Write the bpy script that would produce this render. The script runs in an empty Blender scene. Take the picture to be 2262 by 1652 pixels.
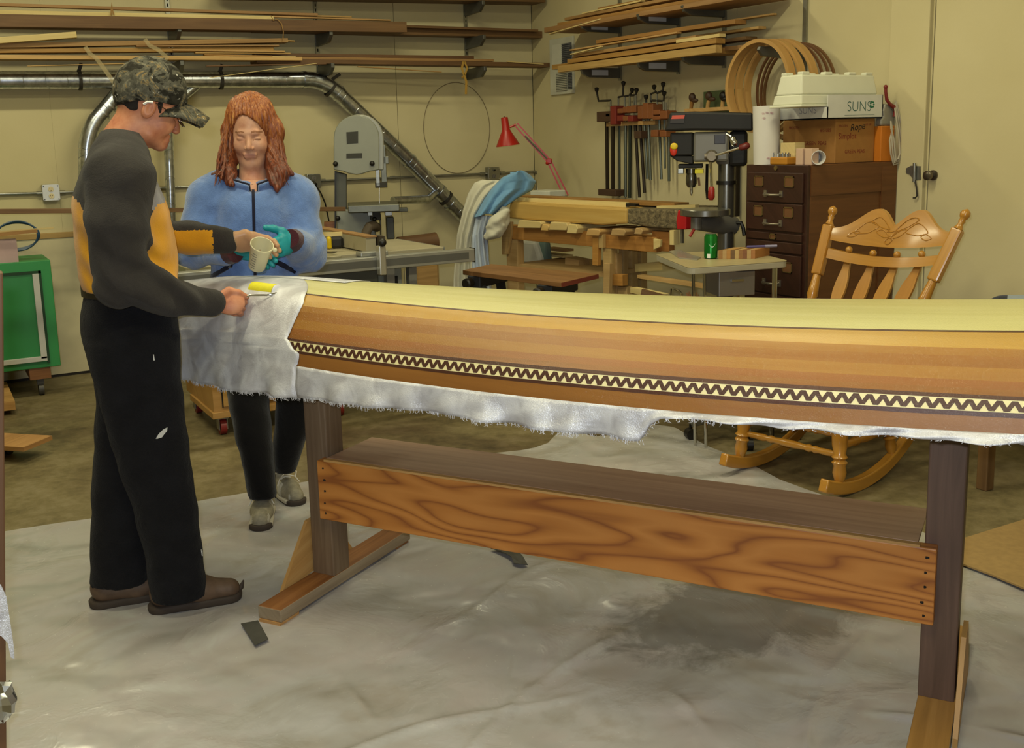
import bpy, math, random
import numpy as np
from mathutils import Vector, Matrix
random.seed(7); rng = np.random.default_rng(7)
scene = bpy.context.scene
C = scene.collection
# ------------------------------------------------------------------ camera
FPX, PPY, YAW, PITCH, ROLL, CAMH = 2295.0, 719.0, 29.6, 10.18, 1.41, 1.5
def _cam():
    y, p, r = (math.radians(a) for a in (YAW, PITCH, ROLL))
    fw = np.array([math.sin(y)*math.cos(p), math.cos(y)*math.cos(p), -math.sin(p)])
    rt = np.array([math.cos(y), -math.sin(y), 0.0]); up = np.cross(rt, fw)
    return fw, rt*math.cos(r)-up*math.sin(r), up*math.cos(r)+rt*math.sin(r)
FW, RT, UP = _cam()
CP = np.array([0.0, 0.0, CAMH])
cd = bpy.data.cameras.new('camera'); cam = bpy.data.objects.new('camera', cd); C.objects.link(cam)
cd.sensor_width = 36.0; cd.lens = 36.0*FPX/2262; cd.shift_y = -(826-PPY)/2262; cd.clip_start = 0.05
m = Matrix.Identity(4)
for i in range(3):
    m[i][0] = RT[i]; m[i][1] = UP[i]; m[i][2] = -FW[i]; m[i][3] = CP[i]
cam.matrix_world = m
scene.camera = cam
# ------------------------------------------------------------------ world, exposure, large lights
w = bpy.data.worlds.new('world'); scene.world = w; w.use_nodes = True
w.node_tree.nodes['Background'].inputs[0].default_value = (0.9, 0.8, 0.6, 1)
w.node_tree.nodes['Background'].inputs[1].default_value = 0.05
vs = scene.view_settings
vs.view_transform = 'Standard'; vs.look = 'None'; vs.gamma = 1.0; vs.use_curve_mapping = False
vs.exposure = 0.0
cy = scene.cycles
cy.max_bounces = 5; cy.diffuse_bounces = 3; cy.glossy_bounces = 2; cy.transmission_bounces = 3; cy.transparent_max_bounces = 6
cy.caustics_reflective = False; cy.caustics_refractive = False; cy.adaptive_threshold = 0.03
WARM = (1.0, 0.94, 0.60)
def area(name, loc, target, sx, sy, power, col):
    l = bpy.data.lights.new(name, 'AREA'); l.shape = 'RECTANGLE'; l.size = sx; l.size_y = sy; l.energy = power; l.color = col
    o = bpy.data.objects.new(name, l); C.objects.link(o); o.location = loc
    d = Vector(target)-Vector(loc); o.rotation_euler = d.to_track_quat('-Z', 'Y').to_euler()
    return o
TUBES = [(0.2, 0.6), (2.6, 0.6), (0.2, 3.2), (2.6, 3.2), (2.6, 5.6), (0.2, 5.6)]
TUBE_W = [34, 26, 36, 30, 22, 28]
for (x, y), pw in zip(TUBES, TUBE_W):
    area('fluorescent_tube_light', (x, y, 3.27), (x, y, 0), 1.25, 0.16, pw, WARM)
fl = CP - RT*0.045 + UP*0.06 - FW*0.02
area('flash_light', tuple(fl), tuple(fl+FW*3-np.array([0, 0, .1])), 0.05, 0.03, 40, (0.86, 0.93, 1.0))
# ------------------------------------------------------------------ photograph geometry: a pixel ray met with a real plane of the room
def ray(x, y): return FW + RT*(x-1131)/FPX - UP*(y-PPY)/FPX
def atz(x, y, z): d = ray(x, y); return CP + d*((z-CAMH)/d[2])
def aty(x, y, Y): d = ray(x, y); return CP + d*(Y/d[1])
def atx(x, y, X): d = ray(x, y); return CP + d*(X/d[0])
def atd(x, y, D): return CP + ray(x, y)*D
def atp(x, y, p0, n): d = ray(x, y); n = np.asarray(n); return CP + d*(((np.asarray(p0)-CP)@n)/(d@n))
BY, RX = 7.46, 4.49          # back wall plane y, right wall plane x
V = lambda *a: np.array(a, float)
def nrm(v): v = np.asarray(v, float); return v/max(np.linalg.norm(v), 1e-9)
# ------------------------------------------------------------------ mesh builder
ORG = {}
class MB:
    def __init__(s): s.v = []; s.f = []; s.uv = []; s.mi = []; s.m = 0
    def add(s, vs, fs, uvs=None):
        b = len(s.v); s.v.extend([tuple(map(float, p)) for p in vs])
        for i, fc in enumerate(fs):
            s.f.append(tuple(b+k for k in fc)); s.uv.append(uvs[i] if uvs else None); s.mi.append(s.m)
        return s
    def hexa(s, P, L=1.0, W=.1, Hh=.1):
        o = random.random()*9; q = random.random()*9
        fs = [(0,3,2,1),(4,5,6,7),(0,1,5,4),(2,3,7,6),(1,2,6,5),(3,0,4,7)]
        # verts: 0..3 bottom (u0v0,u1v0,u1v1,u0v1), 4..7 top
        uvl = [[(o,q),(o,q+W),(o+L,q+W),(o+L,q)], [(o,q),(o+L,q),(o+L,q+W),(o,q+W)],
               [(o,q),(o+L,q),(o+L,q+Hh),(o,q+Hh)], [(o+L,q),(o,q),(o,q+Hh),(o+L,q+Hh)],
               [(o,q),(o+.02,q+W),(o+.02,q+W+Hh),(o,q+Hh)], [(o,q),(o+.02,q+W),(o+.02,q+W+Hh),(o,q+Hh)]]
        return s.add(P, fs, uvl)
    def box(s, c, size, R=None):
        c = np.asarray(c, float); hx, hy, hz = np.asarray(size, float)/2
        R = np.eye(3) if R is None else np.asarray(R)
        P = [c + R@np.array(k) for k in [(-hx,-hy,-hz),(hx,-hy,-hz),(hx,hy,-hz),(-hx,hy,-hz),(-hx,-hy,hz),(hx,-hy,hz),(hx,hy,hz),(-hx,hy,hz)]]
        return s.hexa(P, 2*hx, 2*hy, 2*hz)
    def bx(s, x0, x1, y0, y1, z0, z1): return s.box(((x0+x1)/2,(y0+y1)/2,(z0+z1)/2), (abs(x1-x0),abs(y1-y0),abs(z1-z0)))
    def bar(s, p0, p1, w, h, up=(0,0,1), w1=None, h1=None):
        p0 = np.asarray(p0, float); p1 = np.asarray(p1, float); d = nrm(p1-p0); L = np.linalg.norm(p1-p0)
        sd = np.cross(np.asarray(up, float), d)
        if np.linalg.norm(sd) < 1e-4: sd = np.cross((0, 1, 0), d)
        sd = nrm(sd); u = np.cross(d, sd); w1 = w if w1 is None else w1; h1 = h if h1 is None else h1
        P = []
        for sg in (-1, 1):
            P += [p0-sd*w/2+u*sg*h/2, p1-sd*w1/2+u*sg*h1/2, p1+sd*w1/2+u*sg*h1/2, p0+sd*w/2+u*sg*h/2]
        return s.hexa(P, L, w, h)
    def frame(s, p0, p1):
        d = nrm(np.asarray(p1, float)-np.asarray(p0, float)); a = np.array([0,0,1.]) if abs(d[2]) < .9 else np.array([1.,0,0])
        x = nrm(np.cross(a, d)); return d, x, np.cross(d, x)
    def cyl(s, p0, p1, r0, r1=None, n=16, caps=True):
        return s.lathe(p0, p1, [(0, r0), (1, r0 if r1 is None else r1)], n, caps)
    def lathe(s, p0, p1, prof, n=16, caps=True):
        p0 = np.asarray(p0, float); p1 = np.asarray(p1, float); d, x, y = s.frame(p0, p1)
        rings = []
        for t, r in prof:
            c = p0+(p1-p0)*t; rings.append([c+(x*math.cos(a)+y*math.sin(a))*r for a in np.linspace(0, 2*math.pi, n, endpoint=False)])
        return s.loft(rings, True, caps)
    def loft(s, rings, closed=True, caps=True, uvlen=True):
        n = len(rings[0]); vs = [p for r in rings for p in r]; fs = []; uvs = []
        us = [0.0]
        for i in range(1, len(rings)): us.append(us[-1]+float(np.linalg.norm(np.asarray(rings[i][0])-np.asarray(rings[i-1][0]))))
        vv = [0.0]; r0 = rings[len(rings)//2]
        for j in range(1, n+1): vv.append(vv[-1]+float(np.linalg.norm(np.asarray(r0[j % n])-np.asarray(r0[j-1]))))
        for i in range(len(rings)-1):
            for j in range(n if closed else n-1):
                k = (j+1) % n
                fs.append((i*n+j, i*n+k, (i+1)*n+k, (i+1)*n+j))
                uvs.append([(us[i],vv[j]),(us[i],vv[j+1]),(us[i+1],vv[j+1]),(us[i+1],vv[j])])
        if caps and closed:
            fs.append(tuple(range(n))[::-1]); uvs.append([(us[0], v_) for v_ in vv[:n]][::-1])
            b = (len(rings)-1)*n; fs.append(tuple(range(b, b+n))); uvs.append([(us[-1], v_) for v_ in vv[:n]])
        return s.add(vs, fs, uvs)
    def tube(s, pts, r, n=8, caps=True, closed=False):
        pts = [np.asarray(p, float) for p in pts]; rr = r if hasattr(r, '__len__') else [r]*len(pts)
        rings = []; x = None; N = len(pts)
        for i, p in enumerate(pts):
            a = pts[i-1] if (i > 0 or closed) else p; b = pts[(i+1) % N] if (i < N-1 or closed) else p
            d = nrm(b-a)
            if x is None:
                _, x, _ = s.frame(p, p+d)
            x = nrm(x-d*(x@d)); y = np.cross(d, x)
            rings.append([p+(x*math.cos(t)+y*math.sin(t))*rr[i] for t in np.linspace(0, 2*math.pi, n, endpoint=False)])
        if closed: rings.append(rings[0]); caps = False
        return s.loft(rings, True, caps)
    def ribbon(s, pts, w, th, side):
        """flat bar of width w (along side) and thickness th following pts"""
        pts = [np.asarray(p, float) for p in pts]; rings = []; N = len(pts)
        for i, p in enumerate(pts):
            d = nrm(pts[min(i+1, N-1)]-pts[max(i-1, 0)]); sd = np.asarray(side[i] if np.ndim(side) == 2 else side, float); sd = nrm(sd-d*(sd@d)); nn = np.cross(d, sd)
            ww = w[i] if hasattr(w, '__len__') else w; tt = th[i] if hasattr(th, '__len__') else th
            rings.append([p-sd*ww/2-nn*tt/2, p+sd*ww/2-nn*tt/2, p+sd*ww/2+nn*tt/2, p-sd*ww/2+nn*tt/2])
        return s.loft(rings)
    def prism(s, poly, ext):
        poly = [np.asarray(p, float) for p in poly]; ext = np.asarray(ext, float); n = len(poly)
        vs = poly+[p+ext for p in poly]
        e0 = nrm(poly[1]-poly[0]); nn = nrm(np.cross(e0, ext)) if np.linalg.norm(ext) > 0 else e0
        d2 = nrm(ext); a1 = e0; a2 = nrm(np.cross(d2, a1))
        uvp = lambda p: (float(p@a1), float(p@a2))
        fs = [tuple(range(n))[::-1], tuple(range(n, 2*n))]; uvs = [[uvp(poly[k]) for k in range(n)][::-1], [uvp(p) for p in poly]]
        L = float(np.linalg.norm(ext)); acc = 0.0
        for i in range(n):
            j = (i+1) % n; fs.append((i, j, n+j, n+i)); dl = float(np.linalg.norm(poly[j]-poly[i]))
            uvs.append([(acc, 0), (acc+dl, 0), (acc+dl, L), (acc, L)]); acc += dl
        return s.add(vs, fs, uvs)
    def ell(s, c, rad, R=None, nu=16, nv=10):
        c = np.asarray(c, float); rad = np.asarray(rad if hasattr(rad, '__len__') else (rad,)*3, float); R = np.eye(3) if R is None else R
        vs = [c+R@(rad*np.array([0, 0, -1]))]
        for i in range(1, nv):
            th = math.pi*i/nv-math.pi/2
            for j in range(nu):
                a = 2*math.pi*j/nu; vs.append(c+R@(rad*np.array([math.cos(th)*math.cos(a), math.cos(th)*math.sin(a), math.sin(th)])))
        vs.append(c+R@(rad*np.array([0, 0, 1]))); fs = []
        for j in range(nu): fs.append((0, 1+(j+1) % nu, 1+j))
        for i in range(nv-2):
            for j in range(nu):
                a = 1+i*nu; fs.append((a+j, a+(j+1) % nu, a+nu+(j+1) % nu, a+nu+j))
        t = len(vs)-1; a = 1+(nv-2)*nu
        for j in range(nu): fs.append((a+j, a+(j+1) % nu, t))
        return s.add(vs, fs)
    def grid(s, G, uvscale=1.0):
        n, mm = len(G), len(G[0]); vs = [p for r in G for p in r]; fs = []; uvs = []
        for i in range(n-1):
            for j in range(mm-1):
                fs.append((i*mm+j, (i+1)*mm+j, (i+1)*mm+j+1, i*mm+j+1))
                uvs.append([(i*uvscale, j*uvscale), ((i+1)*uvscale, j*uvscale), ((i+1)*uvscale, (j+1)*uvscale), (i*uvscale, (j+1)*uvscale)])
        return s.add(vs, fs, uvs)
    def build(s, name, mat, parent=None, smooth=True, bevel=0, angle=40, solid=0, flip=False):
        me = bpy.data.meshes.new(name)
        A = np.array(s.v, float)
        if parent is not None: org = ORG[parent]
        else: org = np.array([(A[:, 0].min()+A[:, 0].max())/2, (A[:, 1].min()+A[:, 1].max())/2, A[:, 2].min()])
        me.from_pydata((A-org).tolist(), [], s.f)
        ul = me.uv_layers.new(name='UVMap')
        flat = []
        for i, fc in enumerate(s.f):
            u = s.uv[i]
            if u is None: flat += [0.0]*(2*len(fc))
            else:
                for p in u: flat += [p[0], p[1]]
        ul.data.foreach_set('uv', flat)
        mats = mat if isinstance(mat, (list, tuple)) else [mat]
        for mt in mats: me.materials.append(mt)
        if len(mats) > 1: me.polygons.foreach_set('material_index', s.mi)
        if smooth:
            me.shade_smooth(); me.set_sharp_from_angle(angle=math.radians(angle))
        me.update()
        o = bpy.data.objects.new(name, me); C.objects.link(o)
        ORG[o] = org
        if parent is not None: o.parent = parent
        else: o.location = org
        if solid:
            md = o.modifiers.new('solid', 'SOLIDIFY'); md.thickness = solid; md.offset = 0
        if bevel:
            md = o.modifiers.new('bevel', 'BEVEL'); md.width = bevel; md.segments = 2; md.limit_method = 'ANGLE'; md.angle_limit = math.radians(50); md.harden_normals = False
        return o
def tag(o, label, cat, group=None):
    o['label'] = label; o['category'] = cat
    if group: o['group'] = group
    return o
def thing(name, label, cat, loc, group=None):
    o = bpy.data.objects.new(name, None); C.objects.link(o); o.location = tuple(map(float, loc)); o.empty_display_size = .05
    ORG[o] = np.asarray(loc, float); return tag(o, label, cat, group)
def struct(o): o['kind'] = 'structure'; return o
def one(mb, name, mat, label, cat, group=None, **k): return tag(mb.build(name, mat, None, **k), label, cat, group)
def rotz(a): c_, s_ = math.cos(a), math.sin(a); return np.array([[c_, -s_, 0], [s_, c_, 0], [0, 0, 1.]])
def basis(x, y, z): return np.array([x, y, z]).T
def copy_tree(o, delta, parent=None):
    c = o.copy(); C.objects.link(c)
    if parent is None: c.location = Vector(o.location)+Vector(tuple(map(float, delta))); ORG[c] = ORG[o]+np.asarray(delta, float)
    else: c.parent = parent; ORG[c] = ORG[parent]
    for ch in list(o.children): copy_tree(ch, delta, c)
    return c
# ------------------------------------------------------------------ materials
def lin(h):
    if isinstance(h, str): rgb = [int(h[i:i+2], 16)/255 for i in (0, 2, 4)]
    else: rgb = [x/255 for x in h]
    return tuple((x/12.92 if x <= .04045 else ((x+.055)/1.055)**2.4) for x in rgb)+(1.0,)
MATS = {}
def N(nt, t, **k):
    n = nt.nodes.new(t)
    for a, b in k.items(): setattr(n, a, b)
    return n
def base(name, col, rough=.5, metal=0, spec=.5, coat=0, alpha=1, sheen=0, trans=0):
    m = bpy.data.materials.new(name); m.use_nodes = True; nt = m.node_tree; b = nt.nodes['Principled BSDF']
    b.inputs['Base Color'].default_value = lin(col); b.inputs['Roughness'].default_value = rough; b.inputs['Metallic'].default_value = metal
    b.inputs['Specular IOR Level'].default_value = spec; b.inputs['Coat Weight'].default_value = coat; b.inputs['Coat Roughness'].default_value = .12
    b.inputs['Alpha'].default_value = alpha; b.inputs['Sheen Weight'].default_value = sheen; b.inputs['Transmission Weight'].default_value = trans
    MATS[name] = m; return m, nt, b
def ramp(nt, stops, interp='LINEAR'):
    r = N(nt, 'ShaderNodeValToRGB'); r.color_ramp.interpolation = interp; e = r.color_ramp.elements
    while len(e) < len(stops): e.new(.5)
    for i, (p, c_) in enumerate(stops): e[i].position = p; e[i].color = lin(c_) if not isinstance(c_, float) else (c_, c_, c_, 1)
    return r
def coords(nt, kind, scale):
    tc = N(nt, 'ShaderNodeTexCoord'); mp = N(nt, 'ShaderNodeMapping'); nt.links.new(tc.outputs[kind], mp.inputs[0]); mp.inputs['Scale'].default_value = scale; return mp
def noise(nt, mp, scale, detail=4, rough=.55, dist=0):
    n = N(nt, 'ShaderNodeTexNoise'); n.inputs['Scale'].default_value = scale; n.inputs['Detail'].default_value = detail; n.inputs['Roughness'].default_value = rough; n.inputs['Distortion'].default_value = dist
    nt.links.new(mp.outputs[0], n.inputs['Vector']); return n
def bump(nt, b, src, strength, dist=.01):
    bp = N(nt, 'ShaderNodeBump'); bp.inputs['Strength'].default_value = strength; bp.inputs['Distance'].default_value = dist
    nt.links.new(src, bp.inputs['Height']); nt.links.new(bp.outputs[0], b.inputs['Normal']); return bp
def vary(nt, b, colsock, amt=.12):
    hue = .06*amt
    oi = N(nt, 'ShaderNodeObjectInfo'); hs = N(nt, 'ShaderNodeHueSaturation')
    mr = N(nt, 'ShaderNodeMapRange'); mr.inputs[3].default_value = 1-amt; mr.inputs[4].default_value = 1+amt; nt.links.new(oi.outputs['Random'], mr.inputs[0]); nt.links.new(mr.outputs[0], hs.inputs['Value'])
    m2 = N(nt, 'ShaderNodeMapRange'); m2.inputs[3].default_value = .5-hue; m2.inputs[4].default_value = .5+hue; nt.links.new(oi.outputs['Random'], m2.inputs[0]); nt.links.new(m2.outputs[0], hs.inputs['Hue'])
    nt.links.new(colsock, hs.inputs['Color']); nt.links.new(hs.outputs[0], b.inputs['Base Color'])
def mat(name, col, rough=.5, metal=0, mottle=.08, scale=6, bmp=0, **k):
    """plain paint, cloth or metal with a faint mottle"""
    if name in MATS: return MATS[name]
    m, nt, b = base(name, col, rough, metal, **k)
    if mottle:
        mp = coords(nt, 'Object', (1, 1, 1)); n = noise(nt, mp, scale, 5)
        c0 = np.array(lin(col)[:3]); r = N(nt, 'ShaderNodeValToRGB'); e = r.color_ramp.elements
        e[0].position = .3; e[1].position = .7
        e[0].color = tuple(c0*(1-mottle))+(1,); e[1].color = tuple(np.minimum(c0*(1+mottle), 1))+(1,)
        nt.links.new(n.outputs['Fac'], r.inputs[0]); nt.links.new(r.outputs[0], b.inputs['Base Color'])
        if bmp: bump(nt, b, noise(nt, mp, scale*12, 3).outputs['Fac'], bmp)
    return m
def wood(name, c1, c2, rough=.45, gs=1.0, var=.12, coat=0, c3=None, strong=0, bmp=.05):
    """grain runs along u of the UV map"""
    if name in MATS: return MATS[name]
    m, nt, b = base(name, c1, rough, coat=coat)
    mp = coords(nt, 'UV', (2.2*gs, 38*gs, 1)); n = noise(nt, mp, 1.0, 6, .6, .6)
    mp2 = coords(nt, 'UV', (1.2*gs, 5*gs, 1)); n2 = noise(nt, mp2, 1.0, 3, .5, .3)
    mx = N(nt, 'ShaderNodeMix', data_type='FLOAT'); mx.inputs[0].default_value = .45; nt.links.new(n.outputs['Fac'], mx.inputs[2]); nt.links.new(n2.outputs['Fac'], mx.inputs[3])
    src = mx.outputs[0]
    if strong:
        mp3 = coords(nt, 'UV', (1.15*gs, 7.5*gs, 1)); n3 = noise(nt, mp3, 1.0, 1.5, .4, .15); mu = N(nt, 'ShaderNodeMath', operation='MULTIPLY'); mu.inputs[1].default_value = 26; nt.links.new(n3.outputs['Fac'], mu.inputs[0])
        pp = N(nt, 'ShaderNodeMath', operation='PINGPONG'); pp.inputs[1].default_value = 1.0; nt.links.new(mu.outputs[0], pp.inputs[0]); pw = N(nt, 'ShaderNodeMath', operation='POWER'); pw.inputs[1].default_value = .55; nt.links.new(pp.outputs[0], pw.inputs[0])
        m4 = N(nt, 'ShaderNodeMix', data_type='FLOAT'); m4.inputs[0].default_value = strong; nt.links.new(src, m4.inputs[2]); nt.links.new(pw.outputs[0], m4.inputs[3]); src = m4.outputs[0]
    r = ramp(nt, [(.3, c2), (.55, c1), (.75, c3 or c1)]); nt.links.new(src, r.inputs[0])
    vary(nt, b, r.outputs[0], var)
    if bmp: bump(nt, b, n.outputs['Fac'], bmp, .004)
    return m
# ------------------------------------------------------------------ setting
def m_wall():
    m, nt, b = base('wall_paint', 'cfc59f', .85, spec=.25)
    mp = coords(nt, 'Object', (1, 1, 1)); n = noise(nt, mp, 1.1, 3); n2 = noise(nt, mp, 60, 4)
    r = ramp(nt, [(.3, 'c9bd92'), (.7, 'd5caa2')]); nt.links.new(n.outputs['Fac'], r.inputs[0]); nt.links.new(r.outputs[0], b.inputs['Base Color'])
    bump(nt, b, n2.outputs['Fac'], .12, .004); return m
WALL = m_wall()
def m_floor():
    m, nt, b = base('concrete', '766b4e', .55, spec=.4)
    mp = coords(nt, 'Object', (1, 1, 1)); n = noise(nt, mp, 1.6, 8, .65, .4); n2 = noise(nt, mp, 14, 6, .7); n3 = noise(nt, mp, .7, 4, .6, .8)
    mx = N(nt, 'ShaderNodeMix', data_type='FLOAT'); mx.inputs[0].default_value = .45; nt.links.new(n.outputs['Fac'], mx.inputs[2]); nt.links.new(n2.outputs['Fac'], mx.inputs[3])
    r = ramp(nt, [(.34, '4f462f'), (.5, '776b4b'), (.66, '908468')]); nt.links.new(mx.outputs[0], r.inputs[0])
    r3 = ramp(nt, [(.36, 'ab9a9a'), (.5, 'ffffff')]); nt.links.new(n3.outputs['Fac'], r3.inputs[0])
    mm = N(nt, 'ShaderNodeMix', data_type='RGBA', blend_type='MULTIPLY'); mm.inputs[0].default_value = .8; nt.links.new(r.outputs[0], mm.inputs[6]); nt.links.new(r3.outputs[0], mm.inputs[7]); nt.links.new(mm.outputs[2], b.inputs['Base Color'])
    bump(nt, b, n2.outputs['Fac'], .15, .004); return m
LX, FY, CZ = -3.2, -2.6, 3.4
DARK = mat('dark_gap', '1a1712', .9)
struct(MB().bx(LX-.1, RX+.1, FY-.1, BY+.1, -.1, 0).build('floor', m_floor(), smooth=False))
struct(MB().bx(LX-.1, RX+.1, FY-.1, BY+.1, CZ, CZ+.1).build('ceiling', mat('ceiling_paint', 'd8d2bc', .9), smooth=False))
wb = struct(MB().bx(LX, RX+.1, BY+.012, BY+.12, 0, CZ).build('wall_back', DARK, smooth=False))
wr = struct(MB().bx(RX+.012, RX+.12, FY, BY+.1, 0, CZ).build('wall_right', DARK, smooth=False))
struct(MB().bx(LX-.12, LX, FY, BY+.1, 0, CZ).build('wall_left', WALL, smooth=False))
struct(MB().bx(LX, RX, FY-.12, FY, 0, CZ).build('wall_front', WALL, smooth=False))
# painted sheets of plywood, 4 ft wide with a dark joint between them
xs = [RX, 3.276, 2.055, .835, -.385, -1.605, LX]
for i in range(len(xs)-1):
    g = .004 if i < 1 else .0003
    MB().bx(xs[i+1]+g, xs[i]-(.004 if i == 0 else g), BY, BY+.014, .03, CZ).build('panel', WALL, wb, smooth=False)
ys = [BY, 5.02, 3.578]
for i in range(2):
    MB().bx(RX, RX+.014, ys[i+1]+(.001 if i == 0 else .004), ys[i]-.001, .0, CZ).build('panel', WALL, wr, smooth=False)
# door on the right: frame board, dark gap, painted slab
d0 = thing('door_1', 'x', 'door', (RX, 2.6, 0)); del d0['label']; del d0['category']; struct(d0)
MB().bx(RX-.03, RX+.012, 3.59, 3.83, 0, CZ).build('frame_board', WALL, d0, smooth=False, bevel=.004)
MB().bx(RX-.012, RX+.03, FY+.05, 3.568, .02, CZ).build('slab', WALL, d0, smooth=False, bevel=.003)
STEEL = mat('zinc_steel', '9a9a92', .35, .85, .12, 20)
CHROME = mat('chrome', 'd0d0cc', .15, 1, 0)
BLACK = mat('black_plastic', '14120f', .45)
MB().bx(LX, 3.2, BY-.012, BY, 0, .055).build('baseboard_back', mat('dark_base', '2a2219', .7), smooth=False)['kind'] = 'structure'
# fluorescent fixtures under the ceiling (above the picture)
LAMPM, ntl, bl = base('tube_diffuser', 'fff4d8', .4); bl.inputs['Emission Color'].default_value = (1, .8, .5, 1); bl.inputs['Emission Strength'].default_value = 2
for k, (x, y) in enumerate(TUBES):
    t = thing('ceiling_light', ['fluorescent ceiling fixture above the camera at left', 'fluorescent ceiling fixture above the camera at right', 'fluorescent ceiling fixture above the man', 'fluorescent ceiling fixture above the rocking chair', 'fluorescent ceiling fixture above the work bench', 'fluorescent ceiling fixture above the green cabinet'][k], 'ceiling light', (x, y, 3.4), 'fluorescent ceiling fixtures')
    MB().bx(x-.65, x+.65, y-.1, y+.1, 3.34, 3.4).build('housing', mat('white_enamel', 'e8e4d8', .4), t, smooth=False, bevel=.005)
    MB().bx(x-.62, x+.62, y-.08, y+.08, 3.315, 3.34).build('diffuser', LAMPM, t, smooth=False, bevel=.005)
# ------------------------------------------------------------------ stand (strongback) under the boat
LP = V(1.112, 3.258, 0); AA = math.radians(33.35)
AX = V(math.sin(AA), -math.cos(AA), 0); PN = V(-math.cos(AA), -math.sin(AA), 0)
def sp(s_, o_, z_): return LP+AX*s_+PN*o_+V(0, 0, z_)
RB = basis(AX, -PN, (0, 0, 1))
def sbox(mb, s0, s1, o0, o1, z0, z1): return mb.box(sp((s0+s1)/2, (o0+o1)/2, (z0+z1)/2), (abs(s1-s0), abs(o1-o0), abs(z1-z0)), RB)
W_FIR = wood('fir_board', 'b0702f', '8a4f20', .5, 1.0, 0, c3='bd7d3a', strong=.55, coat=.1)
W_POST = wood('stained_post', '5e483c', '443227', .5, 1, .05, c3='74594a')
W_POSTG = wood('weathered_post', '74604c', '56422f', .6, 1, .05, c3='8f7d6a')
W_SHELF = wood('epoxied_shelf', 'b8947a', '94705a', .4, .8, 0, c3='c8a68c')
W_FOOT = wood('foot_beam', '8a5a30', '633a1b', .45, 1, .08, c3='a57545')
W_FSIDE = wood('dusty_beam_side', '93836c', '756450', .7, 1, .05, c3='a89a86')
W_PLY = wood('plywood', 'b98d55', '98703f', .55, 1, .1, c3='caa56e')
st = thing('boat_stand', 'long brown timber stand with T-shaped feet carrying the upturned canoe', 'stand', sp(.97, 0, 0))
def vpost(s0, z0, z1, mt):
    mb = MB(); P0, P1 = sp(s0, 0, z0), sp(s0, 0, z1); mb.bar(P0, P1, .09, .088, up=AX); return mb.build('post', mt, st, smooth=False, bevel=.004)
W_PM = [W_POST]
vpost(0, .052, .98, W_POSTG); vpost(1.942, .052, .98, W_POST)
MB().bar(sp(.985, .066, .372), sp(.985, .066, .372), .1, .1) if False else None
bd = sbox(MB(), .03, 1.93, .046, .086, .272, .474).build('front_board', W_FIR, st, smooth=False, bevel=.003)
for s_ in (.055, 1.905):
    for z_ in (.295, .33, .372, .41, .45):
        MB().cyl(sp(s_+random.uniform(-.008, .008), .084, z_), sp(s_, .0872, z_), .0035, n=8).build('screw', DARK, bd)
sbox(MB(), .06, 1.885, -.19, .07, .474, .482).build('shelf_board', W_SHELF, st, smooth=False, bevel=.002)
sbox(MB(), .06, 1.89, .068, .0875, .474, .481).build('shelf_edge', W_PLY, st, smooth=False)
sbox(MB(), .03, 1.86, -.085, -.046, .272, .47).build('back_board', W_FIR, st, smooth=False, bevel=.003)
for s_, o0, o1, mt in ((-.0, .33, -.43, W_FOOT), (1.945, .42, -.42, wood('tan_foot', 'a3783f', '85602e', .45, 1, .05, c3='b68c52'))):
    fb_ = MB().bar(sp(s_, o0, .034), sp(s_, o1, .034), .092, .042); fb_.mi = [0, 0, 1, 1, 1, 1]
    ft = fb_.build('foot_beam', [mt, W_FSIDE], st, smooth=False, bevel=.003)
    sbox(MB(), s_-.04, s_+.045, o0-.09, o0+.005, .0, .013).build('shim', W_PLY, ft, smooth=False)
    sbox(MB(), s_-.04, s_+.04, o1+.005, o1+.09, .0, .013).build('shim', W_FOOT, ft, smooth=False)
for s_, sg in ((-.052, 1), (1.994, 1)):
    MB().prism([sp(s_, .045, .055), sp(s_, .20, .02), sp(s_, .20, .045), sp(s_, .05, .24), sp(s_, -.05, .24), sp(s_, -.2, .045), sp(s_, -.2, .02)], AX*.012*(-1 if s_ < 1 else 1)).build('gusset', W_PLY, st, smooth=False)
# ------------------------------------------------------------------ canoe hull, upside down
S0, S1, SM = -.95, 4.85, 1.95
def hb(s_):
    t = np.clip((s_-S0)/(SM-S0) if s_ < SM else (S1-s_)/(S1-SM), 0, 1); return .012+.42*(1-(1-t)**2.0)
COLX = [622, 791, 1100, 1300, 1500, 1700, 2062, 2262]
LINES = {  # pixels read along each seam at the same eight columns: accent, plank seam, feature band, sheer
 'acc': (0.55, list(zip(COLX, [642, 659, 690.5, 703.4, 714, 719, 728.7, 731]))),
 'p1': (0.72, list(zip(COLX, [671, 685.7, 718.6, 733.3, 743.9, 751, 766, 771.7]))),
 'bt': (0.935, list(zip(COLX, [746, 763, 801.6, 818, 832.6, 842.9, 866.4, 878.5]))),
 'zt': (0.95, list(zip(COLX, [751.6, 768.6, 809, 827.8, 841.6, 851.8, 875.3, 887]))),
 'zb': (0.98, list(zip(COLX, [770.7, 790.5, 833, 852.6, 867, 878, 903, 915]))),
 'bb': (0.985, list(zip(COLX, [777, 796, 840, 860.6, 876, 887.5, 913.6, 926]))),
 'sh': (1.0, list(zip(COLX, [803.7, 827, 873, 892.9, 910.5, 919.9, 948.6, 963]))),
}
ENDZ = {'acc': .935, 'p1': .915, 'bt': .83, 'zt': .822, 'zb': .795, 'bb': .787, 'sh': .74}
FIT = {}
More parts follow.
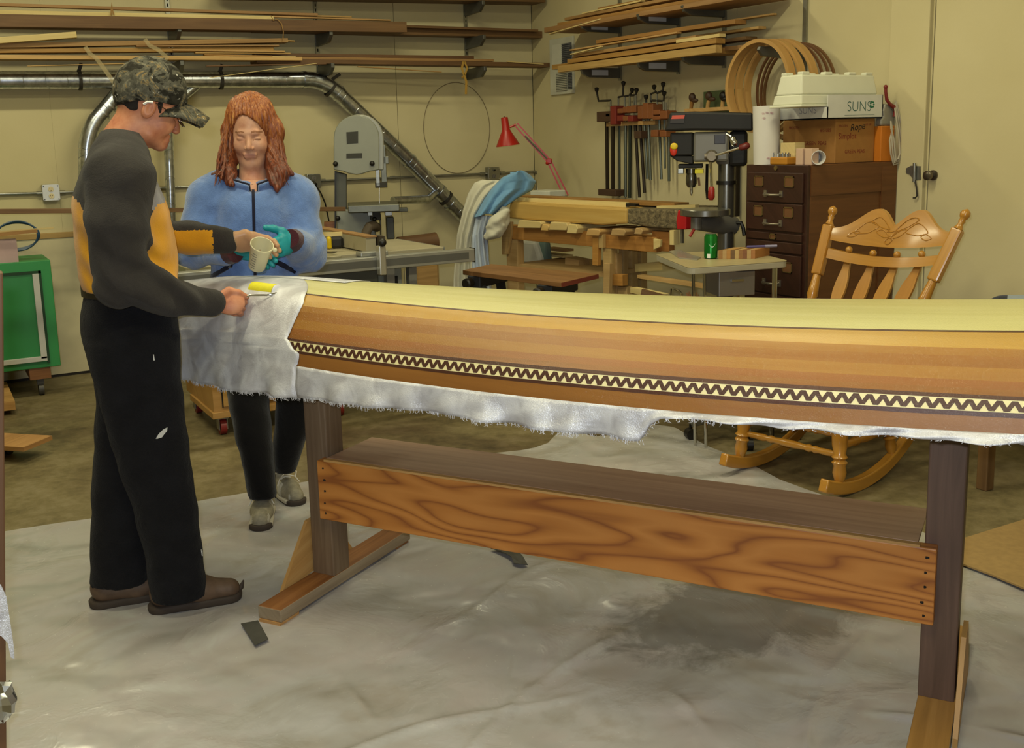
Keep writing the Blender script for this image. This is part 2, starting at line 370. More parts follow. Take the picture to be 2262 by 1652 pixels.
for k, (fr, pts) in LINES.items():
    S = []; Zs = []
    for x, y in pts:
        o = .3*fr
        for _ in range(12):
            q = atp(x, y, LP+PN*o, PN); s_ = (q-LP)@AX; o = fr*hb(s_)
        S.append(s_); Zs.append(q[2])
    cf = np.polyfit(S, Zs, 3 if k == 'acc' else 2)
    FIT[k] = (S[0], S[-1], cf)
def hz(k, s_):
    a, b_, cf = FIT[k]
    if s_ > 2.1:      # past the right edge of the picture: ease the line over to the other stem
        z0 = float(np.polyval(cf, 2.1)); m_ = float(np.polyval(np.polyder(cf), 2.1)); u_ = s_-2.1
        return z0+m_*.4*(1-math.exp(-u_/.4))+(ENDZ[k]-z0-m_*.4)*(u_/(S1-2.1))**3
    if s_ >= a: return float(np.polyval(cf, s_))
    z0 = float(np.polyval(cf, a)); t = (a-s_)/(a-S0); d = -float(np.polyval(np.polyder(cf), a))*(a-S0)
    return z0+d*t*(1-t)**1.0+(ENDZ[k]-z0)*t**2.2
KEY = [('acc', .55), ('p1', .72), ('bt', .935), ('zt', .95), ('zb', .98), ('bb', .985), ('sh', 1.0)]
def section(s_):
    """control points (offset fraction, z) from keel to sheer"""
    za = hz('acc', s_); return [(0, za+.016), (.3, za+.012)]+[(f, hz(k, s_)) for k, f in KEY]
def hull_pt(s_, q, sgn=1, off=0):
    """q 0 keel .. 8 sheer, along control points, smooth in between"""
    P = section(s_); b_ = hb(s_); i = min(int(q), len(P)-2); t = q-i
    a = [np.array([P[j][0]*b_, P[j][1]]) for j in (max(i-1, 0), i, i+1, min(i+2, len(P)-1))]
    if i == 0: a[0] = np.array([-a[2][0], a[2][1]])
    m1 = (a[2]-a[0])*.5; m2 = (a[3]-a[1])*.5; L = np.linalg.norm(a[2]-a[1])
    m1 = m1*min(1, L/(np.linalg.norm(m1)+1e-9)); m2 = m2*min(1, L/(np.linalg.norm(m2)+1e-9))
    h = (2*t**3-3*t**2+1)*a[1]+(t**3-2*t**2+t)*m1+(-2*t**3+3*t**2)*a[2]+(t**3-t**2)*m2
    tg = nrm(a[2]-a[1]); nn = np.array([-tg[1], tg[0]])
    if nn[0] < 0 and i > 1: nn = -nn
    if i <= 1: nn = np.array([0, 1.])
    h = h+nn*off
    return sp(s_, sgn*h[0], h[1])
SS = np.concatenate([np.linspace(S0, 0, 16)[:-1], np.linspace(0, 2.4, 49)[:-1], np.linspace(2.4, S1, 22)])
def strip(name, q0, q1, mt, parent, n=3, th=.006, sgn=1, out=0, s_range=None):
    mb = MB(); rings = []; sl = SS if s_range is None else np.linspace(s_range[0], s_range[1], 40)
    for s_ in sl:
        up = [hull_pt(s_, q, sgn, out) for q in np.linspace(q0, q1, n)]; dn = [hull_pt(s_, q, sgn, out-th) for q in np.linspace(q1, q0, n)]
        rings.append(up+dn if sgn > 0 else (up+dn)[::-1])
    return mb.loft(rings).build(name, mt, parent, angle=60)
def hullwood(name, c1, c2, c3): 
    m_ = wood(name, c1, c2, .45, .55, .05, coat=.6, c3=c3, bmp=.0); b = m_.node_tree.nodes['Principled BSDF']; nt = m_.node_tree
    b.inputs['Coat Roughness'].default_value = .1; b.inputs['Specular IOR Level'].default_value = .3
    mp = coords(nt, 'Object', (1, 1, 1)); n = noise(nt, mp, 300, 2); bp = N(nt, 'ShaderNodeBump'); bp.inputs['Strength'].default_value = .8; bp.inputs['Distance'].default_value = .003
    nt.links.new(n.outputs['Fac'], bp.inputs['Height']); nt.links.new(bp.outputs[0], b.inputs['Coat Normal']); return m_
H_PALE = hullwood('pale_hull_wood', 'd0cb8e', 'c0b976', 'd9d5a2')
H_DARK = hullwood('walnut_strip', '4a2a1e', '38201a', '5a3626')
H_C = [hullwood('cedar_%d' % i, *c) for i, c in enumerate([('b48c42', 'a37a34', 'c09c54'), ('9c6c2e', '865822', 'aa7c3e'), ('926028', '7a4c1c', 'a07036'), ('94602a', '7c4e20', 'a27038'), ("8a5a26", "72461c", "986a34"), ("92622c", "7a4e20", "a0723a")])]
H_LITE = hullwood('maple_band', 'e6dca6', 'd8cb90', 'efe7bd')
cn = thing('cedar_strip_canoe', 'upturned cedar strip canoe hull with pale bottom and zigzag inlay band', 'canoe', sp(1.2, 0, .74))
for sgn in (1, -1):
    cnt = 0
    if sgn > 0:
        mb = MB(); rings = []
        qs = [2, 1.6, 1.2, .8, .4, 0]
        for s_ in SS:
            up = [hull_pt(s_, q, 1) for q in qs]+[hull_pt(s_, q, -1) for q in qs[::-1][1:]]
            dn = [p-V(0, 0, .006) for p in up[::-1]]
            rings.append(up+dn)
        mb.loft(rings).build('bottom_panel', H_PALE, cn, angle=60)
    strip('accent_strip', 2.0, 2.12, H_DARK, cn, 2, sgn=sgn, out=.0006)
    strip('plank', 2.12, 3.0, H_C[0], cn, 4, sgn=sgn)
    e = [3.0, 3.2, 3.42, 3.65, 3.82, 4.0]
    for i in range(5): strip('plank', e[i], e[i+1], H_C[[1, 2, 1, 3, 4][i]], cn, 3, sgn=sgn)
    strip('dark_band', 4, 5, H_DARK, cn, 2, sgn=sgn, out=.0005)
    strip('inlay_band', 5, 6, H_LITE, cn, 3, sgn=sgn)
    strip('dark_band', 6, 7, H_DARK, cn, 2, sgn=sgn, out=.0005)
    strip('plank', 7, 8, H_C[5], cn, 4, sgn=sgn)
LAM = .0285
for i in range(94):
    a0 = .02+i*LAM
    if a0 < -.0: continue
    mb = MB()
    for (sa, ta, sb, tb) in ((0, .9, .5, .1), (.5, .1, 1.0, .9)):
        wd = .40
        lo = [(sa-wd/2, ta), (sa+wd/2, ta), (sb+wd/2, tb), (sb-wd/2, tb)]
        if ta < tb: lo = lo[::-1]
        P = [hull_pt(a0+LAM*x, 5+t, 1, .0009) for x, t in lo]; Q = [hull_pt(a0+LAM*x, 5+t, 1, -.002) for x, t in lo]
        mb.add(P+Q, [(0, 3, 2, 1), (4, 5, 6, 7)]+[(k, (k+1) % 4, 4+(k+1) % 4, 4+k) for k in range(4)])
    mb.build('zigzag_inlay', H_DARK, cn, smooth=False)
MB().loft([[hull_pt(s_, q, sg) for q, sg in ((8, 1), (7.6, 1), (7.6, -1), (8, -1))] for s_ in SS[[0, 1, 2]]]).build('stem', H_DARK, cn) 
# ------------------------------------------------------------------ smooth bodies from distance fields (numpy surface nets)
def A3(*p): return np.asarray(p, np.float32)
def f_rc(a, b, r1, r2, fl=None, fs=1.0):
    a = np.asarray(a, np.float32); b = np.asarray(b, np.float32); ab = b-a; L2 = float(ab@ab)+1e-12
    def d(P):
        Q = P-a
        if fl is not None:
            nn = np.asarray(nrm(fl), np.float32); Q = Q+np.outer(Q@nn, nn)*(1/fs-1)
            AB = ab+nn*float(ab@nn)*(1/fs-1)
        else: AB = ab
        t = np.clip(Q@AB/(float(AB@AB)+1e-12), 0, 1)
        return np.linalg.norm(Q-t[:, None]*AB, axis=1)-(r1+(r2-r1)*t)
    return d
def f_el(c, rad, R=None):
    c = np.asarray(c, np.float32); rad = np.asarray(rad, np.float32); R = np.eye(3, dtype=np.float32) if R is None else np.asarray(R, np.float32)
    def d(P):
        q = (P-c)@R; k0 = np.linalg.norm(q/rad, axis=1); k1 = np.linalg.norm(q/rad**2, axis=1)+1e-6; return k0*(k0-1)/k1
    return d
def f_stack(rows, p=2.3):
    """rows: (z, ca, ha, cb, hb) elliptical sections"""
    R = np.array(sorted(rows), np.float32); zz = np.linspace(R[0, 0], R[-1, 0], 200)
    cols = []
    for i in range(1, 5):
        y = np.interp(zz, R[:, 0], R[:, i]); k = 9; yp = np.pad(y, k, mode='edge'); cols.append(np.convolve(yp, np.ones(2*k+1)/(2*k+1), 'valid').astype(np.float32))
    def d(P):
        z = P[:, 2]; ca, ha, cb, hb_ = (np.interp(z, zz, c_).astype(np.float32) for c_ in cols)
        k = (np.abs((P[:, 0]-ca)/ha)**p+np.abs((P[:, 1]-cb)/hb_)**p)**(1/p)
        dd = (k-1)*np.minimum(ha, hb_)
        return np.maximum(dd, np.maximum(z-R[-1, 0], R[0, 0]-z))
    return d
def smin(a, b, k):
    if k <= 0: return np.minimum(a, b)
    h = np.maximum(k-np.abs(a-b), 0)/k; return np.minimum(a, b)-h*h*k*.25
def union(parts):
    """parts: list of (f, k) or (f, k, '-')"""
    def d(P):
        r = None
        for it in parts:
            v = it[0](P)
            if r is None: r = v
            elif len(it) > 2 and it[2] == '-':
                r = -smin(-r, v, it[1])
            else: r = smin(r, v, it[1])
        return r
    return d
def chain(pts, rad, k=.01, fl=None, fs=1.0): return [(f_rc(pts[i], pts[i+1], rad[i], rad[i+1], fl, fs), k) for i in range(len(pts)-1)]
def snet(f, lo, hi, h):
    lo = np.asarray(lo, float); hi = np.asarray(hi, float); B = 6
    nb = np.ceil((hi-lo)/(h*B)).astype(int)+1; n = nb*B
    ctr = np.stack(np.meshgrid(*[lo[i]+(np.arange(nb[i])*B+(B-1)/2)*h for i in range(3)], indexing='ij'), -1).reshape(-1, 3).astype(np.float32)
    dc = f(ctr); act = np.abs(dc) < h*B*1.35
    Vv = np.repeat(np.repeat(np.repeat(np.where(dc < 0, -1., 1.).reshape(nb).astype(np.float32), B, 0), B, 1), B, 2)
    loc = np.stack(np.meshgrid(*[np.arange(B)]*3, indexing='ij'), -1).reshape(-1, 3)
    bi = np.stack(np.unravel_index(np.nonzero(act)[0], nb), -1)*B
    idx = (bi[:, None, :]+loc[None]).reshape(-1, 3)
    val = f((lo+idx*h).astype(np.float32)); Vv[idx[:, 0], idx[:, 1], idx[:, 2]] = val
    s_ = Vv < 0
    c8 = [(i, j, k) for i in (0, 1) for j in (0, 1) for k in (0, 1)]
    cnt = sum(s_[i:n[0]-1+i, j:n[1]-1+j, k:n[2]-1+k].astype(np.int8) for i, j, k in c8)
    cells = np.argwhere((cnt > 0) & (cnt < 8))
    ids = -np.ones(cnt.shape, np.int32); ids[cells[:, 0], cells[:, 1], cells[:, 2]] = np.arange(len(cells))
    cv = np.stack([Vv[cells[:, 0]+i, cells[:, 1]+j, cells[:, 2]+k] for i, j, k in c8], 1)
    acc = np.zeros((len(cells), 3)); num = np.zeros(len(cells))
    for x in range(8):
        for y in range(x+1, 8):
            dlt = np.array(c8[y])-np.array(c8[x])
            if dlt.sum() != 1 or (dlt < 0).any(): continue
            a, b = cv[:, x], cv[:, y]; mk = (a < 0) != (b < 0); t = np.where(mk, a/(a-b+1e-12), 0)
            acc += np.where(mk[:, None], np.array(c8[x])+t[:, None]*dlt, 0); num += mk
    vt = lo+(cells+acc/num[:, None])*h
    faces = []
    for ax in range(3):
        u, v = [(1, 2), (2, 0), (0, 1)][ax]
        sl0 = [slice(None)]*3; sl1 = [slice(None)]*3; sl0[ax] = slice(0, -1); sl1[ax] = slice(1, None)
        ch = s_[tuple(sl0)] != s_[tuple(sl1)]; E = np.argwhere(ch)
        E = E[(E[:, u] > 0) & (E[:, v] > 0)]
        for q in range(3):
            E = E[E[:, q] < cnt.shape[q]]
        du = np.eye(3, dtype=int)[u]; dv = np.eye(3, dtype=int)[v]
        g = lambda e: ids[e[:, 0], e[:, 1], e[:, 2]]
        Q = np.stack([g(E-du-dv), g(E-dv), g(E), g(E-du)], 1)
        inside = s_[E[:, 0], E[:, 1], E[:, 2]]
        Q[~inside] = Q[~inside][:, ::-1]
        faces.append(Q[(Q >= 0).all(1)])
    return vt, np.concatenate(faces)
class Frame:
    def __init__(s, O, px):
        s.O = np.asarray(O, float); d = ray(px, 800); s.e2 = nrm((d[0], d[1], 0)); s.e1 = np.array([s.e2[1], -s.e2[0], 0.])
        s.R = basis(s.e1, s.e2, (0, 0, 1.))
    def l(s, px, py, b=0.):
        q = atp(px, py, s.O+s.e2*b, s.e2)-s.O; return np.array([q@s.e1, b, q[2]])
    def w(s, P): return s.O+np.asarray(P)@s.R.T
    def row(s, py, xl, xr, cb, hb_, cbx=None):
        A, B = s.l(xl, py, cb), s.l(xr, py, cb); return (A[2], (A[0]+B[0])/2, (B[0]-A[0])/2, cb, hb_)
    def mesh(s, name, f, lo, hi, h, mats, parent, colfn=None, extra=None):
        pats = [(f, lo, hi, h)]+(extra or []); V_ = []; F_ = []; nb = 0
        for (ff, a, b, hh) in pats:
            v, fc = snet(ff, a, b, hh); V_.append(v); F_.append(fc+nb); nb += len(v)
        v = np.concatenate(V_); fc = np.concatenate(F_)
        me = bpy.data.meshes.new(name); wv = s.w(v)-(ORG[parent] if parent else s.O)
        me.from_pydata(wv.tolist(), [], fc.tolist())
        for mt in (mats if isinstance(mats, (list, tuple)) else [mats]): me.materials.append(mt)
        if colfn is not None: me.polygons.foreach_set('material_index', colfn(v[fc].mean(1)).astype(np.int32))
        me.shade_smooth(); me.update()
        o = bpy.data.objects.new(name, me); C.objects.link(o); o.parent = parent; ORG[o] = ORG[parent]
        return o
    def mb(s, fn=None): return LMB(s)
class LMB(MB):
    """mesh builder in the local axes of a figure"""
    def __init__(s, fr): MB.__init__(s); s.fr = fr
    def build(s, *a, **k):
        s.v = [tuple(p) for p in s.fr.w(np.array(s.v, float))]; return MB.build(s, *a, **k)
def skin(name, c1, c2, c3):
    m, nt, b = base(name, c1, .5, spec=.4); b.inputs['Subsurface Weight'].default_value = .0; b.inputs['Subsurface Radius'].default_value = (.01, .004, .002); b.inputs['Subsurface Scale'].default_value = .5
    mp = coords(nt, 'Object', (1, 1, 1)); n = noise(nt, mp, 22, 4, .6); r = ramp(nt, [(.32, c2), (.5, c1), (.7, c3)]); nt.links.new(n.outputs['Fac'], r.inputs[0]); nt.links.new(r.outputs[0], b.inputs['Base Color'])
    return m
def cloth(name, col, mott=.12, scale=18, rough=.9, bmp=.25, sheen=.3):
    m, nt, b = base(name, col, rough, spec=.15, sheen=sheen); b.inputs['Sheen Roughness'].default_value = .5
    mp = coords(nt, 'Object', (1, 1, 1)); n = noise(nt, mp, scale, 5); n2 = noise(nt, mp, 300, 3); n3 = noise(nt, mp, 9, 3, .5, 1.2)
    c0 = np.array(lin(col)[:3]); r = N(nt, 'ShaderNodeValToRGB'); e = r.color_ramp.elements; e[0].position = .3; e[1].position = .72
    e[0].color = tuple(c0*(1-mott))+(1,); e[1].color = tuple(np.minimum(c0*(1+mott), 1))+(1,)
    nt.links.new(n.outputs['Fac'], r.inputs[0]); nt.links.new(r.outputs[0], b.inputs['Base Color'])
    ad = N(nt, 'ShaderNodeMath', operation='MULTIPLY_ADD'); nt.links.new(n3.outputs['Fac'], ad.inputs[0]); ad.inputs[1].default_value = 4; nt.links.new(n2.outputs['Fac'], ad.inputs[2])
    bump(nt, b, ad.outputs[0], bmp, .006); return m
def wrinkle(P, amp, sc, seed=0):
    a = np.sin(P[:, 0]*sc+2.1*np.sin(P[:, 2]*sc*.7+seed)+seed)*np.sin(P[:, 2]*sc*.9+1.7*np.sin(P[:, 1]*sc*.8+seed*2)+.5)
    return amp*a
SKIN_M = skin('ruddy_skin', 'b87858', 'a5634a', 'c68a68')
SKIN_W = skin('fair_skin', 'c08f74', 'b27c64', 'cd9f84')
# ================================================================== the man
_a, _b = atz(430, 1350, 0), atz(262, 1320, 0)
MF = Frame((_a+_b)/2, 330)
man = thing('person', 'man in camouflage cap and grey and yellow shirt rolling resin onto the hull', 'person', MF.O)
L = MF.l
# --- trousers
hips = [MF.row(y, a, b, 0, w_) for y, a, b, w_ in ((632, 188, 384, .155), (660, 184, 386, .165), (700, 176, 391, .175), (735, 179, 395, .18), (770, 188, 397, .18), (800, 196, 398, .175), (830, 204, 399, .165))]
nleg = [MF.row(y, a, b, c_, w_) for y, a, b, c_, w_ in ((760, 190, 396, -.085, .09), (800, 198, 398, -.085, .092), (850, 210, 402, -.085, .09), (900, 222, 409, -.08, .088), (1000, 250, 420, -.075, .082), (1100, 286, 432, -.07, .08), (1200, 314, 445, -.065, .082), (1280, 328, 456, -.06, .086), (1322, 333, 461, -.06, .088))]
fleg = [MF.row(y, a, b, c_, w_) for y, a, b, c_, w_ in ((760, 200, 390, .085, .09), (820, 207, 385, .085, .09), (880, 212, 370, .085, .088), (1000, 205, 355, .08, .082), (1100, 203, 345, .075, .08), (1200, 201, 335, .07, .082), (1292, 199, 330, .06, .086))]
_tr = union([(f_stack(hips), 0), (f_stack(nleg), .02), (f_stack(fleg), .02)])
trous = lambda P: _tr(P)+wrinkle(P, .0035, 22, 1)*np.clip((L(0, 780)[2]+.2-P[:, 2])*3, .25, 1)
CL_BLK = cloth('black_trouser_cloth', '131317', .25, 14, .9, .5, .05)
tr = MF.mesh('trousers', trous, (-.4, -.3, -.02), (.4, .3, 1.1), .009, CL_BLK, man)
# paint smear and specks on the trousers: shallow dried patches
PAINT = mat('dried_paint', 'b8b8b4', .7)
def msurf(px, py):
    bs = np.linspace(-.32, .2, 400); P = np.array([L(px, py, b) for b in bs], np.float32); return float(bs[np.argmax(trous(P) < 0)])
def patch(px, py, b, pts, parent, mt=PAINT, nm='paint_mark', th=.003):
    mb = LMB(MF); q = [L(px+dx, py+dy, b) for dx, dy in pts]; mb.prism(q, (0, .012, 0)); return mb.build(nm, mt, parent, smooth=False)
patch(356, 957, msurf(356, 957)-.002, [(-12, 12), (-6, 2), (4, -8), (14, -13), (13, -5), (6, 3), (2, 9), (-8, 12)], tr)
patch(339, 790, msurf(339, 790)-.002, [(-1, -7), (1, -7), (3, 6), (0, 6)], tr)
patch(446, 1222, msurf(440, 1222)-.002, [(-2, -6), (1, -6), (2, 6), (0, 6)], tr)
mbb = LMB(MF); rr = [];
for th in np.linspace(0, 2*math.pi, 40, endpoint=False): rr.append(th)
_bz = L(0, 652)[2]; ca, ha = (L(186, 652)[0]+L(385, 652)[0])/2, (L(385, 652)[0]-L(186, 652)[0])/2+.006
mbb.ribbon([np.array([ca+ha*math.cos(t)*1.0, .168*math.sin(t), _bz]) for t in list(rr)+[0.0]], .034, .006, (0, 0, 1)); mbb.build('belt', mat('belt_leather', '15120f', .5), tr)
# --- shoes
BROWN_SH = mat('worn_leather', '5a4636', .6, 0, .25, 30); SOLE_SH = mat('shoe_sole', '3a3028', .8)
def shoe(xh, xt, y0, y1, b, nm='shoe'):
    h0, t0 = L(xh, y0, b), L(xt, y1, b); x0, x1 = h0[0], t0[0]; ln = x1-x0
    up = union([(f_rc((x0+.045, b, .07), (x0+.05, b, .11), .04, .038), 0), (f_rc((x0+.05, b, .055), (x0+ln*.55, b, .055), .042, .046), .02), (f_rc((x0+ln*.55, b, .05), (x1-.045, b, .04), .045, .036, (0, 0, 1), .95), .02)])
    fsole = lambda P: np.maximum(union([(f_rc((x0+.04, b, .02), (x0+ln*.5, b, .02), .046, .042), 0), (f_rc((x0+ln*.5, b, .02), (x1-.05, b, .022), .046, .047), .01)])(P), np.maximum(P[:, 2]-.03, .001-P[:, 2]))
    fup = lambda P: np.maximum(up(P), .02-P[:, 2])
    s_ = MF.mesh(nm, fup, (x0-.03, b-.08, 0), (x1+.03, b+.08, .17), .005, BROWN_SH, man)
    MF.mesh('sole', fsole, (x0-.03, b-.08, -.005), (x1+.03, b+.08, .05), .005, SOLE_SH, s_)
    return s_
n1 = shoe(331, 540, 1352, 1345, -.06); n2 = shoe(199, 392, 1322, 1318, .06)
mb = LMB(MF); e = L(540, 1345, -.06)[0]; mb.tube([(e-.02, -.06, .03), (e-.004, -.06, .04), (e+.004, -.06, .062)], [.012, .009, .002], 6); mb.build('loose_toe_welt', SOLE_SH, n1)
# --- shirt
torso = [MF.row(y, a, b, 0, w_) for y, a, b, w_ in ((640, 182, 388, .165), (615, 176, 394, .17), (575, 167, 394, .172), (520, 161, 385, .175), (470, 157, 372, .18), (430, 160, 358, .19), (395, 170, 343, .2), (365, 184, 334, .19), (340, 196, 322, .15), (318, 208, 318, .1), (300, 216, 312, .078))]
fT = f_stack(torso)
shN, elN, wrN = L(266, 392, -.2), L(268, 618, -.23), L(466, 670, -.12)
slN = union(chain([L(262, 350, -.12), shN, L(262, 500, -.235), elN], [.075, .088, .083, .074], .03)+chain([elN, L(330, 640, -.22), L(400, 656, -.17), wrN], [.072, .064, .052, .043], .03))
cut = f_rc(wrN, wrN+(wrN-L(400, 656, -.17)), .06, .06)
shF, elF, wrF = L(270, 390, .2), L(330, 520, .27), L(500, 533, .12)
slF = union(chain([L(262, 350, .12), shF, elF], [.075, .085, .07], .03)+chain([elF, L(420, 525, .2), wrF], [.062, .05, .043], .03))
_sh = union([(fT, 0), (slN, .07), (slF, .06)])
elb = elN
def shirt(P):
    d = _sh(P); near = np.exp(-np.sum((P-elN.astype(np.float32))**2, 1)/.02)+np.exp(-np.sum((P-L(380, 645, -.19).astype(np.float32))**2, 1)/.012)
    return d+wrinkle(P, .0035, 26, 2)+near*.009*np.sin((P[:, 0]*.8+P[:, 2]*.9)*62+1.5*np.sin(P[:, 1]*30))+wrinkle(P, .003, 14, 9)
SH_DK = cloth('charcoal_shirt_knit', '353230', .14, 10, .95, .4, .08); SH_YE = cloth('mustard_yellow_knit', 'cf9420', .1, 10, .9, .25, .2); SH_GR = cloth('grey_print_patch', '75727a', .1, 20)
ybound = [(150, 423), (181, 445), (200, 490), (240, 560), (318, 536), (330, 470), (345, 448), (375, 440)]
bx = [L(x, y)[0] for x, y in ybound]; bz = [L(x, y)[2] for x, y in ybound]
cuffx = L(468, 540, .15)[0]
def shcol(cn_):
    P = cn_.astype(np.float32); dN, dT, dF = slN(P), fT(P), slF(P); out = np.zeros(len(P), int)
    bel = (dT <= dN+.004) & (P[:, 2] < np.interp(P[:, 0], bx, bz)) & (dT <= dF+.004); out[bel] = 1
    gr = (dT <= dN+.004) & (~bel) & (P[:, 0] > L(328, 430)[0]) & (P[:, 2] < L(0, 402)[2]) & (P[:, 2] > L(0, 470)[2]); out[gr] = 2
    fy = (dF < dT) & (dF < dN) & (P[:, 0] < cuffx) & (P[:, 2] < L(0, 527, .2)[2]); out[fy] = 1
    return out
sh = MF.mesh('shirt', shirt, (-.4, -.4, .78), (.45, .42, 1.62), .0075, [SH_DK, SH_YE, SH_GR], man, shcol)
for (x0, y0, x1, y1) in ((341, 406, 345, 402), (339, 419, 343, 411), (327, 447, 342, 441)):
    mb = LMB(MF); mb.tube([L(x0, y0, -.06-.02*(x1 < 343)), L((x0+x1)/2+1, (y0+y1)/2, -.085), L(x1, y1, -.06)], .003, 6); mb.build('printed_line', mat('white_print', 'd8d8dc', .8), sh)
# --- body: head, neck, hands and the torso under the clothes, one mesh
PT = math.radians(27)
hF = V(math.cos(PT), 0, -math.sin(PT)); hU = V(math.sin(PT), 0, math.cos(PT)); hR = basis(hF, (0, 1, 0), hU)
TW = math.radians(-10)  # head turned a little to the camera
def hd(px, py, b=0): return L(px, py, b)
cr = L(331, 208)
headp = [(f_el(cr, (.099, .078, .095), hR), 0),
 (f_el(L(350, 262), (.048, .06, .074), hR), .03),
 (f_rc(L(330, 296, -.042), L(352, 316, -.012), .024, .018), .03), (f_rc(L(330, 296, .042), L(352, 316, .012), .024, .018), .03),
 (f_el(L(353, 318), (.019, .024, .017), hR), .015),
 (f_rc(L(394, 256, -.026), L(396, 255, .026), .012, .012), .012),
 (f_rc(L(389, 264), L(389, 288), .008, .0125), .007), (f_el(L(387, 291, -.009), (.009, .006, .006)), .006), (f_el(L(387, 291, .009), (.009, .006, .006)), .006),
 (f_el(L(387, 270, -.031), (.012, .016, .012)), .008, '-'), (f_el(L(387, 270, .031), (.012, .016, .012)), .008, '-'),
 (f_el(L(379, 271, -.031), (.013, .013, .012)), .003), (f_el(L(379, 271, .031), (.013, .013, .012)), .003),
 (f_el(L(362, 280, -.04), (.028, .018, .024)), .02), (f_el(L(362, 280, .04), (.028, .018, .024)), .02),
 (f_rc(L(371, 303, -.018), L(371, 303, .018), .0085, .0085), .008), (f_rc(L(367, 311, -.016), L(367, 311, .016), .009, .009), .007),
 (f_rc(L(376, 307, -.022), L(376, 307, .022), .0028, .0028), .003, '-'),
 (f_el(L(329, 240, -.078), (.019, .010, .031), hR), .005), (f_el(L(331, 239, -.089), (.010, .007, .019), hR), .004, '-'), (f_el(L(328, 239, .076), (.017, .008, .029), hR), .006),
 (f_rc(L(304, 262), L(258, 338), .060, .069), .03)]
fh = union(headp)
def hand(wr, dirv, side, nrml, spec, k=.006, palm=(.046, .041, .016), arm=None):
    """wr wrist, dirv towards the knuckles, side towards the index finger, nrml out of the back of the hand; spec: finger curls"""
    dirv, side, nrml = nrm(dirv), nrm(side), nrm(nrml)
    pc = wr+dirv*.05; ar = wr-dirv*.05 if arm is None else wr+nrm(np.asarray(arm)-wr)*.06; parts = [(f_rc(ar, wr, .025, .027), 0), (f_el(pc, palm, basis(dirv, side, nrml)), .02)]
    for i, (off, ln, c1, c2, c3) in enumerate(spec['f']):
        p = wr+dirv*(.085-abs(off-.01)*.18)+side*off; an = 0; pts = [wr+dirv*.045+side*off*.8, p]
        for seg, cu in zip((.44, .31, .25), (c1, c2, c3)):
            an += math.radians(cu); p = p+(dirv*math.cos(an)-nrml*math.sin(an))*ln*seg+side*spec.get('spread', 0)*off*seg; pts.append(p)
        parts += chain(pts, [.009, .0095, .0088, .008, .007], k)
    t = [wr+dirv*.02+side*.02]+[wr+dirv*a+side*b-nrml*c_ for a, b, c_ in spec['t']]
    parts += chain(t, [.015, .0135, .0105, .0085][:len(t)], k*1.3)
    return parts
# near hand: fist around the roller handle
HN = L(474, 667, -.115)
gd = nrm(L(534, 664, -.10)-HN)
hn = hand(HN, nrm(gd+V(0, 0, -.12)), V(.1, .25, 1), V(-.05, -1, .35), k=.0035, palm=(.044, .038, .015), spec=dict(f=[(.027, .085, 62, 85, 50), (.009, .092, 68, 88, 55), (-.010, .086, 74, 88, 55), (-.027, .068, 80, 88, 55)], t=[(.045, .038, .0), (.076, .033, -.006), (.102, .022, -.004)]), arm=L(400, 656, -.17))
# far hand: holds the cup from the left, palm towards it
HF = L(507, 532, .115)
hf = hand(HF, V(1, .05, -.12), V(.05, -.45, .9), V(-.15, .85, .5), dict(f=[(.027, .088, 18, 30, 30), (.009, .094, 16, 32, 30), (-.010, .088, 16, 34, 30), (-.027, .07, 18, 36, 30)], t=[(.05, .03, .0), (.075, .012, .012), (.098, -.012, .02)]), arm=L(420, 525, .2))
fN, fF = union(hn), union(hf)
core = union([(f_stack([(z, c_, h_*.85, cb, w_*.85) for z, c_, h_, cb, w_ in torso]), 0)]+chain([shN, elN, wrN], [.04, .03, .022], .03)+chain([shF, L(300, 470, .25), L(400, 528, .21), wrF], [.04, .028, .024, .022], .03)+[(f_stack([(z, c_, h_*.8, cb, w_*.8) for z, c_, h_, cb, w_ in hips]), .03), (f_stack([(z, c_, h_*.7, cb, w_*.7) for z, c_, h_, cb, w_ in nleg]), .03), (f_stack([(z, c_, h_*.7, cb, w_*.7) for z, c_, h_, cb, w_ in fleg]), .03)])
MF.mesh('body', core, (-.4, -.38, .03), (.45, .4, 1.56), .016, [SKIN_M], man, None,
        extra=[(fh, (-.22, -.13, 1.38), (.2, .13, 1.82), .0032), (fN, HN-.11, HN+.15, .0032), (fF, HF-.11, HF+.17, .0032)])
GLV = base('clear_vinyl_glove', 'd8b488', .35)[0]
gb = GLV.node_tree.nodes['Principled BSDF']; gb.inputs['Alpha'].default_value = .45
fFg = lambda P: fF(P)-.0016
MF.mesh('disposable_glove', lambda P: np.maximum(fFg(P), HF[0]-.012-P[:, 0]), HF-.11, HF+.17, .004, GLV, man)
mb = LMB(MF); mb.tube([HF+V(.0, .026*math.cos(t), .03*math.sin(t)) for t in np.linspace(0, 2*math.pi, 14, endpoint=False)], .002, 6, closed=True); mb.build('glove_cuff', mat('glove_cuff', 'e0cfae', .4), man)
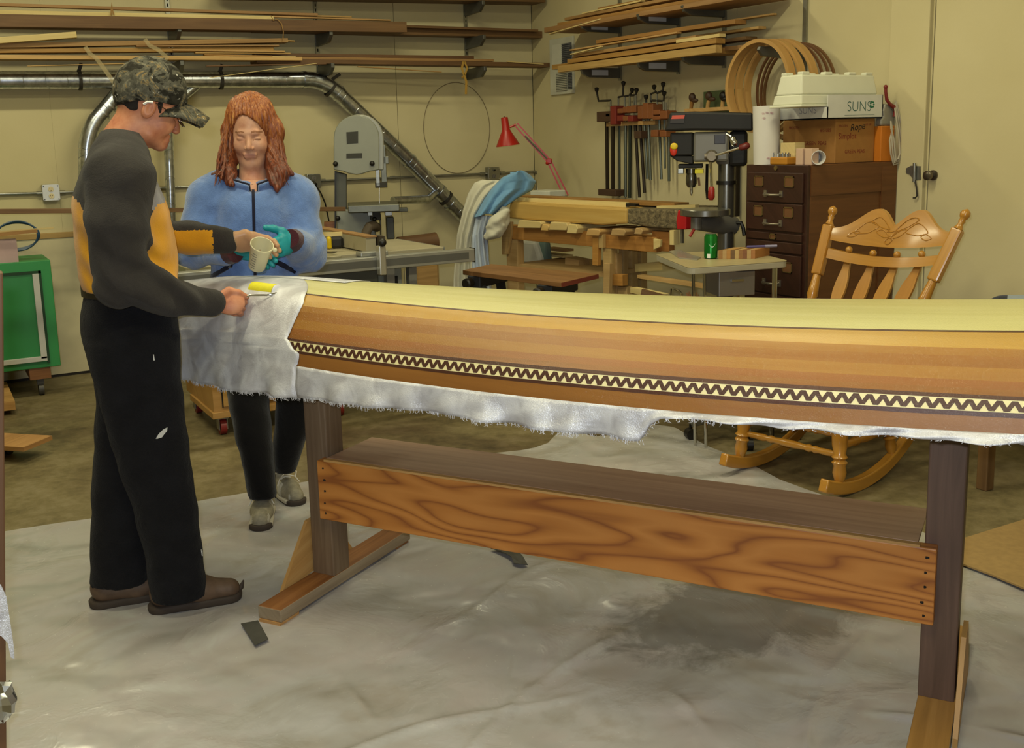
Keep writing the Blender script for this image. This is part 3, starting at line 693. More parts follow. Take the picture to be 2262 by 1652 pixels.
# --- hair at nape and sideburn
HAIR_M = mat('dark_short_hair', '1c1714', .7, 0, .3, 90, .5)
hairf = lambda P: np.maximum.reduce([f_el(cr, (.104, .082, .1), hR)(P), P[:, 0]-L(306, 230)[0]-.3*(P[:, 2]-L(0, 230)[2]), (P[:, 2]-L(0, 214)[2]), L(0, 256)[2]-.25*(P[:, 0]-L(290, 0)[0])-P[:, 2]])
hairs = union([(hairf, 0), (f_rc(L(352, 228, -.068), L(353, 247, -.066), .012, .006, (0, 1, 0), .5), 0), (f_rc(L(352, 228, .068), L(353, 247, .066), .012, .006, (0, 1, 0), .5), 0), (f_el(L(298, 238), (.034, .066, .028)), .01)])
MF.mesh('hair', hairs, (-.22, -.13, 1.5), (.12, .13, 1.75), .004, HAIR_M, man)
def m_camo():
    m, nt, b = base('camouflage_cloth', '5a5646', .9, spec=.2)
    mp = coords(nt, 'Object', (1, 1, 1)); n = noise(nt, mp, 17, 3, .6, 1.5); n2 = noise(nt, mp, 60, 5, .7); n3 = noise(nt, mp, 30, 2, .5, 2)
    r = ramp(nt, [(.38, '2e2c24'), (.44, '57554a'), (.53, '6e6a5a'), (.57, '8a7650'), (.6, '57554a'), (.68, '3a3c30')], 'CONSTANT'); nt.links.new(n.outputs['Fac'], r.inputs[0])
    r2 = ramp(nt, [(.35, '8a8a84'), (.6, 'ffffff')]); nt.links.new(n2.outputs['Fac'], r2.inputs[0])
    mm = N(nt, 'ShaderNodeMix', data_type='RGBA', blend_type='MULTIPLY'); mm.inputs[0].default_value = .8; nt.links.new(r.outputs[0], mm.inputs[6]); nt.links.new(r2.outputs[0], mm.inputs[7])
    r3 = ramp(nt, [(.69, 0.0), (.71, 1.0)]); nt.links.new(n3.outputs['Fac'], r3.inputs[0])
    m2 = N(nt, 'ShaderNodeMix', data_type='RGBA'); nt.links.new(r3.outputs[0], m2.inputs[0]); nt.links.new(mm.outputs[2], m2.inputs[6]); m2.inputs[7].default_value = lin('b8b6aa'); nt.links.new(m2.outputs[2], b.inputs['Base Color'])
    return m
CAMO = m_camo()
capc = L(333, 205)
rim = [L(262, 233), L(300, 224), L(345, 227), L(392, 236)]
rx_ = [p[0] for p in rim]; rz_ = [p[2] for p in rim]
capf = lambda P: np.maximum(f_el(capc, (.112, .09, .112), hR)(P), np.interp(P[:, 0], rx_, rz_)-P[:, 2])
cap = MF.mesh('baseball_cap', capf, (-.25, -.13, 1.5), (.2, .13, 1.82), .004, CAMO, man)
mb = LMB(MF); G = []
bf = L(388, 226); bt = L(463, 262)
for i in range(9):
    t = i/8; row = []
    for j in range(15):
        a = (j/14-.5)*2; wv = .086*(1-.10*t)*math.sqrt(max(1-(a*t*.78)**4, .05))
        ln = t*(1-.22*a*a); p = bf+(bt-bf)*ln
        row.append(np.array([p[0]-.05*a*a*(1-t)-.006*a*a, a*wv, p[2]-.045*a*a*(1-.1*t)+.012*math.sin(math.pi*t)]))
    G.append(row)
mb.grid(G); mb.build('visor', CAMO, cap, solid=.005)
mb = LMB(MF); mb.ell(L(358, 128)+V(0, 0, -.002), (.008, .008, .004)); mb.build('cap_button', CAMO, cap)
# --- glasses
GM = mat('glasses_wire', '5a4a3c', .3, .9, 0)
gl = LMB(MF)
for sg in (-1, 1):
    c_ = L(396, 268)+V(.004, sg*.031, 0)
    gl.tube([c_+V(-.010*math.sin(t)+(.002 if sg > 0 else -.006), .022*math.cos(t), .017*math.sin(t)) for t in np.linspace(0, 2*math.pi, 18, endpoint=False)], .0014, 5, closed=True)
    gl.tube([c_+V(0, sg*.022, .004), L(345, 228, sg*.080), L(322, 232, sg*.084)], .0015, 5)
gl.tube([L(397, 266, -.009)+V(.004, 0, 0), L(399, 263, 0)+V(.005, 0, 0), L(397, 266, .009)+V(.004, 0, 0)], .0013, 5)
gl.build('eyeglasses', GM, man)
mb = LMB(MF); mb.tube([L(317, 230, -.086), L(326, 225, -.089), L(338, 226, -.088)], .004, 6); mb.build('glasses_strap', mat('white_strap', 'd8d8d4', .5), man)
# ------------------------------------------------------------------ paint roller and mixing cup
rl = thing('paint_roller', 'yellow foam paint roller with wire frame resting on the hull', 'paint roller', MF.w(L(585, 655, -.1)))
ra, rb_ = MF.w(L(560, 638, -.02)), MF.w(L(613, 645, -.11))
cov = MB().lathe(ra, rb_, [(0, .016), (.015, .0245), (.99, .0245), (1, .0235)], 24).build('roller_cover', mat('yellow_foam', 'd6cf2a', .8, 0, .08, 60), rl)
MB().lathe(rb_-nrm(rb_-ra)*.004, rb_+nrm(rb_-ra)*.003, [(0, .0245), (.6, .0245), (1, .021)], 24).build('end_cap', mat('white_plastic', 'd8d8e0', .4), cov)
MB().tube([MF.w(p) for p in (L(524, 665, -.10), L(540, 658, -.10), L(553, 652, -.105), L(572, 652, -.125), L(590, 652, -.135), L(606, 649, -.14), L(612, 646, -.135), L(614, 645, -.11))], .0032, 8).build('wire_frame', CHROME, rl)
MB().lathe(MF.w(L(478, 664, -.095)), MF.w(L(534, 666, -.10)), [(0, .011), (.5, .012), (.9, .011), (1, .008)], 12).build('handle', BLACK, rl)
cb0, cb1 = MF.w(L(567, 590, .105)), MF.w(L(579, 540, .045))
cp_ = thing('mixing_cup', 'translucent white measuring cup held in a gloved hand', 'cup', cb0)
CUPM = base('cup_plastic', 'e2dcb8', .4)[0]; cb_ = CUPM.node_tree.nodes['Principled BSDF']; cb_.inputs['Transmission Weight'].default_value = .15
MB().lathe(cb0, cb1, [(0, .0265), (.03, .028), (.93, .0365), (.94, .039), (1.0, .039), (1.0, .0365), (.9, .0350), (.06, .026), (.05, .001)], 32, caps=False).lathe(cb0, cb0+(cb1-cb0)*.02, [(0, .0265), (1, .0265)], 32).build('cup_wall', CUPM, cp_)
MB().lathe(cb0+(cb1-cb0)*.03, cb0+(cb1-cb0)*.45, [(0, .0255), (1, .0304)], 28).build('resin', mat('epoxy_resin', 'a8a094', .15), cp_)
mb = MB(); d_ = nrm(cb1-cb0); fx_ = nrm(np.cross(d_, FW)); fy_ = np.cross(fx_, d_); fy_ = fy_ if fy_@FW < 0 else -fy_
for i in range(7):
    t = .15+.105*i; r_ = .0283+.0092*t+.0003
    c_ = cb0+(cb1-cb0)*t; mb.tube([c_+(fy_*math.cos(a)+fx_*math.sin(a))*r_ for a in np.linspace(-.1, .5 if i % 2 else .3, 5)], .0009, 4)
mb.build('graduation_marks', mat('grey_print', '6a6860', .7), cp_)
mb = MB(); c_ = cb1+RT*.042-UP*.018; mb.ell(c_, .008).build('pour_tab', CUPM, cp_)
# ================================================================== the woman
_a, _b = atz(580, 1160, 0), atz(640, 1105, 0)
WF = Frame((_a+_b)/2, 590); L = WF.l
wom = thing('person', 'woman with long auburn hair in blue fleece jacket and teal gloves behind the canoe', 'person', WF.O)
fa = (_a-WF.O)@WF.e2; fb = (_b-WF.O)@WF.e2
lg1 = [WF.row(y, a, b, c_, w_) for y, a, b, c_, w_ in ((640, 470, 585, -.0, .12), (760, 485, 585, .0, .11), (860, 498, 592, -.01, .1), (950, 515, 600, -.05, .09), (1030, 537, 607, -.09, .078), (1098, 548, 612, fa+.05, .075))]
lg2 = [WF.row(y, a, b, c_, w_) for y, a, b, c_, w_ in ((640, 560, 665, .0, .12), (760, 590, 690, .02, .11), (860, 610, 702, .04, .1), (940, 607, 690, .06, .09), (1000, 602, 668, .08, .08), (1040, 604, 652, fb-.02, .07))]
hp = [WF.row(y, a, b, 0, w_) for y, a, b, w_ in ((590, 478, 650, .13), (640, 470, 660, .14), (720, 474, 672, .14), (770, 482, 688, .12))]
_wl = union([(f_stack(hp), 0), (f_stack(lg1), .02), (f_stack(lg2), .02)])
wt = WF.mesh('trousers', lambda P: _wl(P)+wrinkle(P, .003, 26, 4), (-.3, -.35, .02), (.35, .35, 1.0), .010, cloth('black_fleece_trousers', '0f0e10', .2, 14, .95, .3, .15), wom)
def sneaker(heel, toe, b_ang, frame):
    d = nrm(toe-heel); ln = np.linalg.norm(toe-heel); sd = np.cross((0, 0, 1.), d); z = lambda h: V(0, 0, h)
    up = union([(f_rc(heel+d*.04+z(.06), heel+d*.05+z(.105), .038, .037), 0), (f_rc(heel+d*.05+z(.05), heel+d*ln*.55+z(.05), .04, .043), .02), (f_rc(heel+d*ln*.55+z(.05), toe-d*.045+z(.038), .043, .036), .02)])
    so = union([(f_rc(heel+d*.042+z(.018), heel+d*ln*.5+z(.018), .045, .041), 0), (f_rc(heel+d*ln*.5+z(.018), toe-d*.05+z(.02), .046, .048), .01)])
    lo = np.minimum(heel, toe)-.08; hi = np.maximum(heel, toe)+.08; lo[2] = -.01; hi[2] = .17
    s_ = frame.mesh('sneaker', lambda P: np.maximum(up(P), .018-P[:, 2]), lo, hi, .005, [mat('grey_mesh_shoe', '8d8672', .75, 0, .2, 60), mat('silver_overlay', 'b8b4a8', .5)], wom,
        lambda P: ((np.abs((P-heel)@sd) > .03) & (P[:, 2] > .03) & (np.sin((P-heel)@d*60) > .1)).astype(int))
    hi2 = hi.copy(); hi2[2] = .05
    frame.mesh('sole', lambda P: np.maximum(so(P), np.maximum(P[:, 2]-.028, .001-P[:, 2])), lo, hi2, .005, [mat('white_midsole', 'b9b2a2', .6), SOLE_SH], s_, lambda P: ((P[:, 2] < .012) | ((P-heel)@d > ln-.035)).astype(int))
    mb = LMB(frame)
    for k in range(5):
        c_ = heel+d*(ln*(.42+.075*k))+z(.098-.007*k); mb.tube([c_-sd*.022+d*.004-z(.008), c_, c_+sd*.022+d*.004-z(.008)], .0035, 6)
    c_ = heel+d*ln*.4+z(.108)
    for sg in (-1, 1): mb.tube([c_, c_+sd*sg*.03+z(.015), c_+sd*sg*.055+z(.0), c_+sd*sg*.045-z(.02)+d*.01], .003, 6); mb.tube([c_, c_+sd*sg*.035-z(.01)+d*.03, c_+sd*sg*.05-z(.035)+d*.04], .0025, 6)
    mb.build('laces', mat('white_lace', 'd5d0c4', .8), s_)
p0 = np.array([L(583, 1150)[0], fa, 0]); sneaker(p0+V(.0, .13, 0)*1+V(.01, .05, 0), p0+V(-.015, -.085, 0), 0, WF)
p1_ = np.array([L(632, 1100)[0], fb, 0]); sneaker(p1_+V(-.035, .13, 0), p1_+V(.055, -.10, 0), 0, WF)
# --- jacket
jk = [WF.row(y, a, b, 0, w_) for y, a, b, w_ in ((690, 463, 664, .15), (640, 462, 662, .155), (590, 464, 658, .155), (540, 466, 654, .155), (490, 466, 655, .155), (450, 464, 658, .145), (428, 470, 650, .125), (412, 492, 628, .1), (402, 508, 612, .085), (398, 514, 606, .08))]
fJ = f_stack(jk)
wsR, weR, whR = L(462, 440, 0), L(432, 548, -.04), L(500, 556, -.22)
wsL, weL, whL = L(656, 440, 0), L(676, 556, -.06), L(650, 535, -.21)
slR = union(chain([L(490, 415), wsR, weR], [.07, .078, .075], .04)+chain([weR, whR], [.072, .05], .03))
slL = union(chain([L(625, 415), wsL, weL], [.07, .08, .08], .04)+chain([weL, whL], [.078, .05], .03))
_jk = union([(fJ, 0), (slR, .03), (slL, .03), (f_rc(L(558, 380, -.1), L(560, 410, -.105), .05, .03), .015, '-')])
def jacket(P):
    d = _jk(P)+wrinkle(P, .005, 19, 3)
    for c_ in (weL, weR): d = d+np.exp(-np.sum((P-c_.astype(np.float32))**2, 1)/.014)*.005*np.sin((P[:, 0]-P[:, 2])*75)
    return d
FLEECE = cloth('blue_fleece', '5f7cb4', .14, 25, 1.0, .5, .6); NAVY = cloth('navy_trim', '15162a', .1, 20); MAROON = cloth('maroon_knit', '3d1620', .1, 20)
jo = WF.mesh('fleece_jacket', jacket, (-.36, -.36, .78), (.36, .25, 1.48), .0075, FLEECE, wom)
def surf(px, py, f, b0=-.4, b1=.1):
    bs = np.linspace(b0, b1, 260); P = np.array([L(px, py, b) for b in bs], np.float32); d = f(P); i = np.argmax(d < 0); return P[i].astype(float)
zp = [surf(x, y, jacket)+V(0, -.001, 0) for x, y in zip(np.linspace(559, 564, 22), np.linspace(408, 636, 22))]
mb = LMB(WF); mb.ribbon(zp, .011, .006, (1, 0, 0)); mb.build('zipper', NAVY, jo)
for a, b in (((512, 584), (466, 612)), ((609, 578), (654, 600))):
    pz = [surf(a[0]+(b[0]-a[0])*t, a[1]+(b[1]-a[1])*t, jacket) for t in np.linspace(0, 1, 10)]; mb = LMB(WF); mb.ribbon(pz, .02, .006, (.4, 0, 1)); mb.build('pocket_zip', NAVY, jo)
# collar: open stand-up collar, navy inside
for nm, rad, zt, mt, op in (('collar', .090, -.002, FLEECE, .16), ('collar_lining', .084, .004, NAVY, .12)):
    mb = LMB(WF); G = []
    c_ = L(560, 412, -.005)
    for i in range(6):
        t = i/5; row = []
        for j in range(25):
            a = math.radians(-90+op*57.3)+(2*math.pi-2*op)*j/24; fr = abs(j/12-1)
            r_ = rad*(1+.22*t)+.006*t; row.append(c_+np.array([r_*math.cos(a), r_*.95*math.sin(a)-.01*t*fr, -.035+t*(.10-.055*fr**2)+zt]))
        G.append(row)
    mb.grid(G); mb.build(nm, mt, jo, solid=.006)
mb = LMB(WF); mb.tube([L(560, 398, 0)+V(.066*math.cos(a), .062*math.sin(a)-.006, -.006-.02*(math.sin(a) < 0)*abs(math.sin(a))) for a in np.linspace(0, 2*math.pi, 24, endpoint=False)], .011, 8, closed=True); mb.build('knit_top', MAROON, wom)
# --- body
hc = L(555, 290, .02)
HW = basis(nrm(V(.96, -.14, .0)), nrm(V(.14, .95, .18)), nrm(V(-.02, -.18, 1)))
def hl(x, y, z): return hc+HW@np.array([x, y, z])     # head axes: x image right, y back, z up (metres)
wh = [(f_el(hl(0, .01, .03), (.074, .094, .098), HW), 0), (f_el(hl(0, -.03, -.04), (.062, .06, .08), HW), .03),
 (f_rc(hl(-.045, -.01, -.075), hl(-.012, -.058, -.11), .026, .018), .03), (f_rc(hl(.045, -.01, -.075), hl(.012, -.058, -.11), .026, .018), .03), (f_el(hl(0, -.064, -.113), (.02, .016, .014), HW), .012),
 (f_el(hl(-.036, -.06, -.045), (.024, .022, .024), HW), .02), (f_el(hl(.036, -.06, -.045), (.024, .022, .024), HW), .02),
 (f_rc(hl(-.03, -.078, .008), hl(.03, -.078, .008), .01, .01), .012),
 (f_rc(hl(0, -.085, -.008), hl(0, -.103, -.044), .007, .0105), .008), (f_el(hl(-.011, -.094, -.049), (.007, .009, .006), HW), .005), (f_el(hl(.011, -.094, -.049), (.007, .009, .006), HW), .005),
 (f_el(hl(-.031, -.09, -.012), (.016, .012, .009), HW), .006, '-'), (f_el(hl(.031, -.09, -.012), (.016, .012, .009), HW), .006, '-'),
 (f_el(hl(-.031, -.074, -.013), (.014, .012, .010), HW), .004), (f_el(hl(.031, -.074, -.013), (.014, .012, .010), HW), .004),
 (f_rc(hl(-.02, -.083, -.074), hl(.02, -.083, -.074), .0062, .0062), .006), (f_rc(hl(-.016, -.081, -.084), hl(.016, -.081, -.084), .0072, .0072), .006), (f_rc(hl(-.024, -.092, -.078), hl(.024, -.092, -.078), .0022, .0022), .003, '-'),
 (f_el(hl(-.076, .005, -.02), (.008, .017, .028), HW), .006), (f_el(hl(.076, .005, -.02), (.008, .017, .028), HW), .006),
 (f_rc(hl(0, .012, -.07), L(560, 410, .02), .05, .058), .03)]
fW = union(wh)
# gloved hands; the hand itself is body, the glove a skin-tight layer over it
GW1, GW2 = whL+V(-.004, -.022, .012), whR+V(.015, -.01, .0)
g1 = hand(GW1, V(-.62, -.68, -.22), V(-.25, -.05, .97), V(.72, -.62, .2), dict(f=[(.027, .082, 28, 42, 30), (.009, .088, 34, 46, 30), (-.010, .083, 40, 48, 30), (-.027, .068, 46, 50, 30)], t=[(.035, .045, .008), (.06, .068, .02), (.085, .082, .03)]), arm=weL)
g2 = hand(GW2, V(1, -.25, -.05), V(0, -.5, .85), V(-.1, .6, .8), dict(f=[(.027, .085, 14, 20, 20), (.009, .092, 14, 20, 20), (-.010, .086, 16, 22, 20), (-.027, .068, 18, 24, 20)], t=[(.05, .03, .0), (.075, .035, .01), (.095, .035, .02)]))
fg1, fg2 = union(g1), union(g2)
wcore = union([(f_stack([(z, c_, h_*.8, cb, w_*.8) for z, c_, h_, cb, w_ in jk]), 0)]+chain([wsR, weR, whR], [.045, .04, .026], .03)+chain([wsL, weL, whL], [.045, .04, .026], .03)+[(f_stack([(z, c_, h_*.8, cb, w_*.8) for z, c_, h_, cb, w_ in hp]), .03), (f_stack([(z, c_, h_*.6, cb, w_*.6) for z, c_, h_, cb, w_ in lg1]), .03), (f_stack([(z, c_, h_*.6, cb, w_*.6) for z, c_, h_, cb, w_ in lg2]), .03)])
LIPS = mat('lips', 'b07a68', .5); BROWH = mat('brow_hair', '8a5c40', .8)
def wcol(P):
    q = (P-hc)@HW; o = np.zeros(len(P), int)
    o[(np.abs(q[:, 0]) < .021-.5*np.abs(q[:, 2]+.079)) & (np.abs(q[:, 2]+.079) < .009) & (q[:, 1] < -.076)] = 1
    br = (np.abs(np.abs(q[:, 0])-.032) < .019) & (np.abs(q[:, 2]-.014+.25*np.abs(np.abs(q[:, 0])-.026)) < .0032) & (q[:, 1] < -.05); o[br] = 2
    ln = (np.abs(np.abs(q[:, 0])-.031) < .0135) & (np.abs(q[:, 2]+.0195-.12*0) < .0016) & (q[:, 1] < -.05); o[ln] = 2
    return o
WF.mesh('body', wcore, (-.33, -.3, .04), (.33, .25, 1.42), .016, [SKIN_W, LIPS, BROWH], wom, wcol,
        extra=[(fW, hc-V(.14, .14, .28), hc+V(.14, .16, .16), .0028), (fg1, GW1-.13, GW1+.15, .004), (fg2, GW2-.12, GW2+.16, .004)])
TEAL = mat('teal_nitrile', '168c98', .45, 0, .06, 30)
for g, c_ in ((fg1, GW1), (fg2, GW2)): WF.mesh('nitrile_glove', lambda P, g=g: g(P)-.0025, c_-.13, c_+.16, .0035, TEAL, wom)
for wp, dr in ((whL, weL), (whR, weR)):
    d = nrm(wp-dr); mb = LMB(WF); mb.lathe(wp-d*.0, wp+d*.062, [(0, .05), (.5, .045), (1, .036)], 20); mb.build('cuff', MAROON, jo)
# --- hair: cap of hair with long side falls over the shoulders
def m_hair():
    m, nt, b = base('auburn_hair', '7a3d1e', .42, spec=.5)
    tc = N(nt, 'ShaderNodeTexCoord'); sx = N(nt, 'ShaderNodeSeparateXYZ'); nt.links.new(tc.outputs['Object'], sx.inputs[0])
    mp = coords(nt, 'Object', (1, 1, .12)); n = noise(nt, mp, 130, 4, .7, .4)
    r1 = ramp(nt, [(.32, '5c2812'), (.52, '96542a'), (.7, 'c08848')]); nt.links.new(n.outputs['Fac'], r1.inputs[0])
    r2 = ramp(nt, [(.32, '34170a'), (.55, '6a3018'), (.72, '8a4826')]); nt.links.new(n.outputs['Fac'], r2.inputs[0])
    mr = N(nt, 'ShaderNodeMapRange'); mr.inputs[1].default_value = 1.42; mr.inputs[2].default_value = 1.62; nt.links.new(sx.outputs['Z'], mr.inputs[0])
    mm = N(nt, 'ShaderNodeMix', data_type='RGBA'); nt.links.new(mr.outputs[0], mm.inputs[0]); nt.links.new(r2.outputs[0], mm.inputs[6]); nt.links.new(r1.outputs[0], mm.inputs[7]); nt.links.new(mm.outputs[2], b.inputs['Base Color'])
    bump(nt, b, n.outputs['Fac'], .6, .004); return m
HAIRW = m_hair()
falls = chain([hl(-.05, .02, .09), hl(-.08, .015, .0), L(505, 345, .02), L(505, 385, -.05)], [.028, .030, .032, .028], .03)+chain([L(503, 385, -.05), L(510, 408, -.1)], [.03, .012], .02)+chain([L(500, 380, -.04), L(470, 385, -.04)], [.026, .006], .02)
falls += chain([hl(.05, .02, .09), hl(.085, .005, .0), L(603, 345, .0), L(612, 385, -.07)], [.03, .034, .038, .036], .03)+chain([L(617, 385, -.07), L(613, 416, -.12)], [.036, .014], .02)+chain([L(620, 375, -.05), L(646, 385, -.06)], [.03, .006], .02)+chain([L(600, 360, -.02), L(598, 400, -.1)], [.03, .014], .02)
back = chain([hl(0, .06, .08), hl(0, .075, -.04), hl(0, .085, -.14)], [.06, .075, .07], .03)
_hr = union([(f_el(hl(.0, .014, .04), (.086, .104, .106), HW), 0)]+back+falls)
face = union([(f_el(hl(-.008, -.1, -.025), (.073, .088, .092), HW), 0), (f_rc(hl(-.012, -.1, .02), hl(-.02, -.09, .05), .035, .03), .02), (f_rc(hl(-.0, -.075, -.1), L(560, 420, -.12), .055, .055), .03)])
def hairw(P):
    q = (P-hc.astype(np.float32))@HW.astype(np.float32); an = np.arctan2(q[:, 0], -q[:, 1]+.02)
    d = _hr(P)+.0028*np.sin(an*34+q[:, 2]*25)+.0016*np.sin(an*71-q[:, 2]*40); return -smin(-d, face(P), .008)
ho = WF.mesh('hair', hairw, hc-V(.2, .2, .32), hc+V(.2, .2, .18), .0036, HAIRW, wom)
mb = LMB(WF)
rl_ = random.Random(3)
for sg, tx, cx_ in ((-1, 494, -.085), (1, 618, .088)):
    for k in range(26):
        a = hl(cx_*rl_.uniform(.85, 1.12), rl_.uniform(-.03, .04), rl_.uniform(-.06, .05)); b = L(tx+rl_.uniform(-14, 18), rl_.uniform(345, 360), rl_.uniform(-.06, .03)); e_ = L(tx+sg*rl_.uniform(-8, 24)*1.0, rl_.uniform(376, 412), rl_.uniform(-.13, -.03))
        mb.tube([a, (a*.45+b*.55)+V(sg*.006, 0, 0), b, (b*.4+e_*.6)+V(0, -.01, 0), e_], [.003, .005, .005, .004, .0008], 5)
mb.build('hair_strands', HAIRW, ho)
# ------------------------------------------------------------------ glass cloth over the hull
def m_glass():
    m, nt, b = base('woven_glass_cloth', 'd0d2da', .3, .25, spec=.9)
    mp = coords(nt, 'Object', (1, 1, 1)); n = noise(nt, mp, 260, 3, .6, 1.5); n2 = noise(nt, mp, 14, 3, .5, .6)
    r = ramp(nt, [(.35, 'bcbcc4'), (.6, 'dcdee6')]); nt.links.new(n2.outputs['Fac'], r.inputs[0]); nt.links.new(r.outputs[0], b.inputs['Base Color'])
    ad = N(nt, 'ShaderNodeMath', operation='MULTIPLY_ADD'); nt.links.new(n2.outputs['Fac'], ad.inputs[0]); ad.inputs[1].default_value = 3; nt.links.new(n.outputs['Fac'], ad.inputs[2])
    bump(nt, b, ad.outputs[0], .4, .005); return m
GLASS = m_glass()
def edge_fit(pts):
    S = []; Zs = []
    for x, y in pts:
        o = .3
        for _ in range(12): q = atp(x, y, LP+PN*o, PN); s_ = (q-LP)@AX; o = hb(max(s_, S0))+.012
        S.append(s_); Zs.append(q[2])
    return S, Zs
EA = edge_fit([(300, 826), (393, 840), (523, 864), (698, 886), (800, 896), (921, 909), (1000, 919), (1100, 936), (1250, 955), (1418, 977)])
EB = edge_fit([(1430, 945), (1463, 925), (1530, 921), (1600, 932), (1660, 941), (1725, 950), (1790, 950), (1850, 957), (2004, 969), (2100, 974), (2262, 984)])
SSX = np.array([S0]+EA[0]+EB[0]+[4.6]); SZX = np.array([EA[1][0]]+EA[1]+EB[1]+[EB[1][-1]-.02])
o_ = np.argsort(SSX); SSX, SZX = SSX[o_], SZX[o_]
def hang(s_, t):
    zs = hz('sh', s_); zb = min(float(np.interp(s_, SSX, SZX)), zs-.01); n_ = hb(s_)+.004
    wv = .010*math.sin(s_*19+1.3*math.sin(s_*7))+.006*math.sin(s_*47)
    return sp(s_, n_+wv*t*1.3+.012*math.sin(math.pi*t*.5)+.004*math.sin(s_*31+t*7)*t, zs+(zb-zs)*t+.002)
gc = thing('fiberglass_cloth', 'silvery woven glass cloth with frayed edge hanging from the canoe side', 'cloth', sp(.6, .3, .7))
mb = MB(); G = []
def edge_s(q): return .10+.03*math.sin(q*1.1)-(.10*(3-q) if q < 3 else 0)*.5
for u in np.linspace(0, 1, 46):
    row = []
    for q in np.concatenate([np.linspace(.0, 8, 26)]):
        s_ = S0+.004+(edge_s(q)-S0-.004)*u; row.append(hull_pt(s_, min(q, 7.999), 1, .0022+.003*max(0, math.sin(s_*23+q*1.3)*math.sin(q*2+s_*5))))
    for t in np.linspace(0.1, 1, 10): row.append(hang(S0+.004+(edge_s(8)-S0-.004)*u, t))
    G.append(row)
mb.grid(G)
G = []
for s_ in np.linspace(edge_s(8), 2.75, 190): G.append([hang(s_, t) for t in np.linspace(0, 1, 9)])
mb.grid(G)
# far side, shorter
G = []
for u in np.linspace(0, 1, 30):
    s_ = S0+.004+(edge_s(8)-S0)*u; G.append([hull_pt(s_, min(q, 7.999), -1, .0022) for q in np.linspace(0, 8, 14)]+[sp(s_, -hb(s_)-.006, hz('sh', s_)-.02*k) for k in range(1, 5)])
mb.grid(G)
mb.build('cloth_sheet', GLASS, gc, angle=80, solid=.0008)
mb = MB()
for k in range(620):
    s_ = random.uniform(-.85, 1.52) if k < 560 else random.uniform(1.6, 2.4); p = hang(s_, 1); ln = random.uniform(.003, .011)*(1 if k < 560 else .5)
    mb.tube([p+V(0, 0, .004), p+AX*random.uniform(-.004, .004)-V(0, 0, ln*.6), p+AX*random.uniform(-.008, .008)-V(0, 0, ln)], [.0009, .0008, .0003], 4)
fr_ = mb.build('frayed_threads', GLASS, gc); fr_['kind'] = 'stuff'
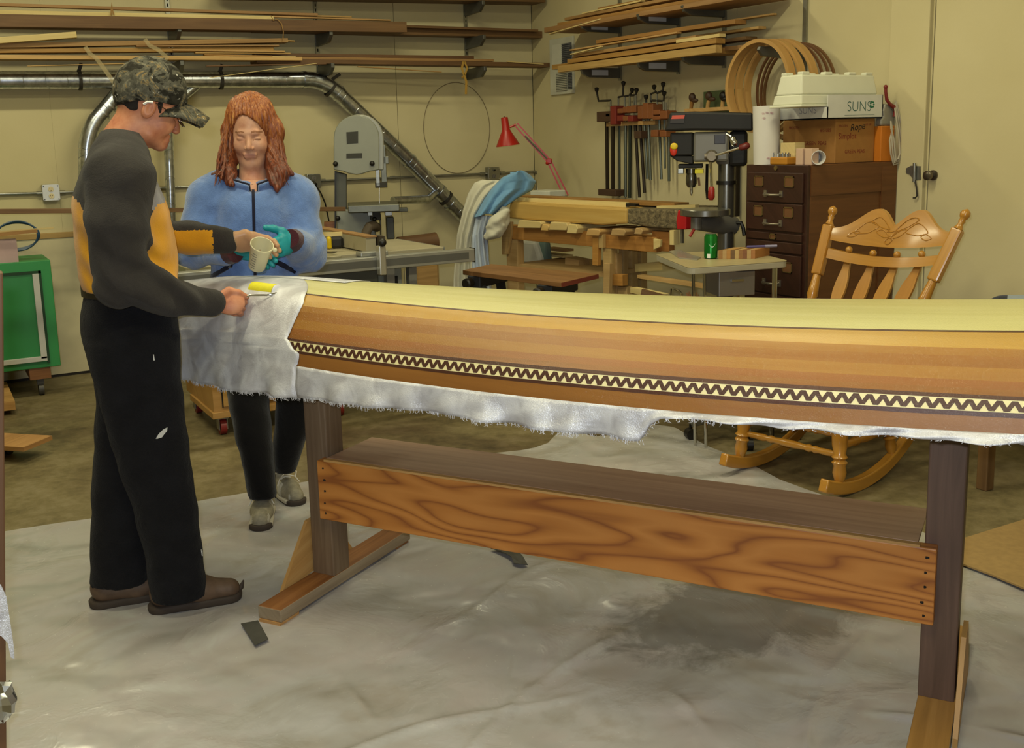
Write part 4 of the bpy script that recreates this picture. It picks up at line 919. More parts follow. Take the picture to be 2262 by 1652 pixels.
# ------------------------------------------------------------------ drop sheet on the floor
def m_poly():
    m, nt, b = base('polyethylene_film', 'b3aa90', .2, spec=.7)
    mp = coords(nt, 'Object', (1, 1, 1)); n = noise(nt, mp, 2.4, 5, .6, .8); n2 = noise(nt, mp, 28, 4, .6); n3 = noise(nt, mp, 5, 4, .6, 2.0)
    r = ramp(nt, [(.3, '9f9a92'), (.45, 'aeacaa'), (.58, 'b0aaa8'), (.72, 'b9b9b6')]); nt.links.new(n.outputs['Fac'], r.inputs[0]); nt.links.new(r.outputs[0], b.inputs['Base Color'])
    ra = ramp(nt, [(.3, .90), (.55, .96)]); nt.links.new(n3.outputs['Fac'], ra.inputs[0]); nt.links.new(ra.outputs[0], b.inputs['Alpha'])
    rr_ = ramp(nt, [(.35, .2), (.7, .28)]); nt.links.new(n2.outputs['Fac'], rr_.inputs[0]); nt.links.new(rr_.outputs[0], b.inputs['Roughness'])
    vo = N(nt, 'ShaderNodeTexVoronoi', feature='DISTANCE_TO_EDGE'); vo.inputs['Scale'].default_value = 2.6
    mv = N(nt, 'ShaderNodeMix', data_type='VECTOR'); mv.inputs[0].default_value = .35; nt.links.new(mp.outputs[0], mv.inputs[4]); nt.links.new(n.outputs['Color'], mv.inputs[5]); nt.links.new(mv.outputs[1], vo.inputs['Vector'])
    rv = ramp(nt, [(.0, 1.0), (.09, 0.0)]); nt.links.new(vo.outputs['Distance'], rv.inputs[0])
    ad = N(nt, 'ShaderNodeMath', operation='MULTIPLY_ADD'); n6 = noise(nt, mp, 3.6, 1.5, .4, .5); nt.links.new(n6.outputs['Fac'], ad.inputs[0]); ad.inputs[1].default_value = 7; mrv = N(nt, 'ShaderNodeMath', operation='MULTIPLY'); mrv.inputs[1].default_value = .22; nt.links.new(rv.outputs[0], mrv.inputs[0]); nt.links.new(mrv.outputs[0], ad.inputs[2])
    bump(nt, b, ad.outputs[0], .35, .02)
    # dark dust and drips gathered on the film
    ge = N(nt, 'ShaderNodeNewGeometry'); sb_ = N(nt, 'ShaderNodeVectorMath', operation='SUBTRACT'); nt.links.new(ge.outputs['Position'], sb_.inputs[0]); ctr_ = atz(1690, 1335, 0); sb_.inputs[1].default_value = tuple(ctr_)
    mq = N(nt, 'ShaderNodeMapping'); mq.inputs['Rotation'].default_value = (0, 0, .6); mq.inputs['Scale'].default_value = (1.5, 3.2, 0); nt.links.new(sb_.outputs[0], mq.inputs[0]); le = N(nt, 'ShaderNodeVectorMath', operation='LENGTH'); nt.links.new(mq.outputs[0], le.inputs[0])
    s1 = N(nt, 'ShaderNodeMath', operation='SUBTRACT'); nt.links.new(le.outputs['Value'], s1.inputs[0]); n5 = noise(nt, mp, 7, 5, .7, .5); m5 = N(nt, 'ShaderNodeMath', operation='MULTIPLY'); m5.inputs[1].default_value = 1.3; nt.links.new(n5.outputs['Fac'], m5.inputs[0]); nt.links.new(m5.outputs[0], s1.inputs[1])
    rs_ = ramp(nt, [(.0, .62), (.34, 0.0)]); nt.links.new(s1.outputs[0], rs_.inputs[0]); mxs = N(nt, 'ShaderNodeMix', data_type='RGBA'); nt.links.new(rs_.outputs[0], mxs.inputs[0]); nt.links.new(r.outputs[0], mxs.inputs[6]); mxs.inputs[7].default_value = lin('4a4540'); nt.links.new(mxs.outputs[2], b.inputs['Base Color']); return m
EDGE = [(-350, 1230), (0, 1177), (200, 1148), (430, 1110), (540, 1090), (700, 1062), (900, 1032), (1080, 1004), (1150, 996), (1210, 985), (1235, 962), (1262, 958), (1290, 966), (1310, 972), (1440, 938), (1490, 945), (1560, 985), (1640, 1018), (1720, 1060), (1840, 1105), (1990, 1150), (2100, 1210), (2200, 1265), (2330, 1330), (2700, 1460)]
EX = [e[0] for e in EDGE]; EY = [e[1] for e in EDGE]
RIDGE = [((.55, 1.9), (2.1, 2.6)), ((1.3, 1.4), (2.6, 2.2)), ((.3, 2.3), (1.6, 2.2)), ((1.7, 2.4), (1.5, 1.2)), ((2.2, 2.9), (2.9, 4.0)), ((.9, 1.3), (.9, 3.0)), ((1.9, 1.9), (2.4, 1.2)), ((0.2, 1.6), (1.2, 1.5)), ((1.2, 2.75), (2.2, 3.1))]
def sheet_h(x, y):
    h = .0045+.0022*np.sin(x*9+2*np.sin(y*4))*np.sin(y*7+1.5*np.sin(x*3))+.0006*np.sin(x*31+y*17)*np.sin(y*26-x*9)
    for (a, b) in RIDGE:
        a = np.array(a); b = np.array(b); ab = b-a; t = np.clip(((x-a[0])*ab[0]+(y-a[1])*ab[1])/(ab@ab), 0, 1); d = np.hypot(x-a[0]-ab[0]*t, y-a[1]-ab[1]*t+.03*np.sin(t*9))
        h = h+.011*np.exp(-(d/.016)**2)*np.sin(math.pi*np.clip(t, .02, .98))
    return np.maximum(h, .001)
mb = MB(); G = []
for x in np.linspace(-350, 2700, 300):
    ye = float(np.interp(x, EX, EY)); t = np.linspace(0, 1, 190); y = ye+(1990-ye)*t**1.25
    D = FW+RT*(x-1131)/FPX-UP*((y-PPY)/FPX)[:, None]; p = CP+D*(-CAMH/D[:, 2])[:, None]; p[:, 2] = sheet_h(p[:, 0], p[:, 1])
    if 1180 < x < 1340: p[:, 2] += .02*math.sin((x-1180)/160*math.pi)*np.clip(1-t/.12, 0, 1)
    G.append(list(p))
mb.grid(G)
one(mb, 'plastic_drop_sheet', m_poly(), 'wrinkled translucent plastic sheet spread over the floor under the stand', 'drop sheet', angle=80)
TAPE = mat('grey_tape', '43423e', .55, 0, .15, 30)
def floor_patch(name, pts, mt, label, cat, z=.014, th=.002, crease=0):
    mb = MB(); mb.prism([atz(x, y, z)+V(0, 0, random.uniform(0, crease)) for x, y in pts], (0, 0, th)); return one(mb, name, mt, label, cat, smooth=False)
floor_patch('tape_strip', [(532, 1378), (570, 1371), (593, 1412), (563, 1426), (548, 1402)][::-1], TAPE, 'short dark tape patch on the plastic beside the near stand foot', 'tape')
floor_patch('tape_strip', [(1084, 1212), (1103, 1207), (1122, 1209), (1140, 1216), (1155, 1232), (1166, 1249), (1152, 1250), (1135, 1246), (1130, 1234), (1119, 1227), (1100, 1218)][::-1], TAPE, 'curled strip of dark tape on the plastic below the front board', 'tape', crease=.01)
CARD = mat('cardboard', '9c7f4f', .85, 0, .1, 40)
floor_patch('cardboard_sheet', [(2085, 1205), (2262, 1150), (2400, 1120), (2500, 1300), (2330, 1318), (2262, 1302), (2190, 1272), (2125, 1248), (2085, 1235)][::-1], CARD, 'flat tan cardboard lying on the floor beyond the right post', 'cardboard', z=.012, th=.006)
W_PINE = wood('pine', 'c9a468', 'b48c4e', .55, 1, .12, c3='d8ba84'); W_TAN = wood('tan_lumber', 'a98552', '8a693c', .6, 1, .16, c3='bd9b68')
W_BRN = wood('brown_lumber', '6f5131', '553a22', .6, 1, .15, c3='846441'); W_ORG = wood('orange_lumber', 'a2783f', '86602e', .55, 1, .14, c3='b38a52'); W_PALE = wood('pale_lumber', 'd9c489', 'c8af6f', .55, 1, .08, c3='e4d4a2')
# plank on the floor at far left, with a caster under it
p = thing('floor_dolly', 'low tan plywood dolly on the concrete at the left edge', 'dolly', atz(40, 985, 0))
a0 = atz(115, 962, .09); a1 = atz(52, 988, .09); dd = nrm((a1-a0)*V(1, 1, 0)); ee = nrm(V(-dd[1], dd[0], 0)); ee = ee if ee[0] < 0 else -ee
MB().prism([a0, a1, a1+ee*.75, a0+ee*.75], (0, 0, -.022)).build('deck', W_PLY, p, smooth=False)
for q in (a1+ee*.22-dd*.06, a0+ee*.22+dd*.06, a1+ee*.66-dd*.06, a0+ee*.66+dd*.06):
    MB().cyl((q[0], q[1], .03)-ee*.015, (q[0], q[1], .03)+ee*.015, .03).box((q[0], q[1], .059), (.04, .04, .018)).build('caster', BLACK, p)
# things cut by the left edge, close to the camera
pl0 = atz(-4, 1800, 0)
pole = thing('work_horse', 'upright brown stick of a stand cut by the left edge', 'stand', (pl0[0], pl0[1], 0))
dl = np.linalg.norm((pl0-CP)[:2]); nn_ = nrm((ray(0, 900))*V(1, 1, 0))
top = atp(-14, 600, pl0, nn_); 
MB().bar(pl0, top, .035, .05, up=nn_).build('upright', W_BRN, pole, smooth=False, bevel=.003)
MB().bar(pl0-RT*V(1, 1, 0)*.3+V(0, 0, .02), pl0+V(0, 0, .02), .05, .04).build('foot', W_BRN, pole, smooth=False)
MB().bar(pl0-nn_*.0-RT*V(1, 1, 0)*.1+V(0, 0, .55), pl0+V(0, 0, .55), .03, .03).build('peg', W_BRN, pole, smooth=False)
gq = [atp(x, y, pl0-nn_*.06, nn_) for x, y in ((-30, 1285), (2, 1292), (14, 1318), (22, 1370), (30, 1425), (32, 1456), (24, 1452), (17, 1420), (2, 1404), (-30, 1400))]
mb = MB(); ctr = sum(gq)/len(gq)
one(MB().prism(gq, nn_*.004), 'glass_cloth_scrap', GLASS, 'grey scrap of glass cloth hanging at the left edge', 'cloth scrap', smooth=False)
def crumple(c_, r_, n_, seed, sq=(1, 1, 1)):
    rs = np.random.default_rng(seed); mb = MB(); mb.ell((0, 0, 0), 1.0, None, n_, n_//2+2); vs_ = []
    for v_ in mb.v: vs_.append(tuple(np.asarray(c_)+np.array(v_)*r_*np.array(sq)*(1+rs.uniform(-.28, .28))))
    mb.v = vs_; return mb
one(crumple(atp(2, 1548, pl0-nn_*.05, nn_), .033, 12, 4, (.9, .9, 1.3)), 'foil_ball', mat('aluminium_foil', 'c8ccd0', .2, 1, .05), 'crumpled silver foil at the lower left edge', 'foil', angle=5)
# ================================================================== back wall
def bwbar(name, x0, y0, x1, y1, h, dep, mt, label, cat='board', group=None, yo=.17, zo=0):
    p0, p1 = aty(x0, y0, BY-yo), aty(x1, y1, BY-yo); p0[2] += zo; p1[2] += zo
    return one(MB().bar(p0, p1, dep, h), name, mt, label, cat, group, smooth=False, bevel=.002)
# uprights with brackets
for i, (x, ys_) in enumerate(((376, (60, 133)), (700, (68, 139)), (1029, (2, 77, 146)))):
    xw = aty(x, 100, BY)[0]; zb = aty(x, 178 if i < 2 else 150, BY)[2]
    t = thing('shelf_upright', ['slotted steel shelf upright above the man in the cap', 'slotted steel shelf upright above the duct elbow', 'slotted steel shelf upright above the wire hoop'][i], 'shelf upright', (xw, BY, zb), 'wall shelf uprights')
    rail = MB().bx(xw-.014, xw+.014, BY-.014, BY, zb, CZ-.02).build('rail', STEEL, t, smooth=False)
    sl = MB()
    for k in range(40):
        z = zb+.03+k*.035
        if z < CZ-.1: sl.bx(xw-.004, xw+.004, BY-.0148, BY-.0138, z, z+.02)
    sl.build('slot_row', DARK, rail, smooth=False)
    for y in ys_:
        zt = aty(x, y, BY-.15)[2]-.012
        MB().prism([(xw-.012, BY-.014, zt), (xw-.012, BY-.31, zt), (xw-.012, BY-.31, zt-.03), (xw-.012, BY-.25, zt-.075), (xw-.012, BY-.014, zt-.085)], (.024, 0, 0)).build('bracket', mat('bracket_steel', '6e6f6c', .4, .7, .1), t, smooth=False, bevel=.002)
GR = 'lumber on the back wall rack'
bwbar('board', 480, -12, 1190, 2, .045, .2, W_BRN, 'brown board on the topmost back wall shelf', group=GR)
bwbar('board', -60, 47, 890, 62, .075, .14, W_BRN, 'wide dark brown board on the upper back wall shelf', group=GR, yo=.25)
bwbar('board', 560, 63, 1214, 79, .05, .14, W_BRN, 'long brown board reaching the corner on the upper back shelf', group=GR, yo=.09)
bwbar('board', 700, 53, 1182, 69, .018, .1, W_BRN, 'thin brown board lying on the long corner board', group=GR, yo=.16)
bwbar('board', -60, 27, 602, 41, .026, .06, W_PALE, 'pale narrow strip on top of the upper shelf stack', group=GR, yo=.27)
bwbar('board', -60, 9, 700, 33, .018, .05, W_TAN, 'dull tan strip at the top of the upper shelf stack', group=GR, yo=.22)
bwbar('board', 600, 33, 775, 38, .012, .04, W_TAN, 'short tan strip end above the wide brown board', group=GR, yo=.2)
bwbar('board', 600, 37, 862, 45, .010, .03, W_PINE, 'thin light strip tapering off on the upper back shelf', group=GR, yo=.24)
bwbar('board', -60, 94, 168, 77, .036, .05, W_PALE, 'short pale board sloping up at the far left of the rack', group=GR, yo=.33)
bwbar('board', -60, 103, 632, 90, .028, .09, W_TAN, 'tan board at the top of the lower back shelf', group=GR, yo=.27)
bwbar('board', -60, 114, 600, 109, .026, .1, W_ORG, 'warm tan board in the middle of the lower back shelf', group=GR, yo=.25)
bwbar('board', -60, 127, 662, 131, .025, .12, W_PINE, 'light bottom board of the lower back shelf stack', group=GR, yo=.26)
for i, (x0, y0, x1, y1, h, mt, lb) in enumerate(((300, 102, 615, 101, .010, W_TAN, 'thin strip wedged under the top tan board'), (380, 111, 628, 114, .009, W_PINE, 'thin strip end sticking out above the lower shelf boards'), (430, 117, 640, 118, .008, W_TAN, 'fine strip in the right end of the lower stack'), (450, 121, 600, 125, .010, W_ORG, 'fine orange strip just above the bottom board'), (470, 124, 652, 126, .006, W_PALE, 'hair thin pale strip over the bottom board'), (590, 88, 650, 91, .009, W_TAN, 'splintered strip end beyond the top tan board'))):
    bwbar('wood_strip', x0, y0, x1, y1, h, .04, mt, lb, 'wood strip', GR, yo=.3-.01*i)
bwbar('board', 560, 121, 1042, 128, .022, .08, W_BRN, 'brown board starting behind the strip ends on the lower shelf', group=GR, yo=.2)
bwbar('board', 560, 128, 1087, 134, .018, .06, W_TAN, 'dull tan board on the right half of the lower back shelf', group=GR, yo=.25)
bwbar('board', 560, 135, 1208, 145, .032, .16, W_BRN, 'longest brown board of the lower back shelf, ending near the corner', group=GR, yo=.2)
bwbar('wood_strip', 1120, 136, 1200, 142, .008, .02, W_PALE, 'pale strip tip by the room corner on the lower shelf', 'wood strip', GR, yo=.28)
bwbar('wood_strip', 60, 146, 330, 139, .005, .01, W_PINE, 'thin batten drooping below the rack behind the cap', 'wood strip', GR, yo=.3)
bwbar('wood_strip', 455, 146, 720, 141, .009, .02, W_BRN, 'dark thin stick below the rack right of the cap', 'wood strip', GR, yo=.3)
bwbar('wood_strip', 790, 147, 975, 159, .007, .015, W_TAN, 'thin stick sagging under the lower shelf near the hoop', 'wood strip', GR, yo=.28)
bwbar('wood_strip', 462, 172, 700, 140, .004, .006, W_PALE, 'thread thin batten slanting in front of the duct', 'wood strip', GR, yo=.34)
TW = mat('twine', 'a8834e', .9)
def strand(name, pts, r, mt, label, cat, yo=.3, w_=None):
    P = [aty(x, y, BY-yo) for x, y in pts]
    mb = MB()
    if w_: mb.ribbon(P, w_, .002, (.8, 0, .6))
    else: mb.tube(P, r, 6)
    return one(mb, name, mt, label, cat)
strand('twine', [(245, 34), (246, 20), (247, 6), (248, 20), (251, 33)], .004, TW, 'knot of twine round the upper shelf strips at left', 'twine', .31)
strand('twine', [(598, 34), (604, 45), (612, 42), (622, 52), (626, 70), (625, 92)], .003, TW, 'twine tail dangling from the end of the pale strip', 'twine', .33)
FILM = base('clear_strap', 'c8b88c', .3, alpha=.3)[0]
strand('plastic_strap', [(188, 103), (198, 118), (212, 128), (226, 146), (240, 166), (254, 186)], 0, FILM, 'clear plastic strap dangling left of the cap', 'strap', .35, .026)
strand('plastic_strap', [(320, 86), (330, 100), (350, 110), (372, 130)], 0, FILM, 'clear plastic strap dangling behind the cap top', 'strap', .35, .026)
YT = mat('yellow_ribbon', 'b08a3c', .6)
strand('ribbon', [(1024, 136), (1020, 150), (1024, 162), (1030, 180), (1029, 208)], 0, YT, 'tan ribbon hanging from the lower shelf over the hoop', 'ribbon', .3, .018)
strand('ribbon', [(1026, 136), (1032, 150), (1027, 166), (1020, 172)], 0, YT, 'short curled ribbon end beside the hanging ribbon', 'ribbon', .3, .014)
# wire hoop
hc_ = aty(1010, 283, BY-.006)
one(MB().tube([hc_+V(.292*math.cos(a), 0, .352*math.sin(a)) for a in np.linspace(0, 2*math.pi, 72, endpoint=False)], .0022, 6, closed=True), 'wire_hoop', mat('dull_wire', '77674a', .6), 'thin wire hoop hanging flat on the back wall', 'wire hoop')
# ---- galvanised duct
def m_galv():
    m, nt, b = base('galvanised_duct', 'd0d4cc', .28, 1); mp = coords(nt, 'Object', (1, 1, 1)); n = noise(nt, mp, 30, 4, .6); r = ramp(nt, [(.35, 'aab2be'), (.65, 'd6dce6')]); nt.links.new(n.outputs['Fac'], r.inputs[0]); nt.links.new(r.outputs[0], b.inputs['Base Color'])
    bump(nt, b, noise(nt, mp, 9, 2).outputs['Fac'], .15, .01); return m
GALV = m_galv()
DY = BY-.13; dr_ = .056
du = thing('dust_duct', 'galvanised spiral dust duct along the back wall turning down to the right', 'duct', aty(700, 300, DY))
q = lambda x, y, dy=0: aty(x, y, DY+dy)
def arc3(a, b, c, n=9):  # quadratic bend
    return [a*(1-t)**2+b*2*t*(1-t)+c*t*t for t in np.linspace(0, 1, n)]
def pipe(pts, r, nm, seam=.13, prof=None):
    o = MB().tube(pts, r, 20).build(nm, GALV, du, angle=60)
    if seam:
        mb = MB(); L_ = 0
        for i in range(len(pts)-1):
            a, b = pts[i], pts[i+1]; ln = np.linalg.norm(b-a); d, x_, y_ = mb.frame(a, b); k = seam/2
            while k < ln-.04:
                mb.tube([a+d*(k+.055*math.sin(t)*0+.03*math.cos(t))+(x_*math.cos(t)+y_*math.sin(t))*r for t in np.linspace(0, 2*math.pi, 20, endpoint=False)], .0018, 4, closed=True); k += seam
        if mb.v: mb.build('spiral_seam', GALV, o)
    return o
e0, e1, e2 = q(672, 176), q(716, 176), q(748, 207)
pipe([q(-120, 178), e0], dr_, 'pipe'); pipe(arc3(e0, q(712, 175), e2), dr_*1.04, 'elbow', 0)
pipe([e2, q(905, 356)], dr_, 'pipe'); pipe([q(905, 356), q(1035, 488)], dr_*1.0, 'pipe')
pipe([q(283, 182), q(215, 262)], .05, 'branch_pipe'); pipe(arc3(q(215, 262), q(196, 286), q(191, 330)), .052, 'branch_elbow', 0); pipe([q(191, 330), q(191, 600)], .05, 'branch_pipe')
pipe([q(368, 190, .03), q(379, 492, .03)], .032, 'down_pipe', .18)
pipe([q(442, 182, .02), q(425, 196, .02), q(372, 240, .02)], .032, 'down_branch', 0)
pipe([q(968, 420), q(945, 440, -.08), q(868, 443, -.2)], .03, 'saw_branch', 0)
for (x, y, dx, dy) in ((242, 234, -.7, .7), (228, 250, -.7, .7)): 
    c_ = q(x, y); d = nrm(q(215, 262)-q(283, 182)); MB().cyl(c_-d*.006, c_+d*.006, .053, n=20).build('coupling', GALV, du)
for (x, y, a) in ((672, 176, (1, 0, 0)), (748, 207, None), (905, 356, None), (972, 424, None), (996, 450, None)):
    d = nrm(a) if a else nrm(q(905, 356)-e2); MB().cyl(q(x, y)-d*.012, q(x, y)+d*.012, dr_*1.1, n=20).build('coupling', GALV, du)
IRON = mat('dark_strap', '3a3630', .6, .3)
for (x, y, d) in ((176, 177, V(1, 0, 0)), (487, 177, V(1, 0, 0)), (730, 196, nrm(V(.7, 0, -.5))), (985, 438, nrm(q(905, 356)-e2))):
    mb = MB(); c_ = q(x, y); _, x_, y_ = mb.frame(c_, c_+d)
    mb.ribbon([c_+(x_*math.cos(t)+y_*math.sin(t))*(dr_+.006) for t in np.linspace(0, 2*math.pi, 25)], .02, .004, d)
    if y < 300: mb.bar(c_+V(.0, 0, dr_), c_+V(0.02 if x != 730 else .08, .0, dr_+.05), .022, .004, up=(0, 1, 0))
    mb.build('hanger_strap', IRON, du)
# ---- conduit and boxes
cdt = thing('conduit', 'thin steel conduit running along the back wall between outlet boxes', 'conduit', aty(600, 404, BY))
cq = lambda x, y, o=.02: aty(x, y, BY-o)
MB().tube([cq(-80, 431), cq(112, 426), cq(690, 400.5), cq(1088, 383), cq(1183, 378.5)], .0095, 10).build('tube', STEEL, cdt)
MB().tube([cq(1178, 379), cq(1184, 380)+V(.004, -.005, -.004), cq(1185, 388)+V(.01, -.01, 0), V(RX-.015, BY-.03, .85)], .012, 10).build('corner_drop', STEEL, cdt)
for x, y in ((88, 427), (137, 425), (668, 401), (713, 399), (1066, 384), (1110, 382), (868, 392)):
    c_ = cq(x, y); MB().cyl(c_-V(.02, 0, 0), c_+V(.02, 0, 0), .014, n=10).build('connector', STEEL, cdt)
def obox(x, y, label, cover, duplex, lever=False):
    c_ = aty(x, y, BY-.03); t = thing('outlet_box', label, 'outlet', c_-V(0, 0, .05))
    w_ = .052
    MB().bx(c_[0]-w_, c_[0]+w_, BY-.055, BY, c_[2]-w_, c_[2]+w_).build('box', STEEL, t, smooth=False, bevel=.006)
    yf = BY-.058
    cv = MB().prism([(c_[0]+sx*w_*a, yf, c_[2]+sz*w_*b) for sx, sz, a, b in ((-1, -1, .86, 1), (1, -1, .86, 1), (1, -1, 1, .86), (1, 1, 1, .86), (1, 1, .86, 1), (-1, 1, .86, 1), (-1, 1, 1, .86), (-1, -1, 1, .86))], (0, .004, 0)).build('cover', cover, t, smooth=False, bevel=.002)
    for k, dz in enumerate((.022, -.022)):
        if lever and k == 0: 
            MB().cyl((c_[0], yf-.001, c_[2]+dz), (c_[0], yf-.016, c_[2]+dz+.006), .006).build('toggle', BLACK, t); continue
        MB().cyl((c_[0], yf+.002, c_[2]+dz), (c_[0], yf-.004, c_[2]+dz), .0165, n=20).build('socket', duplex, t)
        sl = MB()
        for dx in (-.006, .006): sl.bx(c_[0]+dx-.0012, c_[0]+dx+.0012, yf-.0048, yf-.0038, c_[2]+dz-.001, c_[2]+dz+.008)
        sl.cyl((c_[0], yf-.0038, c_[2]+dz-.008), (c_[0], yf-.0048, c_[2]+dz-.008), .0024, n=8).build('slots', DARK, t, smooth=False)
    for sx, sz in ((-1, 1), (1, 1), (-1, -1), (1, -1)): MB().cyl((c_[0]+sx*w_*.82, yf, c_[2]+sz*w_*.82), (c_[0]+sx*w_*.82, yf-.003, c_[2]+sz*w_*.82), .004, n=8).build('screw', CHROME, t)
    return c_
IVORY = mat('ivory_socket', 'd9c9a0', .5); WHC = mat('white_cover', 'd2d4d8', .4, .2)
obox(112, 425, 'white covered outlet box at the far left of the conduit', WHC, IVORY)
c2 = obox(691, 400, 'steel outlet box with two black plugs right of the woman', STEEL, mat('grey_socket', '6f6a62', .6))
obox(1088, 383, 'steel switch and outlet box above the draped clothes', STEEL, mat('grey_socket', '6f6a62', .6), True)
for k, pts in enumerate((((692, 408), (698, 430), (702, 455), (703, 490), (701, 540)), ((696, 405), (708, 425), (718, 448), (726, 485), (733, 530)))):
    P = [aty(x, y, BY-.09-.02*k) for x, y in pts]; t = thing('power_cord', ['black power cord hanging straight below the steel outlet', 'black power cord curving right below the steel outlet'][k], 'power cord', P[-1])
    MB().tube([P[0]+V(0, .02, 0)]+P[1:], .0055, 8).build('cable', BLACK, t); MB().cyl(P[0]+V(0, .03, 0), P[0]+V(0, -.02, -.008), .016, .011, 12).build('plug', BLACK, t)
# long moulding strip and lower wall things
sm = one(MB().bar(aty(-60, 467, 6.55), aty(762, 461.5, 6.55), .03, .027), 'moulding_strip', W_BRN, 'long dark moulding strip at waist height passing behind the woman', 'moulding', smooth=False, bevel=.002)
P0, P1 = aty(762, 461.5, 6.55), aty(778, 460, 6.55)
struct(MB().bx(-2.5, 1.55, BY-.03, BY, .93, .965).build('trim_1', W_TAN, smooth=False, bevel=.002))
struct(MB().bx(-2.5, 1.55, BY-.022, BY, .02, .93).build('trim_2', mat('lower_wall_sheet', 'c9be9c', .8), smooth=False))
# ---- green cabinet on blocks and casters
GRN = mat('green_paint', '2f8a4a', .5, 0, .06); 
ga, gb_ = aty(112, 575, 6.85), aty(112, 812, 6.85)
gx1 = ga[0]; gz1, gz0 = ga[2], gb_[2]
gcab = thing('green_cabinet', 'bright green shop cabinet with white framed door at the far left', 'cabinet', (gx1-.4, 6.95, 0))
MB().bx(gx1-1.0, gx1, 6.88, 7.3, gz0, gz1).build('body', GRN, gcab, smooth=False, bevel=.004)
dg = MB().bx(gx1-.98, gx1-.075, 6.868, 6.882, gz0+.06, gz1-.075).build('door', mat('green_panel', '2a7f44', .45), gcab, smooth=False)
wf_ = mat('white_strip', 'b9b9b4', .5)
MB().bx(gx1-.075-.035, gx1-.075, 6.85, 6.88, gz0+.06, gz1-.075).build('white_edge', wf_, dg, smooth=False, bevel=.002); MB().bx(gx1-.98, gx1-.075, 6.85, 6.88, gz0+.045, gz0+.075).build('white_edge', wf_, dg, smooth=False, bevel=.002)
MB().bx(gx1-.075, gx1-.06, 6.86, 6.885, gz0+.03, gz1-.06).bx(gx1-.98, gx1-.06, 6.86, 6.885, gz1-.075, gz1-.06).build('door_gap', mat('dark_green', '12381f', .7), dg, smooth=False)
for dx in (.12, .85):
    b_ = MB().bx(gx1-dx-.06, gx1-dx+.06, 6.9, 7.2, .11, gz0).build('block', W_FOOT, gcab, smooth=False)
    MB().cyl((gx1-dx-.015, 6.95, .04), (gx1-dx+.015, 6.95, .04), .04, n=16).bx(gx1-dx-.02, gx1-dx+.02, 6.93, 6.98, .07, .11).build('caster', mat('caster_grey', '4a4844', .5, .4), b_)
one(MB().bx(gx1-.9, aty(37, 550, 6.95)[0], 6.9, 6.99, gz1, aty(37, 527, 6.95)[2]), 'foam_block', mat('pink_foam', 'b49a9a', .8), 'pinkish foam block standing on the green cabinet', 'foam block', smooth=False)
fz = aty(37, 527, 6.95)[2]
one(MB().bar((gx1-.9, 6.93, fz+.012), aty(82, 510, 6.9), .05, .018), 'wood_strip', W_ORG, 'orange stick lying on the foam block at left', 'wood strip', smooth=False)
one(MB().bar((gx1-.9, 6.97, fz+.035), aty(118, 503, 6.95), .02, .008), 'wood_strip', W_PALE, 'thin pale stick tip above the orange stick', 'wood strip', smooth=False)
hk = MB(); cc = aty(38, 521, 7.05)
for k in range(3): hk.tube([cc+V(.115*math.cos(a)*(1+.05*k), .01*k, .09*math.sin(a)*(1-.06*k)) for a in np.linspace(0, 2*math.pi, 40, endpoint=False)], .006, 6, closed=True)
one(hk, 'air_hose', mat('blue_hose', '2c4a66', .4), 'coiled dark blue hose hanging behind the green cabinet top', 'hose')
one(MB().bx(gx1-.9, aty(22, 853, 6.8)[0], 6.5, 7.1, .03, .08).bx(gx1-.8, gx1-.5, 6.55, 7.0, 0, .03), 'scrap_board', W_PLY, 'scrap board on the floor under the green cabinet', 'board', smooth=False)
# ================================================================== band saw
BS = Frame(aty(792, 300, 6.95)*V(1, 1, 0), 792); L = BS.l
bs = thing('band_saw', 'tall grey band saw with domed upper wheel cover against the back wall', 'band saw', BS.O)
GREY = mat('machine_grey', '8f9184', .45, .1, .05); GREYD = mat('machine_grey_dark', '55564e', .5, .2, .1); CAST = mat('cast_iron', '77786e', .4, .7, .15, 12)
def outline(pts, b): return [L(x, y, b) for x, y in pts]
def dome(x0, x1, yt, yb, bulge, n=14):
    cx, r = (x0+x1)/2, (x1-x0)/2; P = [(cx-r*math.cos(a), yt+r-r*math.sin(a)) for a in np.linspace(0, math.pi, n)]
    return P+[(x1, yb), (cx+r*.55, yb+4), (cx+r*.25, yb+bulge), (cx, yb+bulge+2), (cx-r*.35, yb+bulge-1), (cx-r*.6, yb+3), (x0, yb)]
mb = LMB(BS); mb.prism(outline(dome(737, 838, 254, 375, 9), -.13)[::-1], (0, .05, 0)); uc = mb.build('upper_cover', GREY, bs, bevel=.006)
mb = LMB(BS); mb.prism(outline(dome(741, 848, 252, 376, 0)[:14]+[(848, 376), (741, 376)], -.08)[::-1], (0, .10, 0)); mb.build('upper_housing', mat('machine_rim', 'a3a397', .4, .2), bs, bevel=.008)
pl_ = mat('name_plate', '2c2b1c', .5)
for a in (((765, 292), (791, 290), (791, 316), (766, 318)), ((765, 339), (800, 338), (800, 349), (765, 350))):
    mb = LMB(BS); mb.prism(outline(a, -.133)[::-1], (0, .004, 0)); mb.build('name_plate', pl_, uc, smooth=False)
for x, y, rr_ in ((741, 362, .018), (822, 361, .018)):
    mb = LMB(BS); mb.ell(L(x, y, -.14), rr_); mb.build('knob', BLACK, bs)
mb = LMB(BS); mb.prism(outline([(739, 378), (766, 385), (766, 470), (739, 470)], -.08)[::-1], (0, .12, 0)); mb.build('column', GREYD, bs, smooth=False, bevel=.006)
mb = LMB(BS); mb.prism(outline([(739, 378), (743, 378), (743, 520), (739, 520)], -.1)[::-1], (0, .02, 0)); mb.build('column_edge', BLACK, bs, smooth=False)
